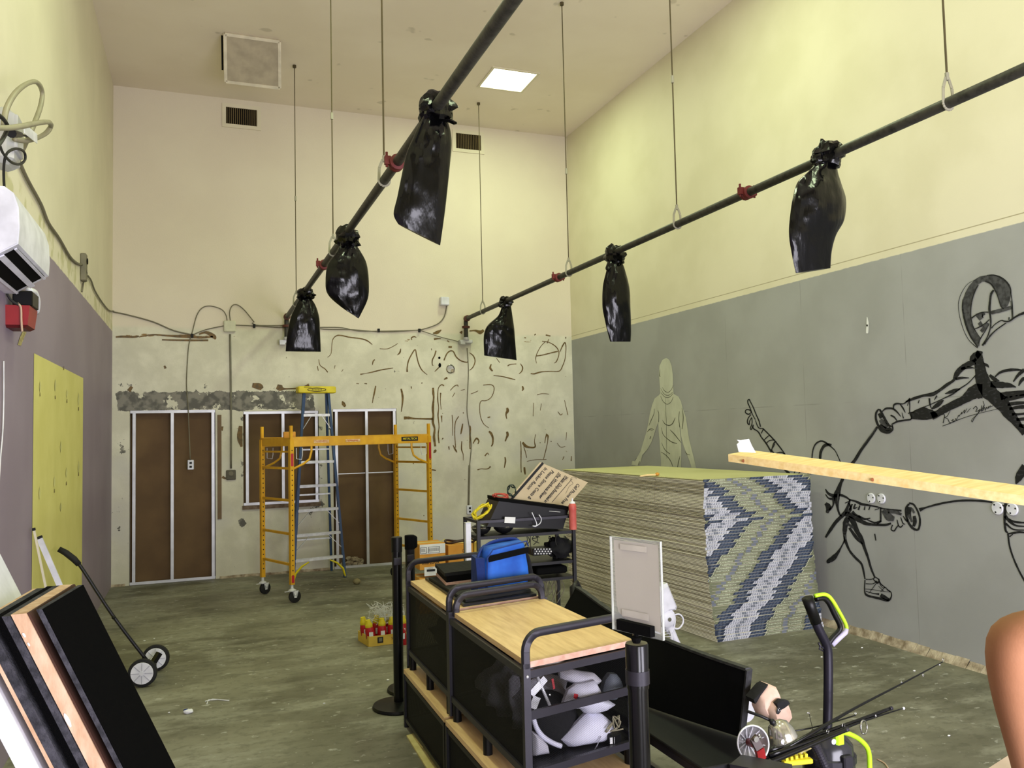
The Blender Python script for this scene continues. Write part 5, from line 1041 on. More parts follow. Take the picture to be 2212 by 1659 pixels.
m = M(); q = [AY(x, y, yc-.072) for x, y in [(1240,1498),(1249,1500),(1248,1512),(1239,1508)]]; m.add(q, [(0, 1, 2, 3)]); fo = m.build('red_flag_patch', M_redp, t)
m = M(); q = [AY(x, y, yc-.072) for x, y in [(1247,1506),(1256,1508),(1254,1520),(1246,1516)]]; m.add(q, [(0, 1, 2, 3)]); m.build('blue_flag_patch', M_navyN, fo)
shell('white_bib', 'white mask bib pushed against the top of the near cart basket', [(1209,1452),(1235,1447),(1262,1452),(1285,1455),(1300,1470),(1285,1482),(1262,1478),(1240,1478),(1225,1472),(1210,1465)], yc+.05, .02, M_cloth, 'bib')
shell('grey_glove', 'grey fabric glove standing at the right of the near cart basket', [(1308,1470),(1318,1456),(1332,1456),(1340,1466),(1345,1478),(1340,1498),(1330,1512),(1310,1512),(1300,1500)], yc+.06, .03, MATS['tape_grey'], 'glove', .03)
shell('white_sleeve', 'white sleeve filling the lower left corner of the near cart basket', [(1150,1582),(1165,1590),(1182,1608),(1186,1630),(1186,1646),(1152,1648)], yc-.03, .05, M_cloth, 'sleeve', .03)
shell('white_cuff', 'white cloth cuff bulging beside the left front post of the near cart', [(1098,1470),(1108,1458),(1122,1462),(1128,1500),(1126,1534),(1108,1534),(1100,1515)], yc+.22, .05, M_cloth, 'cuff', .02)
# dark fencing mask with silver rim
c = AY(1195, 1560, yc+.10); t = thing('fencing_mask', 'black mesh fencing mask with silver rim strips in the near cart basket', 'mask', c-V((0, 0, .14)))
m = M(); m.blob(c, (.115, .10, .15), 0, 1, 22, 14, mt=Matrix.Rotation(-.5, 3, 'Y')); m.build('mask_mesh', M_dcloth, t, True)
m = M(); m.tube([V(q) for q in smooth_pts([tuple(AY(x, y, yc-.02)) for x, y in [(1150,1542),(1158,1570),(1172,1590),(1192,1604),(1212,1612)]], 4)], .011, 8); m.build('rim_padding', M_vinyl, t, True)
m = M(); m.tube([AY(x, y, yc-.03) for x, y in [(1161,1462),(1176,1498),(1192,1534)]], .007, 8); m.build('silver_strip', M_alu, t, True)
m = M(); m.bar(AY(1147,1500, yc-.04), AY(1178,1465, yc-.03), .03, .006, up=(0, 1, 0)); m.bar(AY(1150,1530, yc-.04), AY(1160,1505, yc-.04), .035, .006, up=(0, 1, 0)); m.build('silver_tab', M_alu, t)
m = M(); [m.blob(AY(x, y, yc-.01), (.006, .004, .006), 0, 1, 8, 6) for x, y in ((1188, 1501), (1156, 1530))]; m.build('stud', M_chrome, t)
m = M(); m.bar(AY(1193, 1466, yc), AY(1197, 1488, yc), .010, .004, up=(0, 1, 0)); m.build('red_tab', M_redp, t)
c = AY(1325, 1600, yc-.04); c.z = max(c.z, .49); t = thing('power_adapter', 'black power adapter with a tangled pale lead in the near cart basket', 'adapter', c-V((0, 0, .03)))
m = M(); m.box(c, (.06, .05, .045), .3, bev=.006); m.build('adapter_body', M_blackp, t); m = M(); m.box(c+V((-.02, -.028, 0)), (.022, .003, .026)); m.build('adapter_label', M_paper, t)
m = M(); random.seed(4); pts = [tuple(c+V((random.uniform(-.05, .04), random.uniform(-.02, .02), random.uniform(.02, .10)))) for _ in range(16)]+[tuple(c+V((.05, 0, .03)))]; m.tube([V(q) for q in smooth_pts(pts, 4)], .0035, 5); m.build('lead', MATS['pale_armoured_cable'], t, True)
shell('silver_scrap', 'silver plastic wrap lying under the front edge of the near oak top', [(1150,1443),(1175,1434),(1205,1428),(1225,1432),(1210,1442),(1170,1448)], 3.24, .02, M_alu, 'wrap', .02)
for i, (a, b, s) in enumerate([(.4, .35, .13), (.35, .62, .14), (.6, .8, .12)]):
    c = P1(a, b, .465+s*.9); tt = thing('white_garment', ['crumpled pale garment, nearest inside the near cart behind its side mesh', 'crumpled pale garment, middle inside the near cart behind its side mesh', 'crumpled pale garment, farthest inside the near cart behind its side mesh'][i], 'clothing', P1(a, b, .5)); m = M(); m.blob(c, (s*1.1, s*1.0, s*.9), .5, 2.5, 20, 14, seed=i+3); m.build('cloth', M_cloth if i < 2 else M_dcloth, tt, True)
for i, (a, b, s) in enumerate([(.4, .3, .14), (.45, .7, .15)]):
    c = P2(a, b, .465+s*.9); tt = thing('dark_garment', ['dark bundle nearer inside the farther cart', 'dark bundle deeper inside the farther cart'][i], 'clothing', P2(a, b, .5)); m = M(); m.blob(c, (s*1.1, s*1.1, s*.9), .5, 2.5, 18, 12, seed=i+13); m.build('cloth', M_dcloth, tt, True)

# black folders, wood-edged block and blue bag on the farther cart
t = thing('folder_stack', 'flat black folders covering the top of the farther cart', 'folder', P2(.5, .5, .90)); m = M()
def flat(m, a0, a1, b0, b1, z0, z1, rot=0):
    m.hexa([P2(a0, b0, z0), P2(a1, b0-rot, z0), P2(a1+rot, b1, z0), P2(a0+rot, b1+rot, z0), P2(a0, b0, z1), P2(a1, b0-rot, z1), P2(a1+rot, b1, z1), P2(a0+rot, b1+rot, z1)])
flat(m, .16, .95, .03, .93, .901, .915, .02); m.build('bottom_folder', M_black, t)
m = M(); flat(m, .2, .93, .06, .88, .916, .93, -.015); m.build('upper_folder', M_rubber, t)
t = thing('padded_block', 'small black padded block with a pale wooden edge left of the blue bag', 'block', P2(.35, .7, .931)); 
def pb(m, z0, z1, g_=0): 
    q = [AY(x, 1273, 4.72) for x in (1009, 1010)]
    a, b = P2(.22+g_, .52, 0), P2(.75-g_, .50, 0); c, d = P2(.80-g_, .85, 0), P2(.28+g_, .88, 0); m.hexa([p_+V((0, 0, z0)) for p_ in (a, b, c, d)]+[p_+V((0, 0, z1)) for p_ in (a, b, c, d)])
m = M(); pb(m, .931, .948); m.build('wood_base', M_woodend, t); m = M(); pb(m, .948, .985, .01); m.build('foam_pad', M_matte, t); m = M(); pb(m, .985, 1.005, -.01); m.build('cloth_cover', M_dcloth, t)
# blue cooler bag
bo = P2(.44, .10, .931); t = thing('cooler_bag', 'bright blue nylon cooler bag with a black band, on the farther cart', 'bag', bo)
Un, Bn = V(U_).normalized(), V((0, 1, 0)); bq = lambda u, b, z: bo+Un*u+Bn*b+V((0, 0, z))
W2 = .30
def bagring(z, ins, w0=0, w1=W2, d=.20, dz=0.0):
    r = .05; pts = []
    for cx_, cy_, a0 in ((w1-r-ins, d-r-ins, 0), (w0+r+ins, d-r-ins, PI/2), (w0+r+ins, r+ins, PI), (w1-r-ins, r+ins, 1.5*PI)):
        for k in range(5): a = a0+k*PI/8; pts.append(bq(cx_+r*math.cos(a)+.008*noise.noise(V((z*20, a*2, 1))), cy_+r*math.sin(a)+.010*noise.noise(V((a*2, z*18, 5))), z+dz*(cx_/W2)))
    return pts
m = M(); m.loft([bagring(0, .012), bagring(.015, 0), bagring(.06, -.006), bagring(.12, -.002), bagring(.18, .004, dz=.02), bagring(.225, .012, dz=.03), bagring(.245, .03, dz=.03)]); m.build('bag_body', M_blueN, t, True)
m = M(); z0 = .178; q = [bq(.02, -.010, z0), bq(W2-.01, -.012, z0+.027), bq(W2-.01, -.008, z0+.060), bq(.02, -.006, z0+.034)]; th = Bn*.004; m.hexa([q[0], q[1], q[1]+th, q[0]+th, q[3], q[2], q[2]+th, q[3]+th]); m.build('black_band', M_matte, t)
m = M(); m.tube([V(q) for q in smooth_pts([tuple(bq(u, b, z)) for u, b, z in [(-.02, .05, .03), (-.03, .06, .14), (-.01, .08, .22), (.08, .13, .262), (.2, .13, .275), (.27, .12, .262), (.3, .1, .2)]], 4)], .014, 8, flat=.6); m.build('top_flap_roll', M_navyN, t, True)
m = M(); m.tube([bq(.008, -.004, .01), bq(.006, -.008, .1), bq(.012, -.006, .2), bq(.05, -.006, .245), bq(.28, -.006, .272), bq(.298, .01, .24)], .004, 6); m.build('piping', M_navyN, t)
m = M(); m.hexa([bq(-.035, .03, 0), bq(.0, .0, 0), bq(.0, .18, 0), bq(-.035, .17, 0), bq(-.045, .05, .2), bq(.0, .01, .2), bq(.0, .18, .2), bq(-.03, .17, .2)]); m.build('side_pocket', M_navyN, t)
m = M(); m.tube([bq(.298, .08, .22), bq(.33, .1, .15), bq(.345, .1, .06), bq(.34, .12, .0)], [.012, .02, .025, .02], 8, flat=.5); m.build('shoulder_strap', M_dcloth, t, True)

# ---------------------------------------------------------------- retractable-belt posts
def post(base_px, hgt, label, head):
    b = AZ(base_px[0], base_px[1], 0); t = thing('barrier_post', label, 'post', b, 'black barrier posts')
    m = M(); m.lathe(b, [(.001, 0), (.175, 0), (.178, .008), (.172, .022), (.10, .030), (.045, .040), (.001, .04)], n=40); m.build('base', M_blackp, t, 35)
    m = M(); m.lathe(b, [(.034, .035), (.034, hgt-.09), (.034, hgt-.09)], n=24); m.build('tube', mat('post_tube', (16, 16, 18), .22, .2) if 'post_tube' not in MATS else MATS['post_tube'], t, 35)
    m = M(); m.lathe(b, [(.037, hgt-.10), (.037, hgt-.004), (.034, hgt), (.001, hgt)], n=24)
    if head: m.box(b+V((.01, -.0, hgt-.05)), (.085, .05, .09), bev=.01)
    m.build('belt_head', M_blackp if not head else M_matte, t, 35); m = M(); m.box(b+V((-.005, -.036, hgt-.16)), (.05, .012, .05), bev=.004); m.build('belt_slot', M_tube, t)
    return b
post((862, 1527), 1.135, 'nearer of the two black barrier posts left of the farther cart, bare round top', False)
post((890, 1490), 1.10, 'black barrier post behind the other one, with a bulky belt head', True)
b3 = AZ(1375, 1389, 1.13); t = thing('barrier_post', 'black barrier post in front of the near cart carrying the clear sign holder', 'post', (b3.x, b3.y, 0), 'black barrier posts'); b0 = V((b3.x, b3.y, 0))
m = M(); m.lathe(b0, [(.001, 0), (.175, 0), (.178, .008), (.172, .022), (.10, .030), (.045, .040), (.001, .04)], n=40); m.build('base', M_blackp, t, 35)
m = M(); m.lathe(b0, [(.034, .035), (.034, 1.0)], n=28); m.build('tube', MATS['post_tube'], t, 35)
m = M(); m.lathe(b0, [(.037, .985), (.038, 1.125), (.035, 1.13), (.001, 1.13)], n=28); m.build('belt_head', MATS['post_tube'], t, 35)
m = M(); m.lathe(b0, [(.0395, 1.0), (.0395, 1.045)], n=28); m.build('belt_slot', M_tube, t, 35)
m = M(); m.lathe(b0, [(.036, 1.1305), (.001, 1.1312)], n=24); m.build('top_plate', M_cable, t)
# clear sign holder
sl, sr = cam_depth(1319, 1155, 2.86), cam_depth(1428, 1172, 2.69); sl.z = sr.z = (sl.z+sr.z)/2
sbz = cam_depth(1318, 1356, 2.86).z; sd = (sr-sl).normalized(); sn = sd.cross(V((0, 0, 1))).normalized(); Hs = sl.z-sbz
t = thing('sign_holder', 'clear acrylic sign holder with a blank pale sheet on the near barrier post', 'sign', (sl+sr)/2-V((0, 0, Hs)))
M_acr = mat('clear_acrylic', (235, 238, 235), .06, alpha=.14, c2=(230, 234, 230)); M_acrE = mat('acrylic_edge', (205, 208, 200), .3)
def plateq(nm, u0, u1, z0, z1, off, th, mm):
    a, b = sl+sd*u0*(sr-sl).length, sl+sd*u1*(sr-sl).length; m = M(); q = [V((p_.x, p_.y, sl.z-Hs*z1))+sn*(off+o_) for p_, o_ in ((a, 0), (b, 0), (b, th), (a, th))]; q2 = [p_+V((0, 0, Hs*(z1-z0))) for p_ in q]; m.hexa(q+q2); return m.build(nm, mm, t)
plateq('front_sheet', 0, 1, 0, 1, .004, .0025, M_acr); plateq('back_sheet', 0, 1, 0, 1, -.004, .0025, M_acr)
for a in ((0, .008, 0, 1), (.992, 1, 0, 1), (0, 1, 0, .006)): plateq('edge', *a, -.004, .0105, M_acrE)
M_sheet = mat('blank_sheet', (214, 204, 190), .7, c2=(206, 196, 182), scale=3)
m = M(); Ws = (sr-sl).length; out = [(.07, .04), (.95, .04), (.95, .93), (.6, .90), (.22, .85), (.12, .80), (.09, .72), (.075, .4)]
pp = [sl+sd*Ws*u-V((0, 0, Hs*v)) for u, v in out]; n = len(pp); m.add(pp+[p_+sn*.0015 for p_ in pp], [tuple(range(n)), tuple(range(2*n-1, n-1, -1))]+[(i, n+i, n+(i+1) % n, (i+1) % n) for i in range(n)]); m.build('blank_sheet', M_sheet, t)
for z0, z1, nm in ((.07, .13, 'upper_tape'), (.76, .83, 'lower_tape')): plateq(nm, .22, .74, z0, z1, .0068, .001, mat('clear_tape', (222, 216, 204), .3) if 'clear_tape' not in MATS else MATS['clear_tape'])
zc = 1.165; m = M(); cc = V((b3.x, b3.y, 0)); m.cyl(cc+V((0, 0, 1.13)), cc+V((0, 0, 1.17)), .007, 10); a, b = cam_depth(1337, 1365, 2.80), cam_depth(1410, 1378, 2.68); a.z = b.z = 1.178; m.bar(a, b, .022, .034); m.cyl(cc+V((0, 0, 1.13)), cc+V((0, 0, 1.15)), .012, 10, .02); m.build('holder_clamp', M_matte, t)

# ---------------------------------------------------------------- black rack with equipment
RY, RD = 6.5, .36; q = lambda x, y, d=0: AY(x, y, RY+d)
xl_, xr_ = q(1033, 1130).x, q(1238, 1116).x; zt = q(1135, 1119).z; zs = [q(1135, 1153).z, q(1195, 1213).z, q(1205, 1247).z]
t = thing('equipment_rack', 'black open metal rack behind the blue cooler bag, loaded with gear', 'rack', ((xl_+xr_)/2, RY+RD/2, 0))
for x in (xl_, xr_):
    for y in (RY, RY+RD): m = M(); m.bar((x, y, 0), (x, y, zt), .028, .028, up=(0, 1, 0)); m.build('upright', M_black, t)
m = M()
for a, b in (((xl_, RY), (xr_, RY)), ((xr_, RY), (xr_, RY+RD)), ((xl_, RY), (xl_, RY+RD)), ((xl_, RY+RD), (xr_, RY+RD))): m.bar((a[0], a[1], zt-.01), (b[0], b[1], zt-.01), .02, .022)
m.build('top_rail', M_tube, t)
for i, z in enumerate(zs+[.12]): m = M(); m.box(((xl_+xr_)/2, RY+RD/2, z-.012), (xr_-xl_, RD, .024)); m.build('shelf', M_black, t)
def px_box(m, x0, y0, x1, y1, Y, dep, bev=.004): a = AY(x0, y1, Y); b = AY(x1, y0, Y); m.box(((a.x+b.x)/2, Y+dep/2, (a.z+b.z)/2), (b.x-a.x, dep, b.z-a.z), bev=bev); return V(((a.x+b.x)/2, Y, a.z))
# equipment case
zc0 = zs[0]; A_c = [AY(x, y, RY+.03) for x, y in [(1052, 1138), (1216, 1143), (1228, 1102), (1078, 1082)]]; A_c[0].z = max(A_c[0].z, zc0+.002); A_c[1].z = max(A_c[1].z, zc0+.002)
t = thing('equipment_case', 'large black plastic equipment case lying tilted on the rack', 'case', A_c[0]); bk = V((.02, .34, 0)); m = M()
m.hexa([A_c[0], A_c[1], A_c[1]+bk, A_c[0]+bk, A_c[3], A_c[2], A_c[2]+bk, A_c[3]+bk]); m.build('case_body', M_blackp, t)
m = M(); up = V((0, 0, .028)); l0, l1 = A_c[3]+V((-.01, -.01, 0)), A_c[2]+V((.01, -.01, 0)); m.hexa([l0, l1, l1+bk, l0+bk, l0+up, l1+up, l1+bk+up, l0+bk+up]); m.build('case_lid', M_matte, t)
m = M(); m.bar(AY(1186, 1104, RY+.015), AY(1210, 1106, RY+.015), .003, .008, up=(0, 1, 0)); m.build('pale_marking', M_paper, t)
m = M(); a, b = AY(1090, 1123, RY-.018), AY(1113, 1124, RY-.018); m.bar(a, b, .003, .05); m.build('white_label', M_paper, t)
m = M(); m.tube([V(w_) for w_ in smooth_pts([tuple(AY(x, y, RY-.03)) for x, y in [(1149, 1107), (1154, 1118), (1159, 1130), (1158, 1137), (1150, 1136)]]+[tuple(AY(x, y, RY-.03)) for x, y in [(1158, 1136), (1167, 1130), (1169, 1120), (1164, 1112)]], 3)], .004, 6); m.build('white_lead', M_white, t, True)
# speckled sign
pc = [AY(x, y, 6.72) for x, y in [(1167, 998.6), (1270, 1042), (1224, 1096), (1098, 1078)]]; n0 = (pc[1]-pc[0]).cross(pc[3]-pc[0]).normalized(); n0 = n0 if n0.y < 0 else -n0
t = thing('rules_sign', 'pale rules sign lying on its side on the rack, its text running downhill', 'sign', pc[2]); m = M(); m.hexa([p_-n0*.012 for p_ in pc]+pc); m.build('sign_board', mat('sign_tan', (196, 178, 142), .5, c2=(184, 166, 130), scale=3), t)
td = (AY(1100, 1075, 6.72)-AY(1166.7, 998.6, 6.72)).normalized(); tu = td.cross(V((0, 1, 0))); tu = tu if tu.x > 0 else -tu
e = n0*.002
for (s, x, y, wpx) in [('Cell Phone Free', 1232, 1067, 62), ('Water Only Permitted in', 1201, 1057, 82), ('the Workout Floor', 1188, 1050, 76), ('Please Store Coats &', 1168, 1047, 88), ('In Locker Room', 1160, 1034, 66)]:
    m = M(); put_text(m, s, AY(x, y, 6.72)+e, td, tu, .045, bold=.02, wid=wpx/1786*6.75); m.build('text_line', M_ink, t)
m = M()
for (x0, y0, x1, y1, w_) in [(1173, 1000, 1105, 1078, .022), (1207, 1020, 1166, 1075, .004), (1221, 1027, 1178, 1082, .004), (1236, 1034, 1192, 1085, .004)]: m.bar(AY(x0, y0, 6.72)+e, AY(x1, y1, 6.72)+e, w_, .001, up=n0)
m.build('ruled_lines', M_ink, t)
m = M(); rnd = random.Random(5); m.tube([V(w_) for w_ in smooth_pts([tuple(AY(x, y, 6.718)) for x, y in [(1246, 1034), (1238, 1030), (1232, 1036), (1238, 1044), (1230, 1050), (1226, 1058), (1222, 1066)]], 3)], .0015, 4); m.build('scribble', M_cable, t)
# yellow extension cord, red cord, grey cord loops
def coil(name, label, cx, cy, rx, ry, n, r, mm, Y, seed=0, tilt=-.6):
    rnd = random.Random(seed); pts = []
    for k in range(n*10):
        a = 2*PI*k/10; q_ = 1-.45*rnd.random(); x, y = rx*q_*math.cos(a), ry*q_*math.sin(a); pts.append(tuple(AY(cx+x*math.cos(tilt)-y*math.sin(tilt), cy+x*math.sin(tilt)+y*math.cos(tilt), Y-.03+.06*rnd.random())))
    m = M(); m.tube([V(w_) for w_ in smooth_pts(pts, 2)], r, 6); return tag(m.build(name, mm, smooth=True), label, 'cord')
coil('extension_cord', 'yellow extension cord coiled on the left end of the rack', 1041, 1104, 28, 12, 6, .007, M_yel2, 6.52, 3)
coil('extension_cord', 'red cord bundled on top of the rack behind the yellow cord', 1082, 1071, 20, 5, 4, .008, mat('orange_red_cord', (180, 76, 60), .6), 6.62, 5, .1)
coil('extension_cord', 'dark green cable loops standing behind the pale rules sign', 1105, 1060, 11, 13, 2, .006, mat('dark_green_cable', (40, 54, 46), .5), 6.7, 8, 0)
# steel bowls
for i, (x, y, rx) in enumerate([(1040, 1141, 21), (1088, 1143, 23)]):
    c = AY(x, 1150, RY+.12); c.z = zs[0]+.001; R_ = rx*6.9/1786; t = thing('steel_bowl', ['left of two shiny dark steel bowls on the upper rack shelf', 'right of two shiny dark steel bowls on the upper rack shelf'][i], 'bowl', c, 'steel bowls on the rack')
    m = M(); m.lathe(c, [(.02, 0), (R_*.6, .012), (R_*.92, .04), (R_, .06), (R_*.97, .07), (R_*.6, .085), (.001, .09)], n=28); m.build('bowl', mat('dark_steel', (90, 90, 94), .22, .9) if 'dark_steel' not in MATS else MATS['dark_steel'], t, 60)
    m = M(); m.lathe(c, [(R_, .058), (R_*1.04, .06), (R_, .064)], n=28); m.build('rim', M_chrome, t)
# red bottle hanging at the right end
c = AY(1237, 1113, RY-.04); t = thing('squeeze_bottle', 'faded red bottle with a white nozzle at the right end of the rack', 'bottle', c-V((0, 0, .12)))
m = M(); m.lathe(c-V((0, 0, .12)), [(.03, 0), (.032, .01), (.032, .16), (.034, .165), (.034, .20), (.024, .225), (.012, .232), (.001, .232)], n=18); m.build('bottle_body', mat('faded_red', (206, 108, 96), .5, c2=(190, 84, 76), scale=8), t, 40)
m = M(); m.lathe(c+V((0, 0, .10)), [(.027, 0), (.022, .012), (.008, .02), (.004, .045), (.001, .045)], n=12); m.build('nozzle', M_white, t, 40)
# lower shelf gear
t = thing('speckled_box', 'small box with a black and white speckled cover on the middle rack shelf', 'box', (0, 0, 0)); t.location = px0 = AY(1172, 1201, RY+.05); ORG[t.name] = V(px0); m = M(); px_box(m, 1152, 1183, 1192, 1201, RY+.05, .15); m.build('box_body', M_black, t)
m = M(); rnd = random.Random(2)
for i in range(6):
    for j in range(3): m.box(AY(1156+i*6.3+(j % 2)*3, 1186+j*5, RY+.048), (.010, .003, .010), mt=Matrix.Rotation(.78, 3, 'Y'))
m.build('speckles', M_paper, t)
c = AY(1208, 1192, RY+.14); c.z = zs[1]+.09; t = thing('dark_bundle', 'crumpled black fabric bundle on the middle rack shelf', 'bundle', c-V((0, 0, .09))); m = M(); m.blob(c, (.13, .11, .09), .6, 2.5, 20, 14, seed=9); m.build('fabric', M_dcloth, t, True)
t = thing('black_case', 'low black case on the lowest visible rack shelf', 'case', AY(1190, 1243, RY+.02)); m = M(); px_box(m, 1160, 1222, 1226, 1243, RY+.02, .25, .01); m.build('case_body', M_matte, t)
rnd = random.Random(9); m = M()
for i in range(20):
    x = rnd.uniform(1072, 1218); y1 = rnd.uniform(1170, 1200) if x < 1150 else rnd.uniform(1160, 1182); dy = rnd.uniform(.0, .3); m.tube([V(w_) for w_ in smooth_pts([tuple(AY(x, 1158, RY+dy)), tuple(AY(x+rnd.uniform(-6, 6), (1158+y1)/2, RY+dy)), tuple(AY(x+rnd.uniform(-8, 12), y1, RY+dy))], 4)], .0035, 5)
tag(m.build('hanging_cables', M_cabled, smooth=True), 'loose black cables dangling below the upper rack shelf', 'cable', kind='stuff')
m = M()
for i in range(12):
    x = rnd.uniform(1175, 1222); dy = rnd.uniform(.0, .3); m.tube([V(w_) for w_ in smooth_pts([tuple(AY(x, 1250, RY+dy)), tuple(AY(x+rnd.uniform(-10, 10), 1272, RY+dy)), tuple(AY(x+rnd.uniform(-12, 12), rnd.uniform(1285, 1310), RY+dy))], 4)], .004, 5)
tag(m.build('hanging_cables', M_cable, smooth=True), 'pale cable ends dangling under the lowest visible rack shelf', 'cable', kind='stuff')
# white square post left of the rack
c = AY(1011, 1190, 6.3); t = thing('white_stake', 'white square plastic stake standing left of the rack', 'stake', (c.x, 6.3, 0)); m = M(); zt_ = AY(1011, 1130, 6.3).z; m.box((c.x, 6.3, zt_/2), (.044, .044, zt_), bev=.004); m.build('stake', M_white, t); M().box((c.x, 6.3, zt_+.003), (.046, .046, .006)).build('cap', M_white, t)
# cartons behind
def carton(label, x0, x1, ytop, Y, zb, dep, mm, text=None, rz=0):
    a, b = AY(x0, ytop, Y), AY(x1, ytop, Y); t = thing('carton', label, 'box', ((a.x+b.x)/2, Y+dep/2, zb), 'adhesive cartons'); zt = a.z
    m = M(); m.box(((a.x+b.x)/2, Y+dep/2, (zb+zt)/2), (b.x-a.x, dep, zt-zb), bev=.004); m.build('carton_body', mm, t)
    m = M(); m.box(((a.x+b.x)/2, Y+dep/2, zt+.001), ((b.x-a.x)*.98, .05, .002)); m.build('tape', M_ply, t)
    return t, a, b, zt
YC = 8.3
t, a, b, zt = carton('orange carton lettered SUBFLOOR behind the barrier posts, upper of two', 906, 962, 1177, YC, .44, .30, M_card)
w_ = b.x-a.x; m = M(); m.box((a.x+w_*.5, YC-.002, zt-.05), (w_*.98, .003, .098)); m.build('white_band', M_paper, t)
m = M()
for x0, x1 in ((.03, .27), (.33, .78)):
    for (u0, u1, v0, v1) in ((x0, x1, .028, .031), (x0, x1, .088, .091), (x0, x0+.015, .028, .091), (x1-.015, x1, .028, .091)): m.box((a.x+w_*(u0+u1)/2, YC-.0045, zt-(v0+v1)/2), (w_*(u1-u0), .002, v1-v0))
    u = x0+.035
    while u < x1-.04: m.box((a.x+w_*u, YC-.0045, zt-.058), (w_*.008*random.uniform(.6, 1.6), .002, .034)); u += .028
m.build('barcodes', M_ink, t)
m = M(); put_text(m, 'SUBFLOOR', (a.x+w_*.42, YC-.0035, zt-.185), (1, 0, 0), (0, 0, 1), .052, bold=.02, wid=w_*.66); m.build('lettering', M_ink, t)
m = M(); m.box((a.x+w_*.42, YC-.0035, zt-.275), (w_*.5, .003, .09)); lo__ = m.build('paper_label', M_paper, t); m = M(); m.box((a.x+w_*.42, YC-.006, zt-.265), (w_*.32, .002, .022)); put_text(m, 'LATEX', (a.x+w_*.42, YC-.006, zt-.243), (1, 0, 0), (0, 0, 1), .015); m.build('label_print', M_ink, lo__)
carton('plain orange carton under the SUBFLOOR one', 906, 962, 1250, YC, 0, .30, M_card)
t, a, b, zt = carton('orange carton right of the SUBFLOOR one, half hidden by the white stake', 968, 1022, 1178, YC+.12, .44, .30, M_card)
m = M(); put_text(m, 'US', (a.x+(b.x-a.x)*.62, YC+.117, zt-.08), (0, 0, -1), (1, 0, 0), .06, bold=.01); put_text(m, 'LBS.', (a.x+(b.x-a.x)*.2, YC+.117, zt-.2), (1, 0, 0), (0, 0, 1), .03); m.build('lettering', mat('faint_print', (150, 100, 40), .8), t)
carton('carton under the one right of the SUBFLOOR box', 968, 1022, 1252, YC+.12, 0, .30, M_card)
carton('yellow carton end behind the rack upright, right of the orange cartons', 1024, 1036, 1172, YC+.3, 0, .3, M_card2)
c = AY(985, 1176, YC+.2); t = thing('dark_hose', 'flat loop of dark hose lying on the right orange carton', 'hose', c); m = M(); cc = V((c.x+.06, YC+.26, zt+.018)); m.tube([cc+V((.16*math.cos(a_), .10*math.sin(a_), .012*math.sin(a_*3))) for a_ in [i*PI/12 for i in range(25)]], .012, 7); m.build('loop', mat('dark_red_hose', (52, 26, 22), .5), t, True); m = M(); m.cyl(cc+V((.15, -.02, 0)), cc+V((.19, -.05, .02)), .017, 10); m.build('hose_end', M_rubber, t)
c = AY(953, 1172, YC+.1); t = thing('torn_flap', 'torn pale cardboard flap sticking up between the two orange cartons', 'scrap', c-V((0, 0, .05))); m = M(); m.tube([c+V((-.02, 0, -.05)), c+V((-.01, .01, 0)), c+V((.04, 0, .035))], [.02, .016, .02], 6, flat=.15); m.build('flap', M_ply, t)

# ---------------------------------------------------------------- tray of yellow-capped red bottles
ta = AZ(797, 1398, 0); tv = V((.97, .06, 0)).normalized(); tw = V((-.16, .98, 0)).normalized(); tl, tw_ = .36, .27
t = thing('bottle_tray', 'yellow cardboard tray of red bottles on the floor left of the barrier posts', 'tray', ta)
def tq(u, v, z): return ta+tv*u+tw*v+V((0, 0, z))
for (u0, v0, u1, v1) in ((0, 0, tl, 0), (tl, 0, tl, tw_), (tl, tw_, 0, tw_), (0, tw_, 0, 0)): m = M(); m.bar(tq(u0, v0, .045), tq(u1, v1, .045), .006, .086); m.build('side_wall', M_card2, t)
m = M(); m.hexa([tq(0, 0, .001), tq(tl, 0, .001), tq(tl, tw_, .001), tq(0, tw_, .001), tq(0, 0, .006), tq(tl, 0, .006), tq(tl, tw_, .006), tq(0, tw_, .006)]); m.build('tray_floor', M_card2, t)
m = M(); c = tq(.10, -.005, .05); m.box(c, (.05, .003, .05), math.atan2(tv.y, tv.x), bev=.001); c2 = tq(.10, -.007, .052); mo = m.build('printed_badge', M_ink, t); m = M(); m.box(c2, (.03, .003, .03), math.atan2(tv.y, tv.x)); m.build('badge_window', M_cable, mo)
m = M(); put_text(m, 'SUPER', tq(.24, -.0045, .052), tv, (0, 0, 1), .03, bold=.01); m.build('tray_lettering', M_ink, t)
def bottle(base, lean, label):
    tb = thing('red_bottle', label, 'bottle', base, 'yellow-capped red bottles in the tray'); ax_ = (V((0, 0, 1))+V(lean)).normalized()
    m = M(); m.lathe(base, [(.001, 0), (.036, 0), (.04, .008), (.04, .125), (.034, .150), (.028, .158), (.001, .158)], ax_, 16); m.build('bottle_body', M_redp, tb, 40)
    m = M(); m.lathe(base+ax_*.158, [(.030, -.012), (.033, .0), (.033, .02), (.022, .038), (.021, .058), (.001, .06)], ax_, 16); m.build('cap', M_yel2, tb, 40)
    m = M(); m.box(base+ax_*.09+V((0, -.041, 0)), (.035, .002, .05)); m.build('label', M_paper, tb); return tb
labs = ['front left', 'front second', 'front third', 'front right', 'back left', 'back second', 'back third', 'back right']
for i in range(8):
    r_, c_ = divmod(i, 4); bottle(tq(.045+c_*.09, .05+r_*.13, .008), ((-.16, 0, 0), (0, 0, 0), (0, 0, 0), (.05, 0, 0))[c_], 'red yellow-capped bottle, %s of the eight in the floor tray' % labs[i])
bb_ = AZ(842, 1408, 0)+V((0, -.02, 0)); bottle(tq(.30, -.05, .001), (-.35, -.2, .0), 'red yellow-capped bottle leaning outside the front of the floor tray')
m = M(); rnd = random.Random(3)
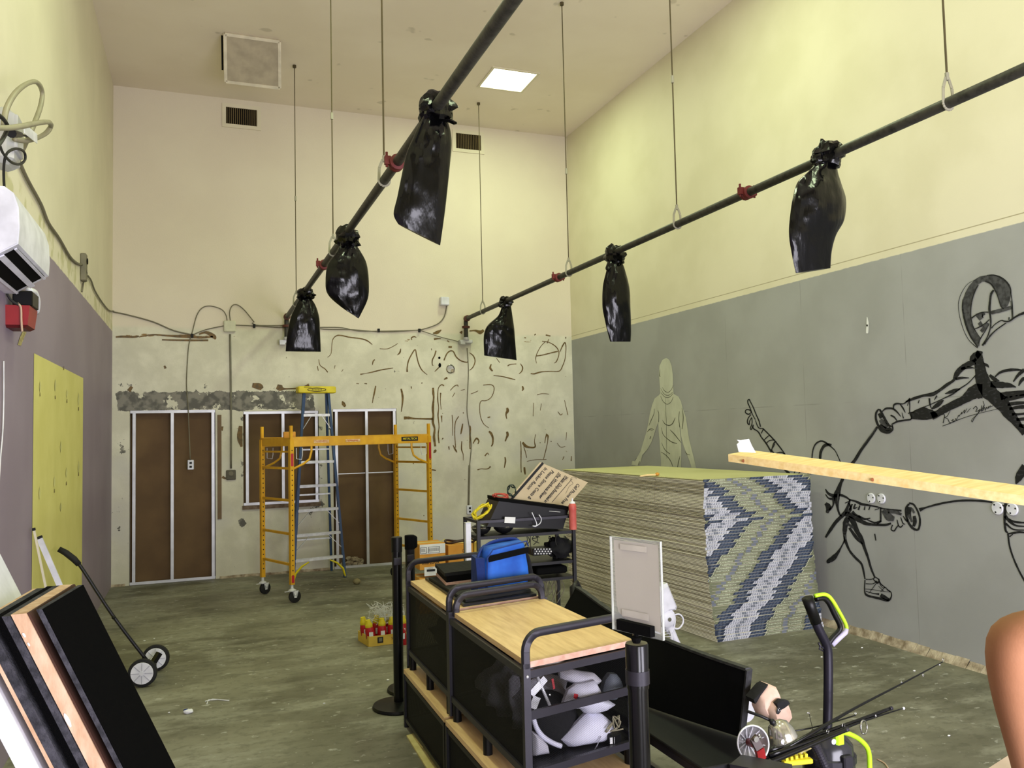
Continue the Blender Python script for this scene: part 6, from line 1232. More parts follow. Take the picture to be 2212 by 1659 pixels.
for i in range(26):
    s_ = tq(.17+rnd.uniform(-.03, .06), .1+rnd.uniform(-.04, .06), .19); pts = [tuple(s_)]
    for k in range(5): pts.append(tuple(s_+V((rnd.uniform(-.13, .16), rnd.uniform(-.08, .08), rnd.uniform(-.03, .16)))))
    m.tube([V(w_) for w_ in smooth_pts(pts, 4)], .0016, 4)
tag(m.build('string_tangle', M_paper, smooth=True), 'tangle of thin white string on top of the tray of red bottles', 'string', kind='stuff')
# ---------------------------------------------------------------- big black panel on a low black bench
tA, tB = AZ(1243, 1270, .80), AZ(1612, 1448, .80); bA, bB = AZ(1405, 1612, .47), AZ(1597, 1592, .47)
bC = bB+(tA-tB)*1.0; bC.z = .47
t = thing('rubber_mat', 'long black rubber mat standing on its edge from the rack toward the camera', 'panel', (tB+bB)/2-V((0, 0, .02)))
n = 14; top = []; bot = []
for i in range(n+1):
    s = i/n; p_ = tB.lerp(tA, s); p_.x -= .05*math.sin(PI*s); p_.z -= .03*math.sin(PI*min(1, s*1.1)); 
    q_ = bB.lerp(bC, s); q_.x -= .28*min(1, s*3)*(1-s*.3); q_.z = .47; top.append(p_); bot.append(q_)
m = M(); th = V((.022, .008, 0)); rings = []
for a, b in zip(top, bot): rings.append([a, a+th, b+th, b])
m.loft(rings); m.build('mat_sheet', M_matte, t, 30)
m = M(); 
for i in range(n): m.bar(top[i]+V((.011, 0, .003)), top[i+1]+V((.011, 0, .003)), .030, .012)
m.bar(tB+V((.011, -.004, .003)), bB+V((.011, -.004, 0)), .03, .010, up=(0, 1, 0)); m.build('edge_binding', mat('dusty_black_edge', (58, 58, 60), .7, c2=(34, 34, 36), scale=30), t)
m = M(); m.tube([tA+V((.0, .0, -.30)), tA+V((.0, .02, -.12)), tA+V((.0, .03, -.0)), tA+V((.03, .05, .02)), tA+V((.06, .06, -.03))], [.03, .03, .026, .022, .02], 10); m.build('rolled_end', M_black, t, True)
# bench under it
bx0, bx1, by0, by1, bz = 1.90, 2.36, 2.95, 4.9, .46
t = thing('low_bench', 'low black metal bench frame under the tall black panel', 'bench', ((bx0+bx1)/2, (by0+by1)/2, 0))
M().box(((bx0+bx1)/2, (by0+by1)/2, bz-.012), (bx1-bx0, by1-by0, .02), bev=.004).build('top_plate', M_black, t)
for x in (bx0+.03, bx1-.03):
    for y in (by0+.03, by1-.03): M().box((x, y, (bz-.03)/2), (.04, .04, bz-.03)).build('leg', M_black, t)
for z in (bz-.04, .28, .12):
    m = M(); 
    for y in (by0+.02, by1-.02): m.box(((bx0+bx1)/2, y, z), (bx1-bx0-.02, .025, .03))
    for x in (bx0+.02, bx1-.02): m.box((x, (by0+by1)/2, z), (.025, by1-by0-.02, .03))
    m.build('frame_rail', M_tube, t)
m = M(); m.box((bx0+.20, by0-.02, bz-.015), (.16, .04, .03), bev=.003); [m.cyl((bx0+.14+i*.04, by0-.03, bz), (bx0+.14+i*.04, by0-.03, bz+.004), .006, 8) for i in range(4)]; m.build('hinge_plate', M_tube, t)

# ---------------------------------------------------------------- white clip fan on the floor behind the sign holder
YF_ = 5.75; f = lambda x, y, d=0: AY(x, y, YF_+d); base = f(1476, 1400); base.z = 0
t = thing('desk_fan', 'white plastic fan with a looped cord, behind the clear sign holder', 'fan', base)
m = M(); hd = [f(x, y) for x, y in [(1426, 1262), (1437, 1258), (1447, 1282), (1458, 1309), (1456, 1316), (1440, 1318), (1424, 1330), (1405, 1338), (1400, 1300), (1410, 1276)]]; n = len(hd); cc = sum(hd, V())/n
m.loft([[cc+(p_-cc)*.8+V((0, -.05, 0)) for p_ in hd], [p_+V((0, -.03, 0)) for p_ in hd], [p_+V((0, .05, 0)) for p_ in hd], [cc+(p_-cc)*.8+V((0, .07, 0)) for p_ in hd]]); m.build('motor_housing', M_white, t, 35)
c = f(1438, 1335); m = M(); m.lathe(c+V((0, .04, 0)), [(.06, 0), (.066, .02), (.066, .08), (.05, .092), (.001, .094)], (0, -1, 0), 26); jo = m.build('tilt_joint', M_white, t, 40); m = M(); m.lathe(c+V((0, -.055, 0)), [(.016, 0), (.016, .006), (.008, .006), (.008, .009), (.001, .009)], (0, -1, 0), 16); m.build('joint_screw', M_chrome, jo)
m = M(); m.tube([f(1440, 1348), f(1448, 1362), f(1458, 1380), f(1466, 1396), f(1474, 1420), f(1484, 1445)], [.04, .036, .026, .026, .03, .036], 12); m.build('stem', M_white, t, True)
c2 = V((f(1484, 1450).x, YF_, 0)); m = M(); m.lathe(c2, [(.001, 0), (.12, 0), (.125, .012), (.10, .03), (.05, .05), (.03, .08), (.001, .08)], n=28); m.build('base', M_white, t, 40)
gc = f(1408, 1378, .0); gn = V((-.35, -.8, .5)).normalized(); gu = gn.orthogonal().normalized(); gv = gn.cross(gu); R_ = .155
for r_, o_ in ((R_, 0), (R_*.98, .05)):
    m = M(); m.tube([gc-gn*o_+gu*r_*math.cos(a)+gv*r_*math.sin(a) for a in [i*PI/20 for i in range(41)]], .008 if o_ == 0 else .006, 6); m.build('guard_ring', M_white, t, True)
m = M()
for k in range(36): a = k*PI/18; d = gu*math.cos(a)+gv*math.sin(a); m.bar(gc+gn*.012+d*.04, gc+d*R_, .003, .003); m.bar(gc+d*R_, gc-gn*.05+d*R_*.98, .003, .003)
m.tube([gc+gn*.01+gu*.09*math.cos(a)+gv*.09*math.sin(a) for a in [i*PI/14 for i in range(29)]], .003, 5); m.build('guard_wires', M_white, t)
m = M(); m.lathe(gc+gn*.008, [(.001, .01), (.04, .006), (.042, 0), (.001, -.004)], gn, 18); m.build('guard_hub', M_white, t, 40)
for k in range(4):
    a = k*PI/2; d = gu*math.cos(a)+gv*math.sin(a); e = gn.cross(d); m = M(); m.hexa([gc-gn*.03+d*.02-e*.02, gc-gn*.03+d*.12-e*.045, gc-gn*.02+d*.13+e*.04, gc-gn*.02+d*.02+e*.02]+[p_+gn*.003 for p_ in (gc-gn*.03+d*.02-e*.02, gc-gn*.03+d*.12-e*.045, gc-gn*.02+d*.13+e*.04, gc-gn*.02+d*.02+e*.02)]); m.build('blade', M_alu, t)
tag(M().tube([V(w_) for w_ in smooth_pts([tuple(f(x, y, -.02)) for x, y in [(1452, 1332), (1458, 1328), (1468, 1327), (1475, 1335), (1475, 1346), (1468, 1356), (1460, 1358), (1453, 1352), (1452, 1342)]], 4)], .007, 7).build('power_cord', M_white, t, True))
m = M(); m.tube([V(w_) for w_ in smooth_pts([tuple(f(x, y, -.03)) for x, y in [(1448, 1318), (1455, 1325), (1458, 1340), (1454, 1360), (1446, 1372)]], 4)], .008, 7); m.build('cable_guide', M_white, t, True)
m = M(); c = AZ(1263, 1290, .0); 
c = AY(1258, 1288, 5.9); t = thing('white_bulb', 'small white plastic cap lying on the floor behind the black panel', 'cap', (c.x, c.y, 0)); m = M(); m.lathe((c.x, c.y, 0), [(.001, 0), (.04, 0), (.045, .04), (.02, .09), (.001, .10)], n=14); m.build('cap_body', M_white, t, 40); M().lathe((c.x, c.y, .0), [(.047, 0), (.047, .012), (.044, .014)], n=14).build('cap_rim', M_white, t)

# ---------------------------------------------------------------- upright carpet cleaner with a lime handle
VY = 3.0; f = lambda x, y, d=0: AY(x, y, VY+d); bs = f(1810, 1600); t = thing('carpet_cleaner', 'upright cleaner with a black tube and a lime green loop handle', 'vacuum', (bs.x, VY, 0))
m = M(); m.tube([f(1744, 1292), f(1751, 1312), f(1763, 1345)], [.026, .024, .024], 16); m.build('cuff', M_blackp, t, True)
m = M(); m.tube([V(w_) for w_ in smooth_pts([tuple(f(x, y)) for x, y in [(1757, 1330), (1768, 1358), (1780, 1382), (1787, 1400), (1789, 1430), (1789, 1500), (1787, 1590)]], 4)], .0205, 18); m.build('tube', mat('satin_black_tube', (40, 38, 48), .32, .5), t, True)
hp = [(1762, 1294), (1778, 1292), (1790, 1302), (1802, 1326), (1814, 1350), (1813, 1362), (1800, 1376), (1788, 1392)]
m = M(); m.tube([V(w_) for w_ in smooth_pts([tuple(f(x, y)) for x, y in hp], 4)], .012, 10); m.build('handle_grip', M_blackp, t, True)
hl = [(1760, 1287), (1782, 1284), (1796, 1294), (1812, 1320), (1826, 1346), (1829, 1358)]
m = M(); m.tube([V(w_) for w_ in smooth_pts([tuple(f(x, y, -.004)) for x, y in hl], 4)], .0085, 10); m.build('handle_loop', M_lime, t, True)
m = M(); m.tube([f(1829, 1358, -.004), f(1826, 1366, -.004), f(1812, 1378, -.002), f(1797, 1392)], [.009, .012, .013, .014], 10); m.build('handle_foot', mat('lavender_plastic', (188, 182, 206), .4), t, True)
m = M(); m.tube([f(1782, 1402), f(1772, 1396), f(1768, 1388)], .005, 6); m.tube([f(1772, 1393), f(1770, 1402), f(1778, 1406)], .004, 6); m.build('cord_hook', M_tube, t, True)
cz = f(1806, 1625); c = V((cz.x, VY+.05, 0)); zt = f(1806, 1592).z
m = M(); m.lathe(c, [(.001, .02), (.13, .02), (.15, .05), (.15, .12), (.118, .16), (.11, zt-.10), (.105, zt-.04), (.07, zt-.0), (.001, zt+.005)], n=30); m.build('tank_body', mat('smoky_tank', (48, 48, 52), .18, .1), t, 40)
m = M(); m.lathe(c, [(.112, zt-.115), (.118, zt-.11), (.118, zt-.085), (.11, zt-.08)], n=30); m.box(c+V((0, -.115, zt-.10)), (.05, .03, .09), bev=.006); m.build('latch_band', M_tube, t)
m = M(); m.tube([V(w_) for w_ in smooth_pts([tuple(f(x, y, -.03)) for x, y in [(1812, 1580), (1836, 1586), (1860, 1600), (1876, 1622), (1879, 1665)]], 4)], [.011]*17, 10); m.build('carry_handle', M_lime, t, True)
m = M(); m.box(f(1810, 1592, -.02), (.045, .04, .07), bev=.008); m.build('lime_bracket', M_lime, t)
m = M(); m.lathe(f(1800, 1602, -.10), [(.011, 0), (.012, .004), (.009, .006), (.001, .005)], (0, -1, 0), 18); m.build('badge', M_alu, t)
hs_ = smooth_pts([tuple(f(x, y, -.08)) for x, y in [(1752, 1598), (1762, 1612), (1772, 1632), (1782, 1655), (1790, 1690)]], 8); m = M(); m.tube([V(w_) for w_ in hs_], [.021 if i % 2 else .016 for i in range(len(hs_))], 12); m.build('ribbed_hose', M_tube, t)
for s in (-1, 1): m = M(); m.lathe(c+V((s*.13, .02, .05)), [(.001, -.02), (.05, -.02), (.05, .02), (.001, .02)], (1, 0, 0), 16); m.build('wheel', M_rubber, t)
c = AY(1893, 1612, 3.2); t = thing('black_shoe', 'black shoe-like accessory lying behind the cleaner, right side', 'shoe', (c.x, c.y, 0))
m = M(); m.loft([[V((c.x, c.y, 0))+V((u_*.13, w_*.05*k, h_)) for w_, h_ in ((-1, .0), (1, .0), (1, .05*k2), (.5, .10*k2), (-.5, .10*k2), (-1, .05*k2))] for u_, k, k2 in ((-1, .5, .9), (-.6, .9, 1.3), (0, 1, 1.0), (.6, 1, .7), (1, .5, .4))]); m.build('upper', M_dcloth, t, 40); m = M(); m.box(V((c.x, c.y, .008)), (.27, .10, .016), bev=.004); m.build('sole', M_rubber, t)

# ---------------------------------------------------------------- low wooden box that carries the small gear
gy0, gy1 = 2.42, 2.86; gz = .50; gx0, gx1 = AY(1590, 1640, 2.6).x, AY(1712, 1640, 2.7).x
t = thing('gear_table', 'low dark table under the fishing rods and clamp lamps', 'table', ((gx0+gx1)/2, (gy0+gy1)/2, 0)); 
# ---------------------------------------------------------------- fishing rods
RY_ = 2.72
def frod(pts, r0, r1, label, guides, tip=None):
    p_ = [AY(x, y, RY_+d) for x, y, d in pts]; t = thing('fishing_rod', label, 'rod', p_[0], 'black fishing rods in a bundle'); n = len(p_); sp_ = [V(w_) for w_ in smooth_pts([tuple(w_) for w_ in p_], 4)]; k = len(sp_)
    m = M(); m.tube(sp_, [r0+(r1-r0)*i/(k-1) for i in range(k)], 10); m.build('blank', MATS['post_tube'], t, True)
    for (x, y, d, rpx) in guides:
        c = AY(x, y, RY_+d); r_ = rpx*2.95/1786; m = M(); ax_ = V((.35, -.9, .1)).normalized(); a0 = ax_.orthogonal().normalized(); b0_ = ax_.cross(a0); m.tube([c+a0*r_*math.cos(a)+b0_*r_*math.sin(a) for a in [i*PI/9 for i in range(19)]], max(.0012, r_*.14), 6); m.build('line_guide', M_chrome, t, True)
    if tip:
        a = sp_[-1]; d_ = (sp_[-1]-sp_[-2]).normalized(); m = M(); 
        if tip == 'open': m.lathe(a, [(r1, -.01), (r1*1.15, -.008), (r1*1.15, .004), (r1*.8, .005), (r1*.75, -.02)], d_, 14)
        else: m.blob(a, (.006, .006, .006), 0, 1, 10, 8)
        m.build('tip_cap', M_tube if tip == 'open' else M_white, t)
frod([(1655, 1640, .0), (1760, 1580, .0), (1850, 1528, .1), (1950, 1476, .2), (2036, 1430, .3)], .009, .0022, 'longest black fishing rod, its tip ring reaching far right', [(2037, 1425, .3, 5), (2030, 1436, .3, 3), (1994, 1458, .25, 4), (1948, 1474, .2, 4), (1842, 1532, .1, 3)])
frod([(1660, 1622, .0), (1760, 1590, .02), (1840, 1562, .05), (1925, 1530, .1)], .011, .0075, 'thick black fishing rod section with an open end, under the longest rod', [(1822, 1568, .03, 6.5), (1788, 1580, .0, 5)], 'open')
frod([(1662, 1632, -.02), (1780, 1590, .0), (1870, 1556, .05), (1952, 1530, .1)], .009, .002, 'black fishing rod ending in a white ball tip', [(1866, 1571, .02, 16), (1848, 1541, .05, 3.5), (1892, 1546, .06, 3)], 'ball')
frod([(1658, 1648, -.03), (1720, 1622, -.02), (1790, 1592, -.01), (1830, 1576, .0)], .012, .008, 'short thick black rod lowest in the bundle', [], 'open')
frod([(1690, 1582, .05), (1740, 1575, .03), (1800, 1560, .05), (1848, 1545, .1)], .003, .003, 'thin black rod branching up from the shiny globe lamp', [(1745, 1540, .1, 2)])
frod([(1757, 1580, .25), (1752, 1560, .25), (1748, 1542, .25)], .0015, .001, 'thin bent wire rod standing up behind the bundle', [(1748, 1540, .25, 2)])

# ---------------------------------------------------------------- clamp lamps, plates and glove
LY = 2.52; c = AY(1627, 1606, LY); t = thing('clamp_lamp', 'round silver clamp lamp reflector facing the camera with a red-tipped clamp', 'lamp', c-V((0, 0, .06))); ax_ = V((-.15, -1, .22)).normalized(); R_ = 39*2.72/1786
m = M(); a0 = ax_.orthogonal().normalized(); b0_ = ax_.cross(a0); rings = []
for r_, h_ in ((1, 0), (.985, -.004), (.8, -.022), (.5, -.034), (.15, -.040)):
    rings.append([c+ax_*h_+(a0*math.cos(2*PI*k/48)+b0_*math.sin(2*PI*k/48))*R_*r_*(1+(.010 if k % 4 == 0 and r_ < .9 else 0)) for k in range(48)])
for r_, h_ in ((.15, -.046), (.5, -.040), (.8, -.028), (1.0, -.006)): rings.append([c+ax_*h_+(a0*math.cos(2*PI*k/48)+b0_*math.sin(2*PI*k/48))*R_*r_ for k in range(48)])
m.loft(rings, cap=False); m.build('reflector', mat('silver_reflector', (190, 190, 190), .35, .7), t, True)
m = M(); m.tube([c+(a0*math.cos(a)+b0_*math.sin(a))*R_ for a in [i*PI/20 for i in range(41)]], .0035, 6); m.build('rolled_rim', M_alu, t, True)
m = M()
for k in range(12): a = k*PI/6; d = a0*math.cos(a)+b0_*math.sin(a); m.bar(c-ax_*.036+d*R_*.25, c-ax_*.012+d*R_*.88, .003, .004, up=ax_)
m.build('reflector_ribs', M_alu, t)
m = M(); m.lathe(c-ax_*.03, [(.001, 0), (.014, 0), (.014, .04), (.001, .045)], ax_, 14); m.build('socket', MATS['dark_red'], t, 40)
m = M(); q1, q2, q3 = AY(1628, 1594, LY-.05), AY(1640, 1618, LY-.06), AY(1645, 1640, LY-.05); m.bar(q1, q2, .03, .012, up=(0, 1, 0)); m.bar(q1+V((.0, 0, .004)), q2+V((.012, .01, .004)), .024, .01, up=(0, 1, 0)); m.build('clamp_jaw', mat('dark_clamp', (62, 40, 34), .5), t)
m = M(); m.bar(q2, q3, .032, .014, up=(0, 1, 0)); m.build('red_clamp_pad', M_red, t); m = M(); m.lathe(q1+V((0, -.01, 0)), [(.010, 0), (.010, .006), (.001, .006)], (0, -1, 0), 12); m.blob(AY(1640, 1592, LY-.05), (.008, .008, .010), .3, 3, 8, 6); m.build('wing_screw', M_chrome, t)
c = AY(1686, 1580, 2.66); t = thing('globe_lamp', 'shiny rounded metal lamp shade behind the clamp lamp', 'lamp', c-V((0, 0, .05)))
m = M(); m.lathe(c, [(.052, -.035), (.054, -.03), (.050, .0), (.038, .028), (.02, .04), (.001, .043)], (-.3, .3, 1), 26); m.build('shade', mat('pearly_metal', (206, 204, 190), .15, .8), t, 60)
m = M(); m.tube([c+V((-.02, 0, .035)), c+V((-.06, .03, .055)), c+V((-.11, .05, .075))], .006, 8); m.blob(c+V((-.035, 0, .04)), (.012, .012, .012), 0, 1, 8, 6); m.build('lamp_arm', M_black, t, True)
m = M(); m.blob(c+V((-.02, -.045, -.02)), (.015, .006, .012), .2, 2, 8, 6); m.build('modelled_glint', M_white, t)  # white blob modelled as a highlight on the shade
c = AY(1606, 1519, 3.22); t = thing('white_dish', 'white round dish standing behind the black panel edge', 'dish', c-V((0, 0, .07))); m = M(); m.lathe(c, [(.001, -.006), (.045, -.004), (.062, .006), (.064, .010), (.045, .002), (.001, 0)], (-.2, -1, .15), 30); m.build('dish', M_white, t, 50); m = M(); m.lathe(c+V((.0, .01, -.03)), [(.001, -.004), (.055, .0), (.058, .004), (.001, .003)], (-.2, -1, .5), 26); m.build('second_rim', M_white, t, 50)
# beige padded glove
c = AY(1666, 1524, 2.95); t = thing('beige_glove', 'beige and black padded glove with an oval badge, leaning behind the lamps', 'glove', c-V((0, 0, .08)))
def gp(pts, y0, y1, b): 
    q0 = [AY(x, y, 2.95) for x, y in pts]; cc = sum(q0, V())/len(q0); mm = M(); mm.loft([[cc+(p_-cc)*.75+V((0, y0-b, 0)) for p_ in q0], [p_+V((0, y0, 0)) for p_ in q0], [p_+V((0, y1, 0)) for p_ in q0]]); return mm
gp([(1638, 1500), (1660, 1478), (1676, 1484), (1684, 1500), (1690, 1520), (1692, 1545), (1672, 1560), (1648, 1548), (1640, 1530)], .0, .05, .02).build('padded_palm', mat('beige_suede', (206, 176, 158), .85, c2=(188, 158, 138), scale=20), t, 50)
gp([(1652, 1530), (1660, 1514), (1676, 1506), (1690, 1512), (1696, 1526), (1700, 1545), (1690, 1560), (1670, 1562), (1658, 1550)], -.03, .0, .02).build('thumb_pad', MATS['beige_suede'], t, 50)
gp([(1626, 1510), (1650, 1482), (1658, 1478), (1640, 1502), (1630, 1520)], -.005, .05, .004).build('black_edge', M_dcloth, t, 50)
gp([(1660, 1512), (1670, 1504), (1684, 1505), (1688, 1512), (1678, 1520), (1664, 1528)], -.055, -.03, .004).build('black_trim', M_dcloth, t, 50)
gp([(1696, 1520), (1700, 1535), (1703, 1560), (1702, 1590), (1690, 1580), (1692, 1555)], .0, .05, .01).build('black_cuff', M_dcloth, t, 50)
cb = AY(1683, 1533, 2.95-.056); m = M(); m.poly([cb+V((.012*math.cos(a)+.006*math.sin(a), 0, .018*math.sin(a))) for a in [i*PI/10 for i in range(20)]]); bo_ = m.build('oval_badge', M_ink, t); m = M(); put_text(m, '12', cb+V((0, -.002, 0)), (1, 0, .4), (-.4, 0, 1), .016); m.build('badge_print', M_paper, bo_)
# table carrying these
m = M(); m.box(((gx0+gx1)/2, (gy0+gy1)/2, gz-.105), (gx1-gx0, gy1-gy0, .03), bev=.004); m.build('table_top', M_black, bpy.data.objects['gear_table'])
for sx in (-1, 1):
    for sy in (-1, 1): M().box(((gx0+gx1)/2+sx*((gx1-gx0)/2-.03), (gy0+gy1)/2+sy*((gy1-gy0)/2-.05), (gz-.12)/2), (.04, .04, gz-.12)).build('leg', M_black, bpy.data.objects['gear_table'])
# small gear on the low table: wooden slats and yellow pieces
zt2 = gz-.09
for i, (px, py, mm, lab) in enumerate([(1712, 1628, M_osb, 'reddish wooden slat on the low table under the rods'), (1735, 1618, M_ply, 'pale wooden slat on the low table under the rods')]):
    c = AZ(px, py, zt2+.006+i*.014); t = thing('lumber_offcut', lab, 'wood', c); M().box(c, (.20, .035, .012), .35, bev=.002).build('slat', mm, t); M().box(c+V((.09, .033, 0)), (.02, .036, .0125), .35).build('cut_end', M_woodend, t)
c = AZ(1722, 1645, zt2+.012); t = thing('yellow_clip', 'yellow plastic clip strip on the low table by the cleaner', 'clip', c); m = M(); m.box(c, (.13, .03, .02), -.2, bev=.003); m.build('strip', M_yel2, t); m = M(); [m.box(c+V((-.05+i*.025, .008-.0*i, .016)), (.012, .02, .016), -.2) for i in range(5)]; m.build('teeth', M_yel2, t)
c = AY(1690, 1650, 2.55); t = thing('black_slab', 'black padded bar lying in front of the low table, bottom of the picture', 'bar', c-V((0, 0, .03))); m = M(); a, b = AY(1590, 1640, 2.45), AY(1700, 1662, 2.30); m.bar(a+V((0, 0, -.02)), b+V((0, 0, -.02)), .10, .04); m.build('padded_bar', M_tube, t); m = M(); m.bar(a+V((0, -.0, -.042)), b+V((0, 0, -.042)), .08, .004); m.build('bar_base', M_black, t)

# ---------------------------------------------------------------- things on the floor
def flatp(name, label, cat, pts, z, th, mm):
    q0 = [AZ(x, y, z) for x, y in pts]; t = thing(name, label, cat, q0[0]-V((0, 0, z))); n = len(q0); m = M(); m.add(q0+[p_-V((0, 0, th)) for p_ in q0], [tuple(range(n)), tuple(range(2*n-1, n-1, -1))]+[(i, n+i, n+(i+1) % n, (i+1) % n) for i in range(n)]); m.build(name+'_body', mm, t); return t
t = flatp('plywood_sheet', 'pale plywood sheet on the floor under the storage carts', 'board', [(878, 1588), (910, 1580), (1010, 1700), (960, 1720)], .012, .011, M_ply)
t = flatp('plywood_offcut', 'small square plywood offcut lying on the plywood sheet', 'board', [(895, 1592), (916, 1586), (934, 1606), (913, 1613)], .022, .009, M_ply)
c = AZ(407, 1541, .0); t = thing('blue_white_scrap', 'crumpled blue and white scrap on the bare floor', 'scrap', c); m = M(); m.blob(c+V((.0, 0, .014)), (.032, .02, .014), .6, 3, 10, 8, 2); m.build('scrap', M_paper, t, True); m = M(); m.blob(c+V((-.012, .0, .020)), (.02, .014, .011), .5, 3, 10, 8, 5); m.build('blue_print', M_navyN, t, True)
for pts, lab in (([(443, 1515), (460, 1510), (495, 1513)], 'thin white strip lying on the bare floor'), ([(447, 1520), (450, 1512), (468, 1511)], 'short white strip crossing the thin one on the floor')):
    q0 = [AZ(x, y, .004) for x, y in pts]; tag(M().tube(q0, .0035, 5).build('plastic_strip', M_paper), lab, 'strip')
c = AZ(771, 1262, 0); tag(M().blob(c+V((0, 0, .035)), (.045, .04, .036), .35, 3, 14, 10, 4).build('foam_ball', mat('dusty_foam', (150, 140, 104), .9), smooth=True), 'small dusty ball on the floor right of the ladder', 'ball')
for i, (x, y, r_) in enumerate([(312, 1385, .008), (235, 1384, .010), (838, 1470, .008), (333, 1380, .006), (365, 1540, .006), (700, 1520, .006), (1775, 1420, .007), (1862, 1400, .007), (2050, 1590, .007), (1975, 1450, .008)]):
    c = AZ(x, y, 0); tag(M().blob(c+V((0, 0, r_*.5)), (r_*1.4, r_, r_*.6), .5, 3, 8, 6, i).build('plaster_crumb', M_paper, smooth=True), ['tiny white crumb on the floor beside the sweeper wheels, above them', 'tiny white crumb on the floor left of the sweeper handle', 'tiny white crumb on the floor left of the barrier post bases', 'tiny white crumb on the floor between the sweeper wheels and the other one', 'tiny white crumb on the floor left of the blue and white scrap', 'tiny white crumb on the bare floor between the scrap and the barrier posts', 'white crumb on the floor left of the cleaner tube, in front of the drywall', 'white crumb on the floor by the right wall, right of the cleaner handle', 'white crumb on the floor between the rod tips and the bare arm', 'white crumb on the floor under the longest rod, near the right wall'][i], 'crumb', 'white crumbs scattered on the floor')
tag(M().tube([V(w_) for w_ in smooth_pts([tuple(AZ(x, y, .004)) for x, y in [(1895, 1640), (1912, 1650), (1925, 1672), (1940, 1700)]], 4)], .004, 5).build('pale_cord', MATS['pale_string'], smooth=True), 'pale cord on the floor right of the cleaner', 'cord')
a, b, c = cam_depth(2182, 1629, 1.9), cam_depth(2110, 1676, 1.75), cam_depth(2260, 1700, 1.7); zz = (a.z+b.z)/2; t = thing('pink_board', 'pale pink board corner at the lower right, below the bare arm', 'board', (a.x, a.y, zz-.02))
q0 = [AZ(x, y, zz) for x, y in ((2182, 1629), (2112, 1674), (2150, 1760), (2235, 1760), (2240, 1650))]; n = 5; m = M(); m.add(q0+[p_-V((0, 0, .018)) for p_ in q0], [tuple(range(n)), tuple(range(2*n-1, n-1, -1))]+[(i, n+i, n+(i+1) % n, (i+1) % n) for i in range(n)]); m.build('board', mat('pale_pink_board', (232, 206, 196), .6), t)
for k in (1, 3): p_ = q0[k].lerp(sum(q0, V())/5, .25); m = M(); m.bar(V((p_.x, p_.y, 0)), V((p_.x, p_.y, zz-.018)), .04, .04); m.build('leg', M_pine, t)
p_ = q0[4].lerp(sum(q0, V())/5, .25); m = M(); m.bar(V((p_.x, p_.y, 0)), V((p_.x, p_.y, zz-.018)), .04, .04); m.build('leg', M_pine, t)

# ---------------------------------------------------------------- the person at the right edge
D_ = 1.55; S1 = cam_depth(2166, 1370, D_); rh = V((_r.x, _r.y, 0)).normalized(); fh = V((_f.x, _f.y, 0)).normalized()
El = cam_depth(2238, 1655, 1.52); El.z = S1.z-.27
S2 = S1+rh*.40-fh*.06; MS = (S1+S2)/2; Nk = MS+V((0, 0, .055)); Hd = Nk+V((0, 0, .15))+rh*.02; Pl = MS+V((0, 0, -.50)); 
Wr = El+V((0, 0, -.23))+rh*.04+fh*.06
def skin_obj(name, verts, edges, radii, mm, par, sub=2):
    me = bpy.data.meshes.new(name); o = bpy.data.objects.new(name, me); COL.objects.link(o); me.from_pydata([V(v)-ORG[par.name] for v in verts], edges, []); o.parent = par
    o.modifiers.new('skin', 'SKIN'); bpy.context.view_layer.update()
    if not me.skin_vertices: 
        bpy.context.view_layer.objects.active = o; bm2 = bmesh.new(); bm2.from_mesh(me); bm2.verts.layers.skin.verify(); bm2.to_mesh(me); bm2.free()
    sv = me.skin_vertices[0].data
    for i, r_ in enumerate(radii): sv[i].radius = (r_ if isinstance(r_, tuple) else (r_, r_)); sv[i].use_root = (i == 0)
    o.modifiers.new('sub', 'SUBSURF').levels = sub; o.modifiers['sub'].render_levels = sub
    dg = bpy.context.evaluated_depsgraph_get(); nm = bpy.data.meshes.new_from_object(o.evaluated_get(dg)); o.modifiers.clear(); o.data = nm; nm.materials.clear(); nm.materials.append(mm); nm.polygons.foreach_set('use_smooth', [True]*len(nm.polygons)); ORG[o.name] = ORG[par.name]; return o
pt_ = thing('person', 'person at the right edge, only a bare shoulder and upper arm in view', 'person', (Pl.x, Pl.y, 0))
vs, es, rs = [], [], []
def av(p_, r_, par_=None): vs.append(V(p_)); rs.append(r_); (es.append((par_, len(vs)-1)) if par_ is not None else None); return len(vs)-1
hp_ = av(Pl, .125); wa = av(Pl+V((0, 0, .18)), .105, hp_); ch = av(MS+V((0, 0, -.14)), .115, wa); nb = av(Nk+V((0, 0, -.04)), .062, ch); n1_ = av(Nk+V((0, 0, .05)), .055, nb); h1 = av(Hd+V((0, 0, -.05)), .075, n1_); h2 = av(Hd+V((0, 0, .03)), .09, h1); av(Hd+V((0, 0, .08)), .06, h2)
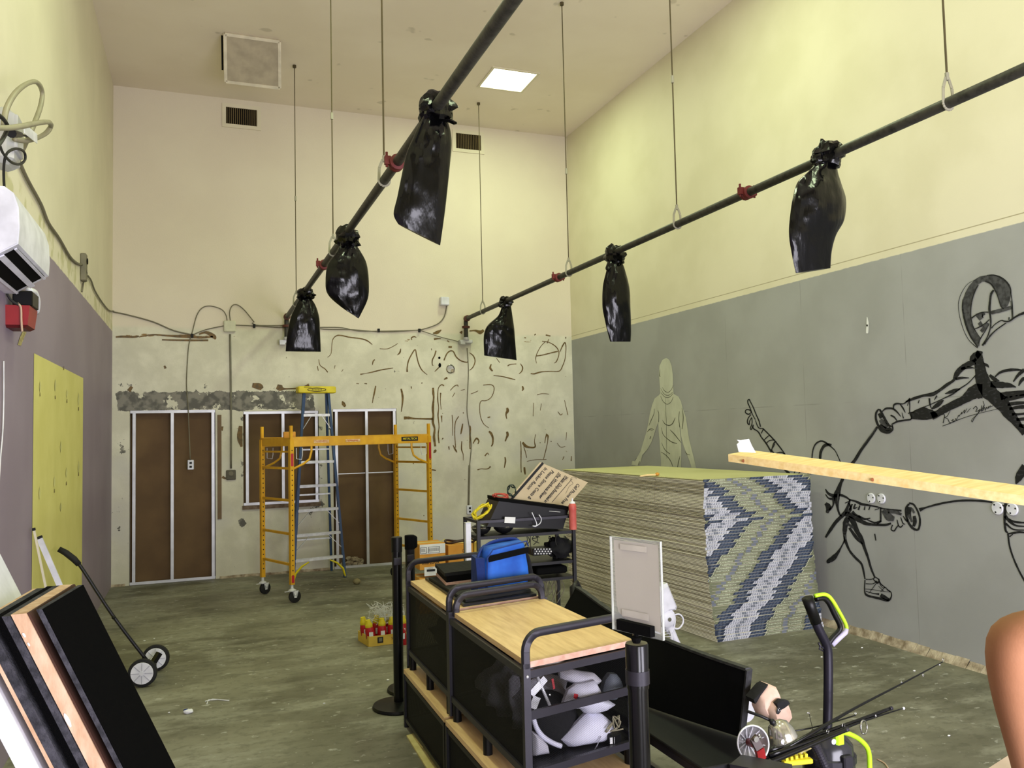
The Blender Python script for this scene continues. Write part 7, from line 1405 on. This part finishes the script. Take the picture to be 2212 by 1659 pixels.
for S_, E_2, W_2, sd_ in ((S1, El, Wr, -1), (S2, S2+V((0, 0, -.28))+rh*.05, S2+V((0, 0, -.52))+rh*.03+fh*.05, 1)):
    sc_ = av(S_.lerp(MS, .45)+V((0, 0, .004)), .052, nb); s0_ = av(S_, .053, sc_); s1_ = av(S_.lerp(E_2, .35), .046, s0_); s2_ = av(S_.lerp(E_2, .75), .040, s1_); e_ = av(E_2, .036, s2_); f1 = av(E_2.lerp(W_2, .3), .038, e_); w_ = av(W_2, .024, f1); pm = av(W_2+V((0, 0, -.06)), (.036, .018), w_)
    for k in range(4):
        off = fh*(-.024+.016*k); b_ = av(W_2+V((0, 0, -.095))+off, .0095, pm); L_ = (.066, .078, .072, .056)[k]; m1 = av(W_2+V((0, 0, -.095-L_*.5))+off+rh*(-sd_*.006), .0085, b_); av(W_2+V((0, 0, -.095-L_))+off+rh*(-sd_*.02), .0075, m1)
    tb_ = av(W_2+V((0, 0, -.05))-fh*.034, .011, pm); av(W_2+V((0, 0, -.095))-fh*.045+rh*(-sd_*.01), .009, tb_)
for s_ in (-1, 1):
    hj = av(Pl+rh*.09*s_+V((0, 0, -.06)), .095, hp_); kn = av(V((Pl.x, Pl.y, .46))+rh*.10*s_+fh*.0, .06, hj); ca = av(V((Pl.x, Pl.y, .32))+rh*.10*s_-fh*.01, .056, kn); an = av(V((Pl.x, Pl.y, .09))+rh*.10*s_, .036, ca); av(V((Pl.x, Pl.y, .035))+rh*.11*s_+fh*.14, .032, an)
body = skin_obj('body', vs, es, rs, M_skin, pt_)
M_shirt = mat('dark_tank_top', (40, 44, 60), .9); M_jean = mat('blue_jeans', (50, 64, 96), .9)
m = M(); rings = []
for z_, a_, b_ in ((-.50, .155, .155), (-.36, .145, .14), (-.22, .142, .14), (-.12, .142, .145), (-.03, .125, .125), (.0, .10, .10)): 
    c = MS+V((0, 0, z_)); rings.append([c+(S2-S1).normalized()*a_*math.cos(k*PI/12)+(S2-S1).normalized().cross(V((0, 0, 1)))*b_*math.sin(k*PI/12) for k in range(24)])
m.loft(rings); m.build('tank_top', M_shirt, pt_, True)
for s_ in (-1, 1):
    m = M(); m.tube([Pl+rh*.09*s_+V((0, 0, .08)), Pl+rh*.095*s_+V((0, 0, -.12)), V((Pl.x, Pl.y, .5))+rh*.10*s_, V((Pl.x, Pl.y, .08))+rh*.10*s_], [.135, .115, .082, .07], 16); m.build('trouser_leg', M_jean, pt_, True)
    m = M(); m.blob(V((Pl.x, Pl.y, .045))+rh*.11*s_+fh*.07, (.06, .15, .05), 0, 1, 16, 10, mt=Matrix.Rotation(-_yaw, 3, 'Z')); m.build('shoe', M_rubber, pt_, True)
m = M(); m.blob(Hd+V((0, 0, .035))-fh*.015, (.098, .112, .115), .05, 3, 20, 14); m.build('hair', mat('brown_hair', (60, 42, 30), .8), pt_, True)
m = M()
for s_ in (-1, 1): m.blob(Hd+rh*.085*s_+V((0, 0, -.02)), (.012, .022, .032), 0, 1, 8, 8)
m.blob(Hd+fh*.098+V((0, 0, -.025)), (.014, .022, .02), 0, 1, 8, 8); m.build('ears_and_nose', M_skin, pt_, True)
for s_ in (-1, 1): m = M(); m.blob(Hd+fh*.09+rh*.032*s_+V((0, 0, .0)), (.013, .01, .009), 0, 1, 8, 8); m.build('eye', M_white, pt_, True)
m = M(); m.tube([Hd+fh*.088-rh*.024+V((0, 0, -.07)), Hd+fh*.098+V((0, 0, -.072)), Hd+fh*.088+rh*.024+V((0, 0, -.07))], .006, 8); m.build('mouth', M_redc, pt_, True)
